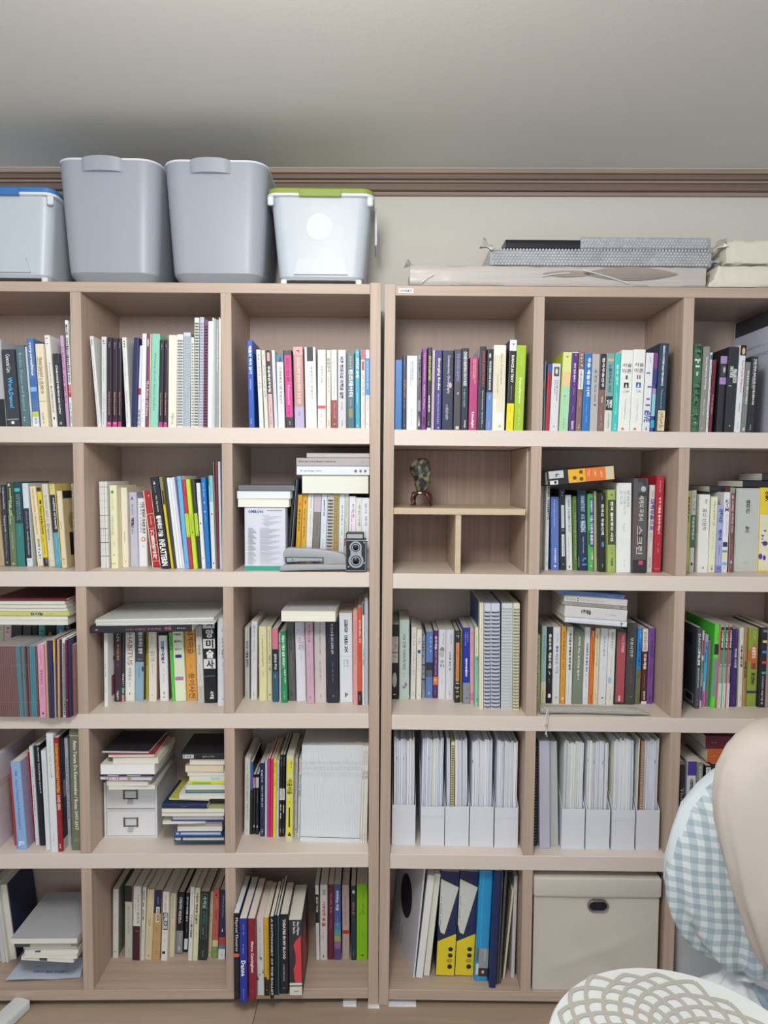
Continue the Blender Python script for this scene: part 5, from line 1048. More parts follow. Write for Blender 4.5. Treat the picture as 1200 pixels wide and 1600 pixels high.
cell(1, 5, 830, 690, .19167, [
 (40, 93, 54, 335, 1040, 'cfcbc0', 'wide grey beige book with blank spine', 'B a8a498 0 1 .9 .97'),
 (96, 139, 112, 340, 1050, 'e2e3e0', 'white book with bold black name', 'R* 1c1c20 .04 .42 .45 .85 BORIS CHARMATZ;D 999 .45 .5 .5 .7;D 777 .76 .86 .3 .6;X 333 .9 .96 .4 .75'),
 (163, 228, 161, 450, 1048, '5c78c0', 'periwinkle blue book with white name', 'R dbe4f8 .04 .4 .35 .5 Modern Dance in Germany;R* w .7 .9 .4 .62 Limelight;E w .93 .96 .35 .6', dict(covl='B 4a64a8 0 1')),
 (233, 284, 222, 385, 1048, '26282e', 'black book with two long white labels', 'X c8c8c8 .04 .12 .3 .7;B dfe3e8 .2 .48 .35 .8;R 555 .22 .46 .5 .7 Contemporary performance;B 4a7a80 .5 .52 .3 .8;B dfe3e8 .56 .83 .35 .8;R 555 .58 .82 .5 .7 Choreography;X d8d8d8 .9 .97 .4 .7'),
 (289, 339, 277, 435, 1048, 'dfe3e0', 'pale book with teal capitals', 'R 4a8090 .06 .5 .4 .72 NEW DRAMATURGY;D 999 .56 .9 .3 .5;T 555 .93 .97 .3 .6'),
 (345, 380, 336, 445, 1050, '5c7c34', 'moss green book', 'X d8e0b0 .06 .12 .3 .7;R dbe4b0 .22 .5 .4 .65 Dance Dramaturgy;R c8d4a0 .52 .86 .4 .6 Modes of Agency'),
 (384, 460, 372, 395, 1052, '20304e', 'navy book with tall blue white capitals', 'R* a8c4dc .07 .27 .4 .75 DRAMATURGY;R* a8c4dc .3 .36 .4 .7 IN THE;R* c8dce8 .38 .52 .35 .8 MAKING;R c8d4e0 .58 .78 .5 .62 Katalin Trencsenyi;X 5a8ac0 .84 .99 .3 .95;X w .83 .98 .0 .12'),
 (465, 512, 460, 425, 1055, '58b05c', 'bright green book with blue title label', 'B 245a94 .06 .69 .35 .97;R* dfe8f4 .08 .24 .5 .8 무용예술코리아;R* w .28 .66 .45 .85 나는 다르게 춤춘다;B 2c3a30 .48 .66 .1 .3;T e0c8b0 .73 .85 .5 .9;X w .93 .96 .3 .7'),
 (516, 538, 512, 405, 1055, 'bdb890', 'thin khaki book', 'D 7a7450 .1 .9 .4 .7'),
 (541, 608, 542, 418, 1063, '27272b', 'black book with white title and blue globe', 'D d0d0d0 .04 .1 .4 .6;R* e8e8e8 .14 .53 .35 .7 한국의 무용인맥;X c8c8c8 .56 .57 .2 .8;E 4a90c8 .615 .69 .35 .75;X e8e8e8 .9 .96 .4 .6'),
 (616, 688, 622, 392, 1070, '9fb45c', 'lime green book with dark olive panel', 'D 4a5420 .05 .1 .2 .8;B 4c4c34 .12 .66;R* eef0d8 .14 .62 .4 .68 한국 춤비평의 시선;D 3c4420 .7 .78 .45 .6;R* 3c4420 .82 .92 .45 .62 이종호'),
 (690, 813, 697, 337, 1068, 'e9ebe8', 'very thick white book with embossed title', 'R bfc3c0 .08 .24 .2 .38 표적과;R bfc3c0 .08 .35 .45 .62 프리들리히;R 999 .08 .26 .68 .85 무의식;D 9a9a9a .45 .55 .42 .6;D aaa .86 .94 .5 .6'),
 (821, 935, 840, 300, 1072, '5a5658', 'thick dark photo book with silver disc', 'X 3c3a3e 0 .85 0 1;E aebfc4 .08 .14 .5 .85;D 8a5a54 .3 .85 0 .3;R d8d0cc .18 .45 .4 .7 세계의 무용사;R d0c8c4 .5 .8 .3 .65 스크린;B 2c2d34 .86 1;B d04a64 .87 .91 .45 .75;X w .935 .97 .4 .8'),
 (939, 991, 967, 355, 1065, 'dcdad4', 'white book with purple bold title', 'R a08a88 .06 .14 .4 .7 세상은;R* 5a4a9a .16 .52 .3 .95 대학무용으로;R 999 .54 .64 .4 .6 춤춘다;D 666 .83 .97 .3 .7'),
 (993, 1057, 1022, 280, 1068, 'b32a3a', 'tall red book with white title', 'D f0c8cc .05 .18 .35 .6;R* f6e4e4 .22 .6 .4 .65 누가 이들을 춤추게 하는가;D f0c8cc .7 .8 .4 .6;B e8c8c8 .96 .963 .2 .8', dict(d=165)),
], where(1, 5))
cell(1, 6, 1030, 690, .14375, [
 (269, 319, 306, 535, 1418, 'd2cf68', 'mustard yellow book with black title', 'R* 3c3c20 .07 .38 .35 .65 몸과 움직임 읽기;D 5a5a30 .46 .62 .4 .6;D 3c3c20 .82 .97 .4 .6'),
 (321, 376, 351, 530, 1418, 'd9dad4', 'white book with dark green title panel', 'D 888 .02 .1 .2 .8;D 6a8a7a .14 .26 .2 .8;B 4f7460 .3 .7;R* d8e4dc .32 .6 .3 .7 무용동작분석;E 333 .88 .92 .3 .7;X 555 .96 .98 .2 .8'),
 (413, 530, 441, 575, 1423, 'e9eae4', 'thick white book with round outlined title', 'D 444 .06 .13 .45 .75;R 777 .18 .46 .35 .65 몸의 인문학;T 444 .91 .95 .45 .6', dict(covl='B dcdccf 0 1')),
 (531, 605, 569, 600, 1423, 'e5e5c6', 'pale yellow book with thin title', 'R 8a8a68 .06 .38 .4 .62 무용의 심리학적 이론;D aaa88a .45 .7 .4 .55;R 555 .9 .97 .4 .6 이룸'),
 (608, 673, 642, 690, 1423, 'a9aedb', 'periwinkle book with bold brush title', 'R* 35398c .06 .26 .25 .8 만해사상;R* 35398c .36 .52 .3 .75 현대;R 555a9c .6 .74 .4 .6 한국무용사;B 7884c8 .9 1;X 2c2c60 .93 .96 .3 .7'),
 (675, 740, 702, 550, 1423, 'e4e5ea', 'white book with stacked serif initials', 'S 444 .09 .24 .2 .8 KSM;D 999 .28 .32 .3 .7;D 777 .37 .57 .45 .6;B 35344a .62 .68 .05 .8;B 6aa09c .72 .75 0 .8;B e2dfb8 .76 .84 0 .8;B 8ab4cc .87 .91 0 .8;D 666 .93 .96 .2 .6'),
 (752, 803, 776, 500, 1420, '7c5250', 'rose brown book with pale edge', 'B d9a8a8 0 1 0 .12;B 8f9a92 0 .065;R* e0c8c4 .09 .53 .4 .7 몸 오래된 우주의 시원;D d8b8b4 .67 .73 .4 .6;E e0c8c8 .86 .9 .35 .65;D e0c8c8 .91 .96 .35 .6'),
 (806, 1065, 841, 505, 1415, 'c4c9c3', 'very wide pale grey book with stacked names', 'S* 444a44 .14 .3 .42 .6 맨카슨;S* 444a44 .45 .53 .42 .6 녹스;R 6a706a .89 .9 .4 .6 사이;B dfe0c8 0 1 .955 .985;B b4bab4 0 1 .04 .06', dict(d=170)),
 (1070, 1262, 1106, 500, 1418, 'ecd338', 'yellow book with violet doodle drawing', 'S* 3c3420 .04 .17 .25 .6 예술가;B e6e4c8 .32 .98 .02 .7;E 5a3a9a .5 .52 .25 .4;E 5a3a9a .63 .69 .2 .5;X 5a3a9a .56 .68 .1 .3;E 5a3a9a .78 .85 .0 .22;E 5a3a9a .8 .86 .24 .42;E e6e4c8 .4 .48 .2 .5'),
], where(1, 6))

pile(1, 5, 830, 690, .19167, [
 (66, 124, 336, 212, 60, '26262c', 'black case beside the tilted orange labelled book', '', dict(n='case', cat='case', d=150, new=1)),
], where(1, 5))
pile(1, 5, 830, 690, .19167, [
 (138, 688, 336, 205, 18, '222228', 'thick black book tilted on the row, with orange instruction sheet', 'B c4c6c8 .02 .24 .45 .93;X 777 .03 .23 .5 .88;B dcdcdc .03 .15 .06 .32;E 222 .09 .13 .1 .28;B e8b028 .31 .99 .07 .93;B e0762c .56 .865 .07 .93;B cfc3a4 .865 .985 .1 .9;D f4d8b8 .6 .66 .2 .85;D f4d8b8 .7 .76 .2 .85;D f4d8b8 .79 .84 .2 .85;E 6a5418 .37 .43 .25 .5;E 6a5418 .47 .53 .6 .85;E 6a5418 .47 .53 .15 .4;X 8a7a50 .88 .98 .2 .8', dict(rot=-5.6, d=150, fit=.041, new=1, hard=1)),
], where(1, 5))
pile(1, 6, 1030, 690, .14375, [
 (548, 780, 548, 484, 120, '2c2c32', 'black slipcase lying on the pale books', '', dict(n='slipcase', cat='case', d=130, new=1)),
 (908, 1300, 496, 428, 100, '1e1f26', 'wide black case on top of the grey book', '', dict(n='case', cat='case', d=150, new=1)),
 (1118, 1330, 425, 345, 110, '34353c', 'dark grey case stacked on the wide black one', '', dict(n='case', cat='case', d=130)),
], where(1, 6))
# --- third shelf
C31 = []
BR, TE = '7a5a58', '4a8896'
xs = 0
def cah(x0, x1, xt, colr, ph, yt=697, yb=1462, dec='', **o): C31.append((x0, x1, xt, yt, yb, colr, ph, dec, dict(n='cahier', cat='notebook', d=130, pg='e2e4e0', **o)))
BAND = 'B a08a88 .27 .274;B a08a88 .79 .794'
for k in range(-4, 8):
    cah(44+k*21.5, 44+k*21.5+20, 0+k*20.5, BR, 'thin brown cahier with blank spine in the jutting row', dec=BAND, g='brown cahiers')
G2 = dict(g='teal cahiers'); TP = 'thin teal cahier with blank spine in the jutting row'
cah(216, 234, 168, TE, TP, dec=BAND, **G2); cah(235, 254, 186, TE, TP, dec=BAND, **G2)
cah(255, 270, 208, BR, 'single brown cahier between teal ones', dec=BAND)
cah(271, 290, 229, TE, 'single teal cahier between brown ones', dec=BAND)
cah(291, 306, 250, BR, 'brown cahier beside a darker maroon one', dec=BAND)
cah(307, 322, 268, '573034', 'dark maroon cahier', dec=BAND)
cah(323, 342, 290, BR, 'brown cahier just left of three teal ones', dec=BAND)
for k in range(3): cah(343+k*21, 363+k*21, 315+k*21.5, TE, 'teal cahier beside the pink book', dec=BAND)
cah(407, 422, 383, '80504f', 'reddish brown cahier touching the pink book', dec=BAND)
C31 += [
 (430, 508, 398, 680, 1470, 'dd9ab4', 'wide pink book with faint vertical title', 'D 9a6a80 .07 .28 .4 .62;R 8a5a78 .34 .54 .35 .65 문학사상사;D 9a6a80 .58 .74 .4 .6;T 5a2c3c .92 .95 .35 .7', dict(d=140)),
 (510, 521, 484, 660, 1472, '33305a', 'thin indigo notebook', '', dict(n='cahier', cat='notebook', d=140)),
 (522, 545, 489, 638, 1478, 'cba684', 'tan notebook right of the pink book', '', dict(n='cahier', cat='notebook', d=145)),
 (546, 561, 512, 640, 1474, '5a4238', 'dark brown notebook right of a tan one', '', dict(n='cahier', cat='notebook', d=145)),
 (562, 590, 532, 634, 1478, '2c3358', 'navy notebook of a touching pair', '', dict(n='cahier', cat='notebook', d=145)),
 (591, 617, 562, 634, 1478, '2c3358', 'navy notebook of a touching pair', '', dict(n='cahier', cat='notebook', d=145)),
 (618, 641, 598, 625, 1474, 'a89a90', 'grey notebook with yellow upper part', 'B e0ac3c 0 .29', dict(n='cahier', cat='notebook', d=145)),
 (642, 660, 626, 612, 1472, '4a302c', 'dark chocolate notebook beside a tan one', '', dict(n='cahier', cat='notebook', d=145)),
 (661, 688, 651, 622, 1474, 'c49c7c', 'tan notebook left of the wire bound one', '', dict(n='cahier', cat='notebook', d=145)),
 (689, 711, 676, 622, 1470, '3c2c30', 'near black notebook left of the wire bound one', '', dict(n='cahier', cat='notebook', d=145)),
 (712, 762, 700, 615, 1468, 'e8eaec', 'white notebook with black wire spiral', '', dict(n='notebook', d=145, spiral=1, pit=.0055)),
 (763, 793, 746, 628, 1472, '6a2138', 'maroon notebook with tiny white mark', 'T e0c0c8 .75 .78 .5 .9', dict(n='cahier', cat='notebook', d=145)),
 (794, 826, 782, 612, 1468, '2a2c52', 'navy notebook next to the maroon one', '', dict(n='cahier', cat='notebook', d=145)),
 (827, 858, 820, 680, 1450, '86605c', 'rose brown notebook against the partition', '', dict(n='cahier', cat='notebook', d=145)),
]
cell(2, 1, 0, 910, .14375, C31, where(2, 1))
bk = dict(sb=160, d=112)
cell(2, 1, 0, 910, .14375, [
 (-20, 38, -20, 462, 1300, 'd8dccf', 'white paperback in the rear row', 'X 7aa04a .03 .1 .3 .7', bk),
 (42, 122, 42, 462, 1300, 'e8d0d4', 'pink and white paperback in the rear row', 'X c05a6a .03 .2 .2 .8', bk),
 (130, 238, 130, 470, 1300, '2c2e36', 'black paperback in the rear row', '', bk),
 (245, 342, 245, 472, 1300, '3a3a3e', 'charcoal paperback in the rear row', '', bk),
 (345, 414, 345, 470, 1300, '26272c', 'black paperback in the rear row', '', bk),
 (418, 490, 418, 462, 1300, '62c4b4', 'mint paperback in the rear row', 'X 2a5a54 .08 .12 .3 .8', bk),
 (494, 606, 494, 462, 1300, '2a2a2e', 'black paperback with gold bottle mark in the rear row', 'E b89a5a .1 .16 .3 .6', bk),
 (610, 700, 610, 455, 1300, '5ab8bc', 'turquoise paperback in the rear row', 'T d8f0f0 .07 .13 .3 .8', bk),
 (704, 772, 704, 452, 1300, '3a3030', 'black paperback with white figure in the rear row', 'X e0e0e0 .04 .1 .2 .7', bk),
], where(2, 1))
pile(2, 1, 0, 910, .14375, [
 (-90, 748, 462, 412, 35, 'dfe4e0', 'white book lowest in the flat pile', '', dict(fore=1, d=200, yaw=-1)),
 (-90, 724, 410, 370, 38, 'cfdbe2', 'bluish white book in the flat pile', '', dict(fore=1, d=200, yaw=1)),
 (-90, 752, 366, 318, 35, 'cfce74', 'yellow green book with black title in the flat pile', 'R* 333 .5 .66 .25 .75 뮤지컬;D 777 .72 .85 .4 .6', dict(d=200)),
 (-90, 735, 318, 285, 36, 'b8c4c4', 'blue grey book in the flat pile', '', dict(fore=1, d=205)),
 (-90, 720, 284, 247, 38, 'cfc6be', 'beige book in the flat pile', '', dict(fore=1, d=205)),
 (-90, 705, 246, 210, 36, 'c6c6bc', 'grey white book in the flat pile', '', dict(fore=1, d=205)),
 (-90, 720, 208, 185, 40, '6a2230', 'maroon book topmost in the flat pile', '', dict(d=215)),
], where(2, 1))
cell(2, 2, 130, 910, .2, [
 (163, 192, 158, 393, 972, 'e8eae8', 'white book with burgundy emblem on its cover', 'D 8a8a90 .05 .4 .4 .6;R 7a6a90 .4 .6 .4 .6 연극;X 4a7ab0 .74 .8 .35 .65', dict(d=140, cov='B e4e6e4 0 1;B 7a3a48 .37 .43 .3 .7;B 8a4a54 .62 .9 .2 .75')),
 (243, 301, 240, 390, 933, '42303a', 'dark plum book with gold title', 'X d8d0d4 .02 .14 .3 .7;R* c8a04a .17 .4 .4 .65 후기낭만 발레;D b8a8b0 .46 .5 .4 .6;R* e8e0e4 .84 .97 .35 .6 가슴앓이'),
 (302, 322, 303, 385, 932, '33343a', 'black book speckled with mint and pink', 'D a8a8b0 .05 .6 .4 .6;X e0e4e4 .62 .8 .1 .9;B 6aa898 .8 .88;B d08a94 .9 1;X fff .6 .72 .2 .8'),
 (326, 400, 322, 388, 928, 'e9e8e2', 'white book with tall brown capitals', 'R 9a8a70 .02 .48 .3 .75 HABITUS;R 8a8a80 .51 .7 .35 .65 아비투스;X 333 .88 .92 .35 .65;D 888 .73 .8 .4 .6'),
 (402, 474, 400, 383, 924, '46484c', 'charcoal book with pale blue lower half', 'B 8fb0c2 .44 1;R* e4e4e8 .01 .32 .4 .78 몸으로서의 질병;D c0c4c8 .4 .42 .2 .8;D 4a6a80 .5 .68 .4 .55;E 33404a .5 .58 .75 .97;X 33506a .94 .96 .4 .7'),
 (478, 508, 480, 385, 910, 'd8bc3c', 'thin mustard book', 'R 6a5a20 .1 .5 .3 .65 연극의 이해;D 6a5a20 .6 .95 .35 .6'),
 (510, 572, 508, 385, 930, 'e6e0d2', 'beige white book with crest on foot', 'D a09888 .03 .18 .3 .6;R 8a8272 .28 .42 .25 .75 몸의 기억;D a09888 .45 .6 .4 .6;X b09a80 .9 .95 .3 .65', dict(cov='B b88a8c 0 1')),
 (600, 667, 585, 415, 926, 'e6e6e4', 'white book with large blue handwritten title', 'S* 3a4f8a .08 .42 .3 .68 미학사전;D aaa .5 .74 .4 .6;S 333 .86 .95 .4 .65 ㄹㅗ', dict(cov='B b06a98 0 1')),
 (693, 717, 667, 392, 928, '5fd04c', 'bright green book', 'R* 2c7a30 .04 .26 .3 .7 AESTHETICS;D 2c7a30 .3 .8 .4 .6'),
 (719, 804, 694, 380, 928, 'e2ebd0', 'pale green book with blue and pink bars', 'H* 333 .03 .06 .15 .8 미술관;H* 333 .13 .16 .15 .8 철학의;H 333 .24 .27 .2 .8 놀이다;B 2a2c88 .335 .38 .2 .78;X 667 .43 .44 .2 .8;X 667 .46 .5 .2 .8;X 778 .57 .58 .3 .8;B c078a8 .65 .7 .1 .85;X f4d8e8 .67 .69 .3 .6'),
 (808, 893, 787, 355, 922, 'e0a048', 'wide orange book with large brown title', 'R 7a5020 .02 .36 .3 .78 세계미술;X 7a5020 .38 .58 .42 .56;R 7a5020 .62 .97 .3 .78 용어사전'),
 (896, 946, 874, 335, 940, 'd8d6d2', 'pale grey book with darker foot', 'B b8b4b0 0 .15;D 777 .04 .12 .4 .6;R 666 .25 .38 .35 .65 현대미술;D 999 .5 .75 .4 .6;B c0beb8 .78 1;D 888 .8 .95 .4 .6'),
 (948, 1045, 930, 315, 942, '1a1b22', 'black book with checkered white characters', 'B e4e4e0 0 .07;B e4e4e0 .2 .32;B e4e4e0 .45 .57;H* 1a1b22 .0 .05 .3 .8 서;H* f4f4f4 .08 .185 .25 .85 양;H* 1a1b22 .21 .31 .25 .85 미;H* f4f4f4 .335 .44 .25 .85 술;H* 1a1b22 .46 .565 .25 .85 사;X b8b8bc .59 .6 .1 .9;X b8b8bc .625 .64 .1 .9;B b8b8bc .66 .663 .1 .9;R* e8e8e8 .85 .95 .5 .75 사계절', {}),
 (1050, 1108, 1047, 280, 965, 'dfe1e8', 'white book with two line title by the partition', 'R 333 .22 .46 .6 .85 모로의 예술사;D 777 .23 .45 .2 .4;D 888 .08 .16 .5 .8;D 888 .5 .6 .6 .8;X 555 .92 .95 .5 .85'),
], where(2, 2))
pile(2, 2, 130, 910, .2, [
 (33, 850, 392, 338, 12, '26262e', 'black magazine lying across the upright books', 'R a85a78 .35 .7 .35 .6 2022 여름호 공연예술;R* c8607c .73 .8 .3 .75 수요;X e0e0e4 .86 .95 .4 .65;E d87a9a .05 .08 .4 .6', dict(n='magazine', d=230, rot=-1.1, sp=1)),
 (100, 1030, 336, 322, 14, 'd5dade', 'stapled white printout lowest in the paper heap', '', dict(n='printout', fore=1, d=240, w=3.5, rot=-1.1, yaw=-.6)),
 (95, 1025, 322, 308, 16, 'dde2e4', 'stapled white printout second in the paper heap', '', dict(n='printout', fore=1, d=240, w=4, rot=-1.1, yaw=1.2)),
 (90, 1022, 308, 285, 14, 'c4ccd2', 'stapled white printout third in the paper heap', '', dict(n='printout', fore=1, d=240, w=3.5, rot=-1.1)),
 (92, 1015, 290, 245, 16, 'd9dcda', 'stapled white printout on top of the paper heap', '', dict(n='printout', fore=1, d=245, w=5, rot=-1.1, yaw=.7)),
], where(2, 2))
cell(2, 3, 360, 910, .2, [
 (112, 150, 110, 355, 915, 'b9bcb8', 'pale grey book with bold black title', 'D 888 .03 .16 .5 .8;R* 333 .18 .55 .35 .75 당신의 이름을 말한다;D 9a9a9a .58 .7 .4 .6;D 666 .88 .97 .35 .6'),
 (158, 207, 162, 303, 918, 'dcdce0', 'taller off-white book with faint title', 'R 8a8a9a .05 .38 .35 .6 몸짓의 이야기;D 888 .44 .5 .4 .6;X 444 .9 .96 .35 .6'),
 (225, 286, 220, 345, 925, 'e2dfae', 'pale yellow book with round title', 'D 777050 .1 .56 .35 .62;D 8a8a60 .6 .66 .4 .6;X 333 .93 .96 .2 .6'),
 (288, 326, 281, 345, 920, 'e0d8b4', 'cream book with thin title', 'R 6a6448 .38 .6 .4 .7 예술의 기쁨;D 8a8262 .05 .34 .4 .6;X 333 .92 .95 .3 .8'),
 (330, 377, 325, 362, 934, '25404e', 'pink, black and teal book', 'B d87a90 0 .28;B 1f2430 .28 .58;B 2c5a70 .58 1;R* e0e4e8 .34 .56 .35 .7 엄마의 책상;D c8d8e0 .62 .68 .3 .6;X 1a2c3a .93 .96 .4 .7'),
 (381, 398, 373, 398, 926, 'cfd6e0', 'thin bluish book with orange spot', 'B e8934a .13 .16;D 5a6a9a .18 .9 .3 .6'),
 (402, 445, 389, 383, 942, '2f8f5c', 'emerald green book with white title', 'R* dff0e4 .05 .5 .3 .7 예술의 기쁨과 슬픔 바라보기;R* dff0e4 .53 .72 .55 .8 미술관 이야기;D c8e4d0 .84 .95 .35 .6'),
 (455, 513, 437, 315, 926, '5c5e5e', 'dark grey book with black title', 'R 2c2c2e .13 .35 .3 .65 사진으로;D 8a8c8c .38 .7 .4 .6;X 3a3a3c .88 .97 .2 .6'),
 (517, 593, 503, 310, 930, 'dfe0e8', 'white book with small tree emblem', 'X 8a8a7a .07 .12 .2 .4;R c08aa0 .2 .35 .3 .55 미학;R 999 .24 .35 .6 .9 오디세이;X 555 .6 .62 .3 .8;D 999 .36 .5 .5 .6'),
 (597, 656, 583, 308, 948, 'cda8ba', 'dusty pink book with plum title', 'R 7a4a6a .03 .25 .35 .65 아니 에르노의 말;D 8a5a7a .28 .45 .3 .45;D 8a6a7a .5 .75 .45 .55;X 6a4a5a .91 .96 .4 .6'),
 (659, 750, 652, 306, 940, 'cdc4c2', 'wide beige grey book with thin title', 'D 6a6462 .02 .42 .4 .6;D 8a8280 .48 .76 .4 .6;X 555 .9 .95 .45 .6'),
 (757, 848, 747, 304, 942, '292838', 'wide navy black book with white title', 'R* c8c8d4 .03 .4 .4 .58 큐 안으로 몸 의미 드라마 산책;D a8a8b8 .5 .76 .45 .55;X d8d8dc .91 .95 .4 .6'),
 (855, 958, 848, 240, 937, 'dfe6ea', 'thick bluish white book with bold black title', 'S* 26262c .07 .22 .38 .66 미학의;S* 26262c .25 .35 .38 .66 모든;S* 26262c .37 .44 .38 .66 것;B a8b4bc .48 .482;D 777 .52 .61 .3 .42;D 777 .52 .61 .5 .7;X 999 .7 .71 .2 .8;X 999 .76 .82 .3 .7;B 22222a .89 .94 .42 .5;T 22222a .89 .92 .5 .62', dict(d=150)),
 (960, 995, 957, 225, 958, 'e3a2a4', 'salmon pink book', 'D c07078 .1 .6 .35 .65;D c07078 .85 .98 .4 .6'),
 (996, 1028, 990, 193, 958, 'dd5f3c', 'orange red book with black foot', 'R* f4d8cc .13 .3 .35 .75 보이지 않는;R* f4d8cc .32 .36 .4 .8 내 몸;R b83a20 .38 .56 .4 .65 어딘가의 주파수;B 25262c .86 1;X e0a8a8 .9 .97 .3 .7'),
 (1030, 1049, 1028, 158, 958, 'e2e8ec', 'thin white book with black head', 'B 2c3440 .0 .12 .2 .8;R 777 .45 .62 .4 .7 예술;D 555 .9 .98 .4 .7', dict(d=180)),
 (1051, 1078, 1050, 120, 960, 'c3ccd6', 'tall thin pale blue folder by the post', 'X 444 .95 .98 .3 .6', dict(d=200)),
], where(2, 3))
pile(2, 3, 360, 910, .2, [
 (402, 828, 306, 225, 22, 'd5d6d8', 'thick paperback lying flat with printed cover', '', dict(fore=1, d=165, yaw=-1.5, pg='ece9d8', covl='B 5a5a60 .1 .18 .6 .9;B 5a5a60 .3 .5 .05 .12;B b0b0b4 0 .5 .1 .5;B 3a3a40 .62 .9 .01 .05;B 707076 .3 .6 .5 .62;E 4a4a50 .75 .85 .1 .25')),
], where(2, 3))
cell(2, 4, 600, 910, .2, [
 (56, 112, 56, 330, 912, '222228', 'black book with portrait and two pale labels', 'B cbb8b4 .16 .37 .03 .9;D 555 .18 .34 .3 .8;B c8c4ba .38 .51 .03 .9;D 555 .42 .45 .2 .8;E b8b4b0 .64 .84 .1 .75;X ddd .93 .96 .2 .6', dict(ro=.5)),
 (118, 197, 120, 293, 918, 'bfd0ca', 'mint grey hardback with purple figure on foot', 'X 667 .1 .14 .35 .75;R* 6a8a84 .17 .62 .38 .62 나의 인생 이사도라 덩컨;D 7a8a84 .65 .72 .4 .55;T 8a5aa0 .77 .82 .5 .8;X 8a6aa8 .83 .9 .3 .7;X 556 .94 .95 .25 .65', dict(hard=1)),
 (206, 246, 215, 350, 913, 'e0e0d8', 'white book with faint beige title', 'R a8a290 .08 .66 .4 .65 마사 그레이엄;D 999 .7 .8 .4 .6;D 777 .9 .96 .4 .6'),
 (251, 291, 257, 368, 915, 'e6e4da', 'white book with small blue square', 'D 555 .12 .24 .3 .75;B 2a5f9a .29 .34 .2 .75;D 999 .36 .6 .4 .55;X 777 .92 .95 .4 .6'),
 (293, 321, 295, 420, 900, '9a9ca2', 'zebra striped grey book', 'X 3c3c44 .08 .35 .1 .9;B 2a2a30 .46 .48;X 4a4a52 .5 .66 .3 .9;B 2a2a30 .69 .71;X 4a4a52 .72 .9 .4 .9'),
 (321, 380, 328, 386, 903, '5a80bc', 'blue book with a dark photo band', 'T e4ecf4 .07 .1 .6 .75;T e4ecf4 .13 .16 .6 .75;T e4ecf4 .2 .23 .6 .75;T e4ecf4 .27 .3 .6 .75;B 2e3440 .46 .68;X c8ccd4 .52 .54 .2 .8;B 5a6470 .58 .68 .1 .9;T w .9 .94 .4 .6', dict(covl='B 3a5a90 0 1')),
 (382, 418, 390, 377, 905, '5a2c6c', 'plum book with white title and orange label', 'R* e8dcec .08 .28 .3 .7 순수예술;R dcc8e4 .3 .48 .4 .65 음악의 이해;R dcc8e4 .5 .66 .4 .65 어린이 무용;B e08038 .68 .8;X f4e4d0 .72 .76 .2 .8;D d0b8d8 .88 .96 .4 .6'),
 (422, 478, 428, 368, 912, 'dedee4', 'white book with grey sculpture photo', 'R 555 .05 .22 .55 .7 The Tragedy;E 8a8a88 .25 .33 .2 .8;E c0c0be .3 .4 .1 .8;H 333 .44 .48 .25 .75 안은;H 333 .5 .54 .25 .75 미;D 888 .72 .8 .45 .6;X 444 .93 .96 .15 .75'),
 (481, 543, 486, 370, 917, 'e0e1e8', 'white book with thin dark title', 'R 8a8a98 .07 .2 .55 .7 음악하는 여자;R 445 .31 .58 .4 .6 안부를 묻는 법;D 666 .88 .95 .4 .6'),
 (549, 592, 554, 380, 940, '26282a', 'black floral book with orange title label', 'X c8c4a8 0 .16 .1 .9;X b8b490 .72 1 .1 .9;X 4a7a5a .02 .14 .2 .8;B e08a4c .16 .7 .2 .8;D 8a4a1c .24 .66 .35 .65', dict(hard=1)),
 (594, 608, 597, 376, 936, '8f9040', 'thin olive book', 'D 4a4a20 .1 .9 .3 .7'),
 (615, 670, 617, 354, 950, '2330a4', 'ultramarine book with grey foot', 'D dfe4f8 .06 .24 .3 .45;D dfe4f8 .06 .2 .6 .75;S* fff .4 .64 .35 .65 결국오프라인;B 8c9096 .72 1;D 555 .78 .84 .5 .65;E 444 .91 .93 .45 .65', dict(ro=.3)),
 (672, 703, 673, 357, 950, 'e2a5aa', 'pink book with striped foot', 'D 9a4a5a .05 .3 .4 .6;D 9a4a5a .45 .52 .4 .6;B b8607a .86 .87;B b8607a .885 .895;B b8607a .91 .92;B b8607a .935 .945'),
 (704, 735, 708, 352, 970, '8ad0b8', 'mint book with cream upper part', 'B dfe0c8 0 .36;D 555 .1 .34 .3 .6;D 3a7a6a .42 .6 .4 .7;T 222 .38 .41 .4 .8;E 6a8a7a .89 .93 .4 .8'),
 (737, 757, 741, 160, 992, 'e9e4cc', 'tall cream folder beside the wire bound notebooks', '', dict(n='folder', d=225, covl='B 2c5488 0 1 .12 1')),
 (759, 777, 761, 160, 993, 'e5e0c4', 'second tall cream folder beside the wire bound notebooks', '', dict(n='folder', d=220)),
 (781, 832, 784, 165, 993, 'd2d6e8', 'tall notebook bound with black wire rings', '', dict(n='notebook', spiral=1, d=215, wire='20242c', pit=.0105)),
 (838, 906, 838, 165, 993, 'd2d6e8', 'thicker tall notebook bound with black wire rings', '', dict(n='notebook', spiral=1, d=215, wire='20242c', pit=.0105)),
 (916, 1000, 922, 165, 992, 'dae0e2', 'tall clear notebook bound with a plastic coil', '', dict(n='notebook', spiral=1, d=218, wire='b8c4cc', pit=.0085)),
 (1006, 1056, 1012, 165, 1000, 'e9e4c8', 'tall cream notebook bound with dark wire rings', '', dict(n='notebook', spiral=1, d=215, wire='33383a', pit=.0085)),
], where(2, 4))
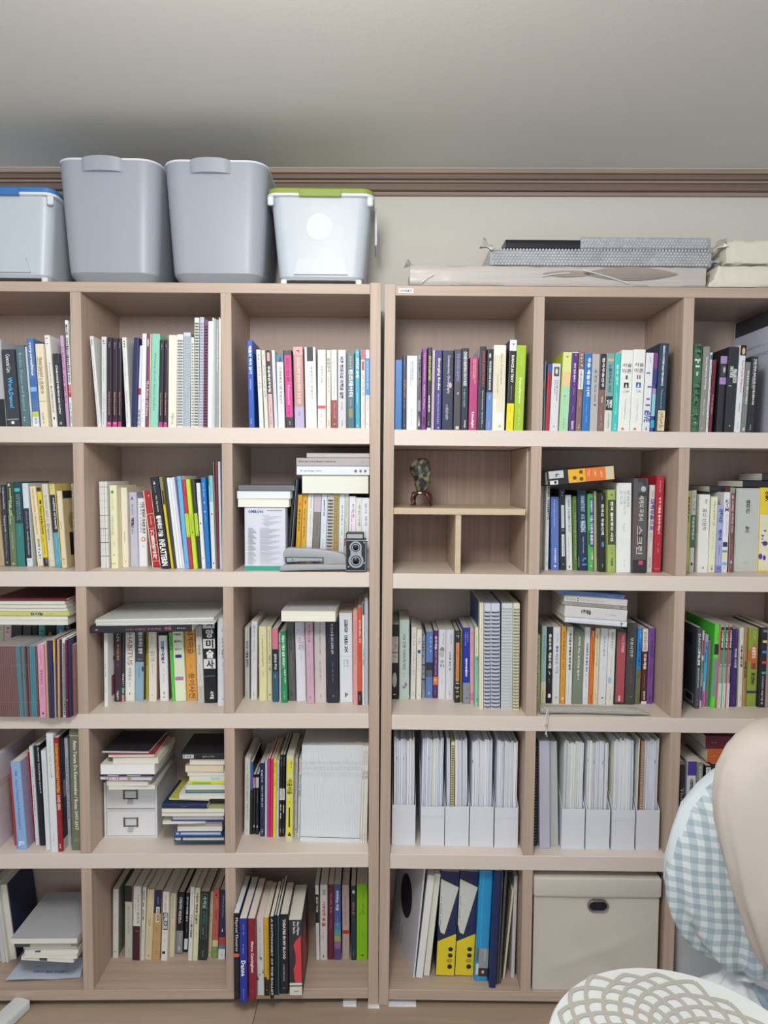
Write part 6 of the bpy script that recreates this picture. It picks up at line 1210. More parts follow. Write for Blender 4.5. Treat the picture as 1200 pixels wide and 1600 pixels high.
cell(2, 5, 820, 910, .2, [
 (78, 118, 82, 410, 975, 'c3c896', 'sage green book with grey capitals', 'R 5a6440 .05 .85 .35 .62 READING DANCING;E 5a6440 .88 .895 .4 .55;D 5a6440 .91 .97 .4 .6'),
 (121, 162, 134, 342, 943, 'b0d0cc', 'pale teal book with cream foot', 'B e6e3c6 .72 1;R 5a9aa0 .12 .44 .4 .65 무용비평과 감상;D 6a9a9c .62 .68 .4 .6;D 444 .85 .96 .35 .6'),
 (164, 210, 174, 348, 945, '1b1d26', 'black book with heavy white title', 'R* f0f0f0 .09 .3 .35 .7 춤의유혹;R* f0f0f0 .33 .54 .35 .75 예술의 비밀;R e0e0e0 .57 .63 .4 .6 /;D b8b8b8 .68 .74 .4 .6;E e8e8e8 .87 .93 .3 .8'),
 (214, 271, 222, 350, 947, 'dfe4e8', 'white book with indigo and grey title', 'R c0a8b4 .08 .2 .4 .65 한국근대;R* 5a60a8 .24 .32 .4 .7 춤의;R 8a90a8 .34 .6 .35 .7 새로운 이해;D 9aa .63 .88 .4 .55;X 777 .91 .95 .3 .7'),
 (275, 312, 290, 345, 950, 'e2a23c', 'orange yellow book with small title', 'R* 8a5018 .06 .55 .4 .62 문화예술교육의 이해;D 8a5018 .6 .86 .4 .6;B e8dcc0 .91 .95 .3 .7;X 8a3a28 .94 .97 .3 .6'),
 (316, 366, 331, 348, 950, 'e4e6e0', 'white book with bold serif title', 'R* 333 .08 .56 .4 .68 한국춤의 전통과 현대 몸짓;D 888 .6 .95 .4 .5'),
 (368, 447, 389, 385, 950, '808a78', 'wide grey green book with white title', 'R* dde2d6 .06 .66 .42 .6 지혜로 여는 동서고금 춤추기', dict(covl='B d8dcd4 0 1')),
 (450, 495, 471, 350, 950, 'e1e5ec', 'white book with black and purple title', 'R* 3a3a5a .2 .58 .35 .65 서양문화로 본 춤의 역사;R d07a50 .6 .63 .4 .6 길;D 7a7a9a .68 .8 .4 .6;X 5a5aa0 .92 .96 .4 .6'),
 (498, 529, 521, 352, 952, 'e0782c', 'deep orange book with dark head', 'B 5a2444 0 .04;R* f6d8b4 .05 .12 .35 .7 읽는;R a84a18 .14 .55 .4 .6 세계무용의 이야기;B c85a1c .3 .48 .5 .9;X 8a3a14 .88 .98 .3 .7'),
 (532, 570, 554, 360, 953, 'e3d6b0', 'cream book with faded title', 'R b09a6a .08 .5 .35 .6 불교의식무용;X c8a860 .86 .96 .3 .7'),
 (573, 632, 597, 360, 955, 'dfe3e6', 'white book with thin grey title', 'R 8a9098 .1 .36 .4 .6 한국의 발레;D 8a9098 .5 .56 .4 .55;E 556 .9 .92 .4 .65', {}),
 (636, 692, 656, 365, 957, 'e4e4e0', 'white book with pale blue spot', 'R 8a8a86 .04 .26 .4 .65 현대무용감상;D aaa .3 .62 .4 .55;E 9accdc .63 .72 .1 .6;D 8a8a86 .8 .96 .4 .6'),
 (697, 776, 718, 368, 953, '1f4a38', 'rose spined book framed in dark green', 'B b0505c .04 .97 .1 .95;R f0d8d4 .07 .3 .55 .78 무용의 교수학습법;X e8c8c8 .32 .35 .3 .4;S* f4e8e4 .88 .96 .35 .6 금광', dict(hard=1)),
 (782, 857, 805, 315, 955, '4b4b4a', 'dark grey hardback with white title', 'R dcdcd8 .18 .42 .35 .62 무용사연구;D a8a8a4 .52 .75 .45 .55;D a8a8a4 .9 .92 .3 .8'),
 (859, 896, 885, 360, 952, '2a8ae0', 'sky blue book with olive lower half', 'B 6e7448 .53 1;D e0f0fc .04 .14 .4 .7;R* 1a4a8a .2 .5 .35 .7 20세기 무용사;D 333820 .56 .66 .3 .7;D 333820 .88 .97 .4 .6'),
 (905, 950, 921, 363, 948, '5a3028', 'brown book with white printed head', 'B e6e2da 0 .3;R 777 .04 .28 .3 .7 신경림시집;R* f0e8e0 .33 .54 .35 .75 무용예술;D d8c4b8 .6 .8 .4 .6;R* f0e8e0 .83 .95 .4 .65 현대미학;B e8e4dc .965 1'),
 (953, 998, 975, 358, 950, '7c4f9c', 'violet book with dark blue title', 'D 2c2454 .04 .12 .35 .6;R 2c2454 .16 .38 .35 .65 무용미학;D 2c2454 .48 .64 .3 .6;R 2c2454 .87 .97 .35 .6 교문사'),
], where(2, 5))
pile(2, 5, 820, 910, .2, [
 (310, 798, 330, 293, 35, 'dcdfe4', 'white book lowest in the tilted pile', 'D 888 .08 .7 .3 .45;D 777 .72 .84 .3 .45;X 444 .9 .95 .2 .8', dict(rot=4.1, d=150)),
 (306, 797, 292, 208, 35, 'd2d0d0', 'thick pale book with black brush title in the tilted pile', 'R* 222 .26 .42 .4 .75 이해예술;D 555 .65 .82 .4 .55;X 333 .91 .95 .3 .7', dict(rot=4.1, d=150)),
 (303, 799, 207, 185, 36, 'a39c94', 'thin grey brown book in the tilted pile', 'D 555 .1 .8 .35 .7;X 333 .9 .95 .2 .8', dict(rot=4.1, d=150)),
 (305, 800, 184, 136, 35, 'cfcac8', 'pale grey book with ring mark in the tilted pile', 'D 666 .04 .17 .3 .55;E 444 .2 .235 .2 .75;E cfcac8 .205 .23 .3 .65;D 888 .26 .65 .35 .55;X 333 .91 .96 .2 .8', dict(rot=4.1, d=150)),
 (262, 778, 112, 80, 35, '5f7fb4', 'blue book topmost in the tilted pile', 'D 26406c .08 .3 .35 .6;X 26406c .52 .66 .4 .65;X 26406c .87 .96 .4 .65', dict(rot=4.1, d=150)),
], where(2, 5))
cell(2, 6, 1040, 910, .14375, [
 (158, 186, 182, 478, 1335, '343462', 'indigo black book with white number', 'B 1c1c24 .3 1;X c8c8e0 .12 .16 .3 .7;R b8b8c8 .22 .9 .4 .7 contemporary dance theory', dict(sb=70)),
 (318, 364, 347, 490, 1374, '4b4f56', 'dark grey book with large pale capitals', 'R dfe3e8 .08 .3 .35 .8 DANCE;R* f4f4f4 .3 .46 .35 .8 FILM;R c8ccd0 .5 .74 .4 .75 BRANNIGAN;D a8acb0 .88 .96 .4 .7', dict(d=170, covl='X 33363c .1 .62 .1 .8;B e0e0e0 .84 .95 .08 .4;B 2c2c30 .85 .94 .1 .38')),
 (367, 386, 407, 528, 1366, 'c8c4c4', 'thin book striped red, green and blue', 'B a83a54 .12 .32;B d8d8d0 .32 .38;B 5a8a5a .38 .55;B 8a9a80 .55 .72;B 34487c .72 .9'),
 (388, 424, 432, 570, 1352, '8fc8e0', 'lilac, cyan and magenta banded book', 'B b49ad4 0 .14;B 4fa8e0 .25 .65;B d860a4 .78 1;R* 2a4a9a .1 .38 .3 .7 Diffrances;R 8a2a6a .82 .96 .3 .6 dance'),
 (428, 466, 468, 640, 1350, '77797c', 'mid grey book', 'D b0b0b4 .1 .9 .3 .5'),
 (470, 540, 524, 455, 1366, '5fd843', 'neon green book with black and grey bands', 'B 2a2c30 .235 .36;B 5fd843 .36 .4;B 8a8f9a .4 .865;D 3a8a2a .1 .2 .5 .7;D 55585f .44 .56 .5 .7', dict(d=200, covl='B 4ac43a 0 1')),
 (544, 594, 560, 458, 1367, 'a4a6a6', 'silver yearbook with orange edge stripe', 'B e06a3c 0 1 0 .25;B 26272a .03 .3 .27 1;R* f0f0f0 .07 .28 .5 .85 K CONTEMPORARY;B 77797a .3 .5 .27 1;E w .47 .49 .5 .7;B d0d2d2 .7 1 .27 1;D 666 .86 .96 .5 .7', dict(n='yearbook', d=200)),
 (596, 640, 610, 458, 1367, 'a4a6a6', 'silver yearbook with green edge stripe', 'B 4ac46a 0 1 0 .25;B 26272a .03 .3 .27 1;R* f0f0f0 .07 .28 .5 .85 K CONTEMPORARY;B 77797a .3 .5 .27 1;E w .47 .49 .5 .7;B d0d2d2 .7 1 .27 1;D 666 .86 .96 .5 .7', dict(n='yearbook', d=200)),
 (642, 684, 657, 458, 1367, 'a4a6a6', 'silver yearbook with red edge stripe', 'B d0443c 0 1 0 .25;B 26272a .03 .3 .27 1;R* f0f0f0 .07 .28 .5 .85 K CONTEMPORARY;B 77797a .3 .5 .27 1;E w .47 .49 .5 .7;B d0d2d2 .7 1 .27 1;D 666 .86 .96 .5 .7', dict(n='yearbook', d=200)),
 (692, 764, 716, 505, 1352, '40206c', 'deep purple book with white title', 'X e0d8ec .03 .06 .7 .9;D 8a70b0 .06 .2 .7 .85;R* cdbce8 .25 .5 .6 .9 현대춤 사상론;D 8a70b0 .58 .7 .6 .75;D 8a70b0 .86 .97 .5 .65'),
 (785, 830, 812, 493, 1352, 'dddccf', 'off-white book with black title', 'D 888 .06 .15 .35 .6;R* 333 .22 .5 .3 .7 무용이론입문;D 8a8a80 .58 .72 .4 .5;D 666 .85 .96 .35 .6', dict(hard=1)),
 (833, 870, 860, 495, 1352, 'b48a5c', 'tan book with black title', 'D 5c4020 .06 .38 .4 .6;R* 3a2a18 .42 .64 .3 .7 무용입문;D 6c5030 .7 .8 .4 .6;D 5c4020 .88 .97 .4 .6'),
 (872, 985, 905, 498, 1347, '8fa03c', 'wide olive book with orange diamond', 'D dfe4c0 .04 .15 .5 .68;B c8683c .28 .42 .02 .9;T c8683c .18 .28 .3 .97;B c8683c .4 .52 .3 .9;R* f0e8d8 .24 .38 .4 .75 송들창의;R* 3a3c20 .44 .52 .4 .72 고전과;R* 3a3c20 .56 .72 .4 .72 교양80;B 2f3550 .8 .83 0 .95;X w .805 .825 .3 .7;X 4a5030 .94 .96 .3 .7'),
 (987, 1078, 1014, 490, 1360, '23232a', 'black book with five coloured tabs', 'B 8a8a96 .03 .06 .35 .95;B e0dc78 .16 .19 .3 .95;B 3f8fd0 .29 .32 .3 .95;B d84a50 .42 .45 .3 .95;B 4aa88a .55 .58 .3 .95;R d8d8dc .6 .96 .4 .62 우리시대의 예술가들 춤'),
 (1082, 1160, 1100, 480, 1360, 'b08a84', 'rose brown book at the picture edge', ''),
], where(2, 6))

# --- fourth shelf
cell(3, 1, 0, 1120, .14375, [
 (-70, -8, -150, 470, 1432, 'd4d4dc', 'large white book with a black tree drawing on its cover', '', dict(d=230, cov='E 2a2028 .36 .5 .5 .8;E 2a2028 .3 .42 .7 .97;B 2a2028 .42 .72 .58 .72;B 8a8aa0 .3 .305 .1 .9;B 8a8aa0 .34 .345 .1 .9;X b0b0bc .1 .2 .2 .8')),
 (158, 186, 98, 545, 1400, 'c43f3c', 'thin red book left of the light blue one', '', dict(d=180)),
 (188, 291, 110, 488, 1442, '8fb2dc', 'light blue book with blue script name', 'R* 3a5fa8 .1 .16 .45 .65 Carnets;R 5a7fc0 .2 .78 .4 .62 Anne Teresa De Keersmaeker;R* f0f4fa .91 .96 .25 .75 KL;B 6a90d0 .86 .99 0 .15', dict(d=150, cov='B a89ab8 0 1')),
 (352, 382, 273, 390, 1355, 'cf3a2e', 'red book with pale title', 'R e8a8a0 .1 .7 .3 .7 RITE OF SPRING', dict(d=170)),
 (385, 426, 311, 325, 1395, 'dfe3ea', 'white book with grey script title', 'R 77798a .2 .7 .35 .65 Trisha Brown: Moving and Being Moved;D 8a8a9a .9 .96 .4 .6', dict(d=190)),
 (430, 488, 363, 312, 1402, '1c1e26', 'black book with torn white lettering', 'R* d0d0d4 .02 .48 .7 .95 FLYING TALKING BODY;D 5a3a3a .5 .75 .2 .5', dict(d=190)),
 (497, 551, 440, 370, 1447, 'e4e6ec', 'short white book with two thin lines', 'R 9a9ab0 .1 .5 .35 .5 Improvising dance;R aaaabc .1 .7 .6 .72 L\'improvisation en danse', dict(d=160)),
 (553, 629, 495, 180, 1472, 'e2e6e8', 'tall white book with pale grey title', 'R b4b8bc .07 .36 .4 .62 PLANES AND BODIES;T 999 .34 .37 .5 .7;X c08a90 .86 .95 .4 .6', dict(d=190)),
 (632, 684, 580, 228, 1468, '9c2430', 'dark red book with yellow capitals', 'R* e8b838 .05 .48 .3 .82 RUSSIAN REVOLUTIONARY POSTERS;R* ecd8b8 .5 .63 .35 .85 DAVID KING;S w .93 .97 .35 .65 S', dict(d=185, cov='B 2c2e36 0 .9;B 8a8a90 .4 .55 .1 .5;B c8c0b0 .9 1')),
 (736, 776, 687, 232, 1402, 'c4c8d8', 'lavender grey book with dark capitals', 'R 555a70 .18 .75 .45 .8 WORLD HISTORY OF DANCE;X 444 .86 .92 .5 .8;X 8a8aa0 .05 .1 .4 .7', dict(d=185)),
 (780, 889, 748, 150, 1452, '737560', 'tall olive green book with pale bold title', 'B c8c8b8 .04 .045 .05 .95;R* e0e2d2 .08 .83 .42 .72 Anne Teresa De Keersmaeker / Rosas 2007-2017;R a8aa98 .9 .925 .35 .75 Yale;X c8c8b8 .955 .962 .1 .95', dict(d=210)),
], where(3, 1))
cell(3, 3, 360, 1120, .2, [
 (106, 149, 112, 320, 925, 'dcdcd8', 'white book with thin grey capitals', 'R 8a8a88 .2 .8 .4 .65 WAYS OF SEEING THE BODY;D 777 .07 .17 .4 .6;X 555 .9 .96 .4 .6'),
 (151, 172, 153, 355, 918, '23252c', 'black book with blue head', 'B 3a6ab0 0 .38;D a8a88a .42 .5 .5 .7'),
 (174, 195, 176, 452, 918, '25252b', 'short black book with pink label', 'B d89aa4 .05 .22;X 8a2c40 .07 .2 .2 .8;D a84a54 .25 .4 .3 .6;T w .83 .88 .3 .7', dict(d=120)),
 (198, 220, 201, 450, 921, '25252b', 'short black book with white label', 'B cccfca .05 .22;D a8a8a8 .26 .5 .4 .65;T w .83 .88 .3 .7', dict(d=120)),
 (231, 266, 229, 362, 935, '232f56', 'navy book with white outlined title', 'S* e8ecf4 .09 .26 .35 .65 ㅎㅁㅏㅇ;R* d0d8e4 .3 .6 .4 .65 지금이 가장 좋은 순간;D a8b0c8 .66 .76 .4 .55;X w .9 .98 .3 .7'),
 (268, 287, 270, 343, 936, 'b8cbe0', 'thin pale blue book with white text', 'D f4f8fc .05 .95 .3 .6'),
 (288, 308, 292, 326, 940, 'd02f74', 'magenta booklet', 'D f0a8c8 .05 .4 .3 .5;D 8a1c4c .8 .96 .4 .6', dict(n='booklet')),
 (309, 330, 315, 330, 942, 'd8307c', 'magenta booklet', 'D 8a1c4c .05 .3 .4 .6;D 8a1c4c .8 .96 .4 .6', dict(n='booklet')),
 (332, 354, 338, 328, 944, 'f0e02c', 'bright yellow booklet', 'R 8a8010 .05 .35 .35 .65 춤의 이론;D 8a8010 .8 .96 .4 .6', dict(n='booklet')),
 (356, 376, 362, 343, 938, 'cfd8e0', 'bluish white booklet', 'R 777a90 .02 .4 .35 .6 문화예술교육;D 888 .8 .9 .4 .6', dict(n='booklet')),
 (380, 401, 388, 297, 938, '202028', 'black booklet with white band', 'B dcdce0 .41 .55;D 555 .43 .53 .3 .7;D d0d0d0 .03 .15 .4 .7;R* e4e4e4 .6 .78 .35 .65 몸과 예술;D e4e4e4 .9 .96 .3 .7', dict(n='booklet')),
 (403, 422, 410, 297, 938, '202028', 'black booklet with white band', 'B dcdce0 .41 .55;D 555 .43 .53 .3 .7;D d0d0d0 .03 .15 .4 .7;R* e4e4e4 .6 .72 .35 .65 몸;D e4e4e4 .9 .96 .3 .7', dict(n='booklet')),
 (430, 486, 438, 303, 893, 'd8d6b8', 'cream book with yellow panels and pencil', 'B e8e040 .05 .21 .1 .9;B e8e040 .25 .46 .1 .9;B e8e040 .48 .94 .1 .9;D 5a5a20 .07 .16 .5 .8;R* 4a4a20 .27 .45 .2 .8 이응이응;B 26282c .6 .83 .4 .6;D 5a5a20 .5 .56 .4 .7;T 3a3a20 .88 .93 .3 .8', dict(sb=60)),
 (488, 520, 505, 325, 916, 'e2e2de', 'white book with grey round capitals', 'R 9a9a98 .06 .42 .35 .65 MOVE ON;D bbb .45 .6 .4 .5;T 333 .92 .95 .3 .7'),
 (522, 543, 536, 330, 940, 'dfe5e8', 'thin white book with teal title and pink tab', 'B e8a0ac .02 .16 .1 .5;R 4a8aa0 .2 .48 .4 .75 MOVE ME;D 8aa .7 .9 .4 .6'),
], where(3, 3))
WJ = 'X 9ab0c0 .07 .075;D 8a98a4 .17 .2 .2 .8;D 8a98a4 .22 .26 .2 .8;B 2c3034 .945 .95;D b8c4cc .28 .33 .2 .8'
WL = []
for k in range(40):
    a = 545+k*11.6; WL.append((a, a+11.3, 560+k*11.15, 222, 976+k*.35, 'e6eaee', 'white academic journal from the long identical run', WJ, dict(n='journal', d=200, g='white academic journals')))
WL += [(1011, 1029, 1008, 228, 990, 'eceae2', 'cream white journal with black print', 'D 555 .05 .2 .3 .7;R 777 .25 .34 .3 .7 예술;D 444 .9 .97 .3 .7', dict(n='journal', d=200)),
       (1031, 1048, 1028, 228, 990, 'eceae2', 'cream white journal with black print', 'D 555 .05 .2 .3 .7;R 777 .25 .34 .3 .7 예술;D 444 .9 .97 .3 .7', dict(n='journal', d=200)),
       (1050, 1066, 1046, 228, 990, 'eceae2', 'cream white journal with black print', 'D 555 .05 .2 .3 .7;R 777 .25 .34 .3 .7 예술;D 444 .9 .97 .3 .7', dict(n='journal', d=200))]
cell(3, 3, 360, 1120, .2, WL, where(3, 3))
pile(3, 2, 130, 1120, .2, [
 (192, 552, 568, 512, 22, 'e4e6e8', 'white notepad on the drawer box', '', dict(n='notepad', fore=1, d=180, yaw=1.5, fit=.011)),
 (190, 515, 500, 470, 20, 'e8e8e0', 'cream notebook with green edge over the drawer box', '', dict(n='notebook', fore=1, d=180, yaw=-2, fit=.012)),
 (190, 520, 470, 440, 22, 'd8d6d0', 'grey notebook over the drawer box', '', dict(n='notebook', fore=1, d=180, yaw=3, fit=.006)),
 (140, 545, 447, 404, 12, 'c9aebc', 'pink diary with magenta letters and brass clasp', 'B e0dce4 .0 1 .1 .6;X b04a80 .05 .4 .15 .85;E a89a5a .52 .6 .1 .9', dict(n='diary', d=170, fit=.010, yaw=-2)),
 (130, 560, 400, 366, 10, '2c3550', 'navy folder with two metal clips', 'B c8ccd0 .15 .35 .3 .6;B c8ccd0 .5 .75 .3 .6', dict(n='folder', d=185, fit=.007, yaw=-1)),
 (133, 556, 362, 285, 8, 'e6e6e2', 'thick white paper block in the pile over the drawer box', '', dict(n='book', fore=1, d=180, pg='f0f0ee')),
 (232, 590, 268, 200, 15, 'd8d0bc', 'cream book on the white paper block', '', dict(fore=1, d=150, yaw=-1, pg='e0dccc', fit=.016)),
 (190, 550, 195, 165, 14, 'a83a40', 'red covered book in the pile over the drawer box', '', dict(fore=1, d=150, fit=.0085, yaw=1, pg='d8d4c4')),
 (150, 520, 160, 135, 20, '2c2c34', 'black covered book topmost over the drawer box', '', dict(fore=1, d=150, fit=.007, pg='c8c8c4', yaw=-2)),
], where(3, 2))
pile(3, 2, 130, 1120, .2, [
 (708, 1106, 976, 937, 30, '2c4a6c', 'blue edged book lowest in the tall book pile', 'B 2c4a6c 0 1 .0 .06;B 2c4a6c .13 .17', dict(fore=1, hard=1, d=150, fit=.0135)),
 (714, 1080, 930, 897, 34, '4a68b0', 'second blue edged book from the base of the tall pile', 'B 4a68b0 .08 .12', dict(fore=1, hard=1, d=145, fit=.0125)),
 (735, 1085, 893, 862, 36, 'e6e6e6', 'white book in the tall pile under a grey one', '', dict(fore=1, d=150, fit=.0125)),
 (740, 1086, 856, 822, 36, 'a8a4a0', 'grey book in the tall pile under a thin booklet', '', dict(fore=1, d=150, pg='b8b4ae', fit=.013)),
 (612, 945, 815, 790, 24, 'e0ddc8', 'cream booklet jutting from the tall pile', '', dict(fore=1, d=120, yaw=3, fit=.0085)),
 (688, 1102, 797, 738, 22, '3a3fa0', 'royal blue covered book in the tall pile', '', dict(fore=1, hard=1, d=160, fit=.0175)),
 (612, 1100, 730, 700, 14, 'dcdfe6', 'wide white book under another in the tall pile', '', dict(fore=1, d=190, fit=.010)),
 (612, 1102, 698, 666, 12, 'b8c08c', 'wide white book with printed green cover', '', dict(fore=1, d=190, fit=.0115)),
 (620, 975, 662, 620, 10, '25305a', 'navy notebook with small white mark', 'X e8e8ec .45 .58 .4 .6', dict(n='notebook', d=150, fit=.012, yaw=-2)),
 (690, 1108, 590, 562, 26, '26262a', 'thin black folder in the tall pile', '', dict(n='folder', d=190, fit=.004)),
 (680, 1000, 560, 540, 24, 'c4c450', 'yellow green notebook in the tall pile', '', dict(n='notebook', fore=1, d=190, fit=.004, yaw=-3)),
 (748, 1110, 585, 530, 22, 'e4e6e8', 'white book below the green striped one', '', dict(fore=1, d=170, fit=.013)),
 (798, 1110, 520, 494, 28, '3f7c78', 'teal covered book in the tall pile', '', dict(fore=1, hard=1, d=160, fit=.009)),
 (800, 1110, 490, 445, 28, 'e2e4ee', 'white book above the teal covered one', '', dict(fore=1, d=160, fit=.012)),
 (822, 1110, 440, 412, 32, 'd8d834', 'lime yellow book with green label', 'B 7ac04a .1 .6 .2 .8', dict(d=150, fit=.009)),
 (826, 1110, 408, 366, 34, 'd4e0d8', 'pale mint book with blue label', 'B a8cce0 .6 .85 .2 .6', dict(fore=1, d=150, fit=.0145)),
 (806, 1108, 362, 330, 34, 'ddd8c8', 'cream book under the tan one', '', dict(fore=1, d=150, fit=.0105, yaw=2)),
 (796, 1096, 326, 272, 32, 'cdb698', 'tan covered book with cream pages', '', dict(fore=1, d=150, fit=.018, pg='e4d6bc')),
 (830, 1110, 250, 197, 36, 'cac8c4', 'off-white book under the barcode one', '', dict(fore=1, d=145, fit=.0165)),
 (756, 1110, 195, 138, 30, '28282e', 'black book with white barcode label on top', 'B c8c8c8 .06 .3 .2 .85;X 333 .08 .28 .3 .8;X d0d0d0 .36 .44 .3 .6;X d0d0d0 .5 .8 .35 .65', dict(d=150, fit=.0165)),
], where(3, 2))
cell(3, 5, 820, 1120, .2, [
 (62, 99, 68, 200, 1012, '2c2e38', 'black notebook bound with steel wire rings', '', dict(n='notebook', spiral=1, d=210, wire='8a8c92', pit=.0085)),
 (116, 197, 105, 190, 1030, 'b8b8cc', 'thick lavender grey paper block', '', dict(n='notebook', fore=1, d=215, pg='c0c0d0', cat='notebook')),
 (200, 263, 186, 190, 1012, 'aeb3b4', 'thick pale grey ledger block', '', dict(n='notebook', fore=1, d=215, pg='bcc0c0', cat='notebook')),
], where(3, 5))
cell(3, 6, 1020, 1120, .3, [
 (132, 160, 140, 235, 610, '34343c', 'black book beside the partition', 'B 8a8a8a 0 .03;R c8c8c8 .3 .6 .3 .7 Theatre', dict(sb=50)),
 (168, 214, 182, 233, 612, 'd6d8de', 'white book with indigo head', 'B 4a3a9a 0 .16;S* 333 .2 .34 .3 .7 김영태', dict(sb=50)),
 (216, 250, 231, 238, 612, '84887c', 'sage grey book with pale characters', 'S* c8ccc0 .04 .3 .3 .7 김영태', dict(sb=50)),
 (262, 292, 275, 255, 612, '26262a', 'black book with white label', 'B d8d8d8 .02 .14 .1 .9;S 222 .03 .13 .3 .7 무용', dict(sb=55)),
 (294, 330, 306, 245, 612, '2c2628', 'black book under the orange one', '', dict(sb=55)),
 (332, 400, 345, 240, 612, '5a3a34', 'brown book under the orange one', '', dict(sb=55)),
], where(3, 6))
pile(3, 6, 1020, 1120, .3, [
 (284, 470, 240, 168, 60, 'c8602c', 'orange book lying on the upright ones', 'X e8c8a8 .15 .25 .45 .55', dict(d=150)),
 (275, 470, 160, 95, 58, '6c2036', 'maroon book lying on the orange one', 'X d8b8c0 .15 .3 .45 .55', dict(d=150)),
], where(3, 6))

# --- bottom shelf
pile(4, 1, 0, 1340, .1625, [
 (215, 740, 1000, 930, 20, 'dde0e8', 'thin white booklet resting on the envelope', 'B 4a4c54 .35 .5', dict(n='booklet', fore=1, d=165, yaw=-5, fit=.010)),
 (240, 752, 915, 860, 18, 'e6e2d4', 'cream book over the thin white booklet', '', dict(fore=1, d=165, yaw=-2, fit=.011)),
 (230, 745, 850, 790, 22, 'dde0e4', 'white book with dark tab', 'B 4a4c50 .2 .3 .3 .9', dict(fore=1, d=165, fit=.009, yaw=1)),
 (222, 738, 800, 740, 26, 'ddd6c0', 'cream book under the grey one', '', dict(fore=1, d=165, fit=.012)),
 (135, 740, 742, 690, 16, '8a8a80', 'dark grey catalogue under the topmost one', 'B 4c4c4c 0 .25;B b8b4a0 .25 .9 .2 .8', dict(n='catalogue', d=185, fit=.0115)),
 (100, 738, 690, 605, 12, 'b9bcc2', 'grey photo catalogue on top of the low pile', '', dict(n='catalogue', fore=1, d=215, fit=.0155, covl='E 8a8c90 .25 .9 .02 .5;E 9a9ca0 .3 .95 .03 .35;X 77797e .3 .9 .05 .3;B 4a4a50 .1 .3 .02 .05')),
], where(4, 1))
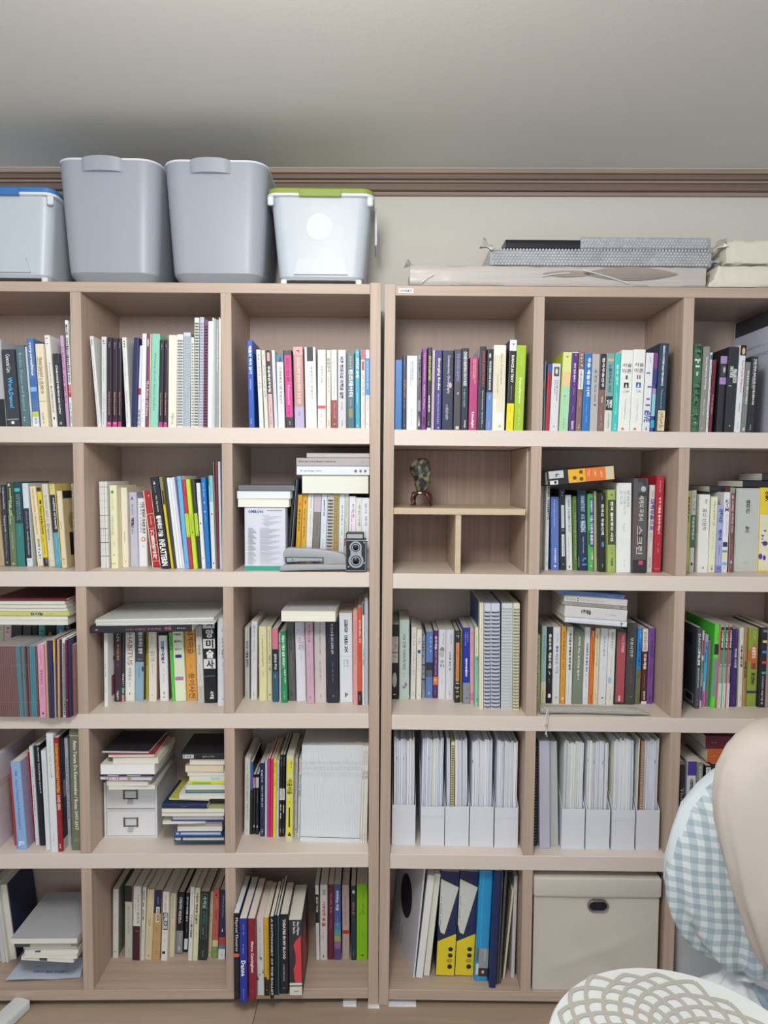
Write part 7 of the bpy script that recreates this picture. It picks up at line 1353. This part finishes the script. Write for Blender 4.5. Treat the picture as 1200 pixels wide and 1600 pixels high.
cell(4, 2, 150, 1340, .18333, [
 (140, 187, 142, 268, 857, 'e2e2dc', 'white book with tiny grey title', 'D 8a8a88 .05 .25 .4 .6;D 555 .37 .65 .4 .6;X 333 .9 .95 .3 .7', dict(cov='B 8a9080 0 1')),
 (243, 308, 245, 240, 855, 'c9c7bc', 'grey cream book with black upper part', 'B 2c3034 0 .22;R 8a8880 .28 .66 .4 .6 몸의 인지과학;X 555 .87 .93 .4 .6', dict(d=140, cov='B c4c2b4 0 1')),
 (310, 375, 318, 245, 877, 'e0dfd8', 'white book with dark plum lower half', 'B 47222e .535 1;R 6a6a66 .12 .5 .55 .8 디트리히 본회퍼;D 888 .14 .35 .25 .4;B c8a8a8 .6 .603 .3 .8;X e0c8cc .9 .94 .2 .8'),
 (378, 409, 397, 250, 875, 'dedcd4', 'thin off-white book with bold small title', 'R* 333 .05 .45 .3 .6 신화와 인생;D 777 .55 .7 .4 .6;X 555 .93 .96 .3 .7'),
 (412, 474, 436, 270, 873, 'd9cba4', 'beige book with embossed title', 'R a8946a .42 .52 .35 .65 철학;D a8946a .6 .8 .4 .55;X a08a60 .93 .98 .3 .7'),
 (476, 543, 494, 275, 873, 'c4a070', 'tan book with navy head and white label', 'B 262c54 0 .335;R 8a94c0 .1 .2 .4 .6 현상학;B e8e2cc .24 .46 .3 .75;R* 4a4438 .26 .44 .4 .66 지각의 현상학;D 5a4a30 .5 .6 .4 .55;X 5a4020 .87 .93 .35 .65'),
 (552, 606, 570, 292, 880, 'e6e6de', 'white book with red text and black label', 'R c06058 .04 .28 .35 .6 기꺼이 길을 묻다;B 1f1f22 .3 .55 .15 .9;R* f0f0f0 .31 .54 .25 .8 미학으로;X 222 .59 .65 .3 .7;D 888 .67 .74 .4 .6;B 222 .86 .9 .2 .65'),
 (610, 665, 628, 305, 848, 'ddd3b8', 'beige book with brown title', 'D 7a7060 .05 .42 .35 .65;D 9a9078 .5 .6 .4 .6;X a89a78 .93 .96 .4 .6'),
 (674, 737, 690, 300, 820, '1f1f24', 'black book with grey lower label', 'R* e0e0e4 .07 .27 .35 .7 디지털시대의;R* d8d8dc .29 .5 .3 .65 퍼포먼스;B 8e9196 .62 .99 .05 .97;D c8ccd0 .66 .82 .4 .7;E c0c4c8 .87 .95 .35 .65', dict(hard=1)),
 (746, 779, 766, 300, 808, '1f1f24', 'short black book with white title', 'R* e0e0e4 .06 .48 .35 .7 과거의 미래를 찾다;D c8c8c8 .58 .66 .5 .7;B e0e2e4 .77 .95 .1 .97'),
 (782, 819, 804, 250, 880, 'e2e3e0', 'white book with pink initial letters', 'D 9a9a9a .06 .3 .4 .6;R* c88ab4 .36 .5 .35 .65 THE;R* 444 .5 .68 .35 .75 동시대의;D 888 .71 .74 .4 .6;X 777 .93 .96 .3 .6'),
 (822, 865, 846, 258, 880, 'e0dfb8', 'cream yellow book with dark round title', 'R* 5a5a40 .06 .5 .3 .65 어떻게 예술을 만들까;D 9a9a78 .55 .68 .4 .6;X b0a050 .92 .96 .3 .6'),
 (870, 943, 892, 288, 877, '2b3233', 'black green book with ribbon framed title', 'B 4a9088 .04 .68 .14 .86;B 2b3233 .045 .675 .18 .82;R* a8c0bc .07 .24 .35 .7 수치심;R 3f7a70 .28 .48 .35 .7 사피엔스;D a8b0ac .52 .64 .3 .6;X c8ccc8 .86 .95 .45 .6'),
 (948, 982, 968, 290, 848, 'd9cfa8', 'thin tan book with brown print', 'D 4a3a20 .05 .18 .4 .6;X 4a4430 .33 .47 .3 .7;D 8a7a50 .58 .72 .4 .6;X 6a5a30 .92 .96 .2 .8'),
 (986, 1037, 1002, 268, 857, 'c8655a', 'coral book with cream and green foot', 'T 5a2420 .06 .1 .35 .65;R 7a3028 .3 .45 .4 .65 예술철학;D 8a3c34 .5 .7 .4 .6;B d8cca0 .74 .83;B 80a458 .83 1;X 3a5a28 .9 .94 .3 .7'),
 (1040, 1100, 1056, 275, 867, '2b2f50', 'navy book with coral and blue waves', 'R a8acc8 .08 .4 .4 .62 A Philosophy of Dance;T w .55 .6 .4 .6;B b04a44 .68 .8;B 5a80b4 .8 .86;B dfe4e8 .85 1;X 555 .9 .96 .4 .6'),
], where(4, 2))
cell(4, 3, 350, 1340, .225, [
 (66, 109, 59, 388, 985, '222226', 'black book with white rounded title', 'R dfe3e6 .05 .44 .3 .75 Physical Theatres;B d8683c .465 .505;D 6a4450 .54 .82 .4 .6;X 888 .91 .95 .4 .6', dict(d=175, pg='dfe0e6')),
 (111, 162, 106, 425, 1022, '2438a0', 'blue book with bold white word', 'R* w .5 .69 .25 .75 Danse;D a8b4e0 .07 .2 .4 .7;R a8b4e0 .3 .42 .45 .6 de danse;R a8b4e0 .84 .96 .45 .6 Flammarion', dict(d=195)),
 (170, 221, 163, 425, 990, '8a2430', 'dark red book with white name', 'R* f0e0e0 .28 .66 .35 .75 Merce Cunningham;X b06a70 .06 .1 .4 .6;D b87a80 .88 .92 .3 .6', dict(d=190)),
 (230, 279, 224, 430, 955, 'd9dbda', 'white book with pencil sketch lines', 'D aaa .1 .55 .3 .7;X 777 .5 .55 .2 .8;X 888 .72 .8 .2 .7;T 666 .73 .8 .0 .3;T 777 .65 .71 .75 1;X 777 .9 .98 .1 .9', dict(d=180)),
 (281, 317, 274, 418, 960, 'd5aa2c', 'mustard book with dark brown foot', 'R c8902c .1 .72 .45 .8 A LIFE FOR DANCE RUDOLF LABAN;B 2c2020 .79 1;B 2c2020 .76 .8 0 .5;X dcd8d4 .92 .97 .3 .6', dict(d=165)),
 (320, 346, 318, 412, 980, '1b1c22', 'black book with white serif line', 'R* d8d8dc .02 .96 .35 .75 A DICTIONARY OF THE BALLET', dict(d=165)),
 (352, 366, 349, 400, 955, '2c3238', 'thin dark book among the jutting row', '', dict(d=170)),
 (367, 383, 365, 405, 958, '2a6a7c', 'thin teal covered book', 'B 1a1c22 0 1 .1 .6', dict(d=190)),
 (386, 450, 380, 400, 947, '1f2026', 'black hardback with white serif title', 'R* e4e6ea .05 .56 .4 .65 THEATRE IN MY BLOOD;R c0c4ca .62 .84 .38 .55 JOHN PERCIVAL;X aaa .92 .95 .35 .65', dict(hard=1, d=160)),
 (455, 546, 445, 435, 955, '33343a', 'charcoal book with red silhouette', 'Q d8424c .93 .2 .5 .28 .36 .34 .44 .4 .52 .48 .5 .58 .35 .65 .42 .8 .45 .832 .95 .832;R* d8dade .02 .2 .6 .8 Mary Wigman;R* d8dade .02 .18 .35 .5 Rolf Garske;B dcdcd2 .835 1;B 26262c .87 .885;H 777 .93 .96 .35 .7 Seemann', dict(d=165, cov='B 2c2c32 0 1;B a8323a .3 .86 .1 1;T 2c2c32 .1 .6 .5 1;D 9a6a5a .05 .3 .2 .9')),
], where(4, 3))
cell(4, 3, 350, 1340, .225, [
 (640, 664, 632, 193, 712, 'e4e4e2', 'thin book with black head and white foot', 'B 1f2026 .12 .5;R* e4e4e4 .15 .36 .3 .7 춤과 미술;D 999 .55 .8 .4 .6', {}),
 (666, 717, 667, 190, 712, 'dcdad8', 'white book with bold red title', 'R 888 .06 .14 .4 .7 몸;R* b04450 .22 .48 .35 .7 거부당한 몸;R* b04450 .5 .55 .3 .7 몸;D 888 .62 .72 .4 .55;T 555 .92 .96 .4 .6'),
 (722, 762, 723, 190, 708, '6c2638', 'dark wine red book', 'D d8b0b8 .12 .38 .35 .65;D b88a94 .45 .6 .4 .6;X c8a0a8 .92 .95 .35 .65'),
 (765, 812, 763, 190, 710, '4c60a0', 'book with a blue to rainbow gradient', 'B 5a4a8a .85 1;B 8a6a90 .75 .85;B a8a860 .68 .75;B 5aa0a4 .6 .68;B 4a88b8 .5 .6;R* dfe4f4 .07 .34 .3 .65 축적하는 작품;D d0d8e8 .42 .55 .4 .6;X e0c8d8 .93 .97 .3 .6'),
 (822, 872, 819, 190, 703, 'bfa9a6', 'pinkish grey book with red seal', 'R 8a6a6a .14 .54 .35 .6 문화예술과 삶의 의미;B c83038 .61 .66;X f0d0d0 .62 .65 .3 .7;D 6a5054 .72 .84 .4 .55', dict(hard=1)),
 (884, 919, 880, 200, 713, '213848', 'dark teal book with pink title', 'E dfe4e8 .05 .1 .3 .8;R* c85a7c .21 .38 .3 .65 광장의 춤;D 8aa0ac .42 .5 .4 .55;X 8aa0ac .86 .96 .4 .6'),
 (921, 997, 921, 185, 710, '8fd022', 'lime green book by the post', 'D 5a8a18 .11 .2 .55 .7;R 5a8a18 .24 .4 .5 .7 가난한 그림자;X 4a7a14 .33 .42 .25 .4;D 5a8a18 .6 .73 .5 .65;T 3a6a10 .92 .95 .4 .7'),
], where(4, 3))
B44 = [
 (226, 240, 318, 96, 943, 'd4d6de', 'big white book with a black disc on its cover', '', dict(d=215, yaw=16, covl='E 23233a .27 .66 .3 .78;D 555 .75 .95 .55 .6;D 555 .7 .95 .68 .73')),
 (247, 300, 343, 135, 943, 'dfdfe0', 'white paper block with dotted cover edge', 'X 333 .0 1 .0 .06', dict(fore=1, pg='e6e6e4', d=200)),
 (307, 354, 396, 125, 926, 'd9d6c8', 'cream paper block beside the blue ream', '', dict(fore=1, pg='e4e2d6', d=190)),
]
REAMS = [(x0, x1, xt, 108, 925, '20305c', f'{nm_} ream of copy paper, blue, white and yellow', 'Q e6cf2c .02 .67 .98 .59 .98 .995 .02 .995;Q e8dc80 .03 .07 .99 .145 .36 .6 .16 .585 .03 .5;Q d2d5d2 .04 .08 .96 .15 .34 .59 .18 .575 .04 .5;X 444 .24 .55 .06 .15;E 222 .72 .76 .6 .85;E 222 .78 .82 .6 .85;E b8a030 .83 .87 .55 .85;E 222 .885 .93 .6 .85;X 3a3a20 .95 .98 .6 .85', dict(n='paper_ream', cat='paper', d=215, pg='dfe0e0', ro=.3)) for nm_, (x0, x1, xt) in (('first', (402, 549, 440)), ('second', (551, 698, 593)))]
B44 += REAMS + [
 (706, 808, 748, 100, 966, '2a9ad4', 'sky blue ring binder with grey label', 'B 5ac0ec 0 1 .28 .31;B 9aa0a4 .7 .88 .25 .97;D e0e0e0 .72 .84 .6 .8;B 3f3430 .88 .955 .25 .97;E d0d0d0 .9 .93 .5 .7;B 6a6a5a .7 .82 .06 .22;B dcdcd4 .84 .94 .06 .25', dict(n='ring_binder', cat='binder', d=215, ro=.3)),
 (822, 872, 868, 105, 1020, '1f2c5c', 'navy plastic folder sticking out', '', dict(n='folder', d=225, ro=.3)),
 (876, 892, 918, 110, 992, '4a4c52', 'clear dark plastic folder', '', dict(n='folder', d=215, ro=.15)),
 (894, 912, 946, 110, 985, '55575c', 'clear dark plastic folder', '', dict(n='folder', d=215, ro=.15)),
 (928, 943, 1001, 258, 948, 'ddd8b8', 'thin cream booklet leaning on the folders', '', dict(n='booklet', d=190)),
 (992, 1020, 1018, 145, 940, 'd4d4d8', 'thin white folder by the partition', 'D b08a9a .1 .5 .3 .6', dict(n='folder', d=205)),
]
cell(4, 4, 600, 1340, .2, B44, where(4, 4))
cell(4, 1, 0, 1340, .1625, [
 (-120, -60, -260, 230, 1000, 'c8ccd4', 'white binder at the picture edge', '', dict(n='binder', d=225)),
 (-52, 8, -170, 240, 1010, 'cdd0d6', 'white binder at the picture edge', '', dict(n='binder', d=225)),
 (12, 52, -90, 245, 1012, 'd4d6d8', 'white binder at the picture edge', '', dict(n='binder', d=225)),
 (56, 82, -58, 250, 1012, 'd8d8d4', 'thin white folder leaning beside the binders', '', dict(n='folder', d=225)),
 (86, 158, -30, 260, 985, 'dcdcd8', 'white binder with navy cover next to the low pile', '', dict(n='binder', fore=1, d=235, cov='B 232c4c 0 1')),
], where(4, 1))
# ---------------------------------------------------------------- lettering, then every noted book
make_texts(); build_books()
def label_print(t, W_, H_, dec, name='printed_label', yo=-.0004):
    b = MB(); b.raw = True; decor(b, dec, W_, H_, yo); return b.build(name, t)
label_print(OM[0], OM[1], OM[2], 'B 35a088 .93 1 .01 .99;H* 4a5f9c .05 .1 .09 .45 OMRON;B a0a4b0 .05 .065 .55 .92;' + ';'.join(f'B b0b4c0 {.13+.02*i:.3f} {.136+.02*i:.3f} {.42+.04*(i%3):.2f} {.6+.1*((i*7)%4):.2f}' for i in range(9)) + ';' + ';'.join(f'B 9ca0ac {.33+.022*i:.3f} {.338+.022*i:.3f} .09 {.2+.03*((i*5)%4):.2f};B a8acb8 {.33+.022*i:.3f} {.336+.022*i:.3f} .38 {.6+.09*((i*3)%4):.2f}' for i in range(26)), 'printed_text')
p = MB(); p.raw = True; a = on_y(UR, 623, 450.5, 0); c = on_y(UR, 646, 458.5, 0)
p.box(a.x, c.x, -.0008, .0008, c.z, a.z, mat('d8dcdc', .4))
put_text(p, ('LIVART', 'R', .03), mat('55585c', .5), lambda s, t: (a.x+(c.x-a.x)*(.1+.8*s), -.001, c.z+(a.z-c.z)*(.25+.5*t))); p.build('maker_label', rb)
t, fl_, fr_, bl_, br_ = ENV
def epos(u, v, up=.0004):
    p_ = (fl_*(1-u)+fr_*u)*(1-v)+(bl_*(1-u)+br_*u)*v
    return (p_.x, p_.y, Z4+.0015+up+.010*(1-v)*(1-u)**1.5+.002*abs(math.sin(u*5))*(1-v)+.016*max(0, u-.7)*v)
p = MB(); p.raw = True; k = ('그래픽스 완판 안내도', 'R', .02)
if k in TC: put_text(p, k, mat('4a66b0', .6), lambda s, t_: epos(.82-.52*s, .40-.13*t_))
for (u0, u1, v0, v1) in ((.75, .97, .45, .46), (.75, .755, .45, .8), (.3, .4, .6, .62)):
    p.quad(epos(u0, v0), epos(u1, v0), epos(u1, v1), epos(u0, v1), mat('6a7fb8', .6))
p.build('envelope_print', t)
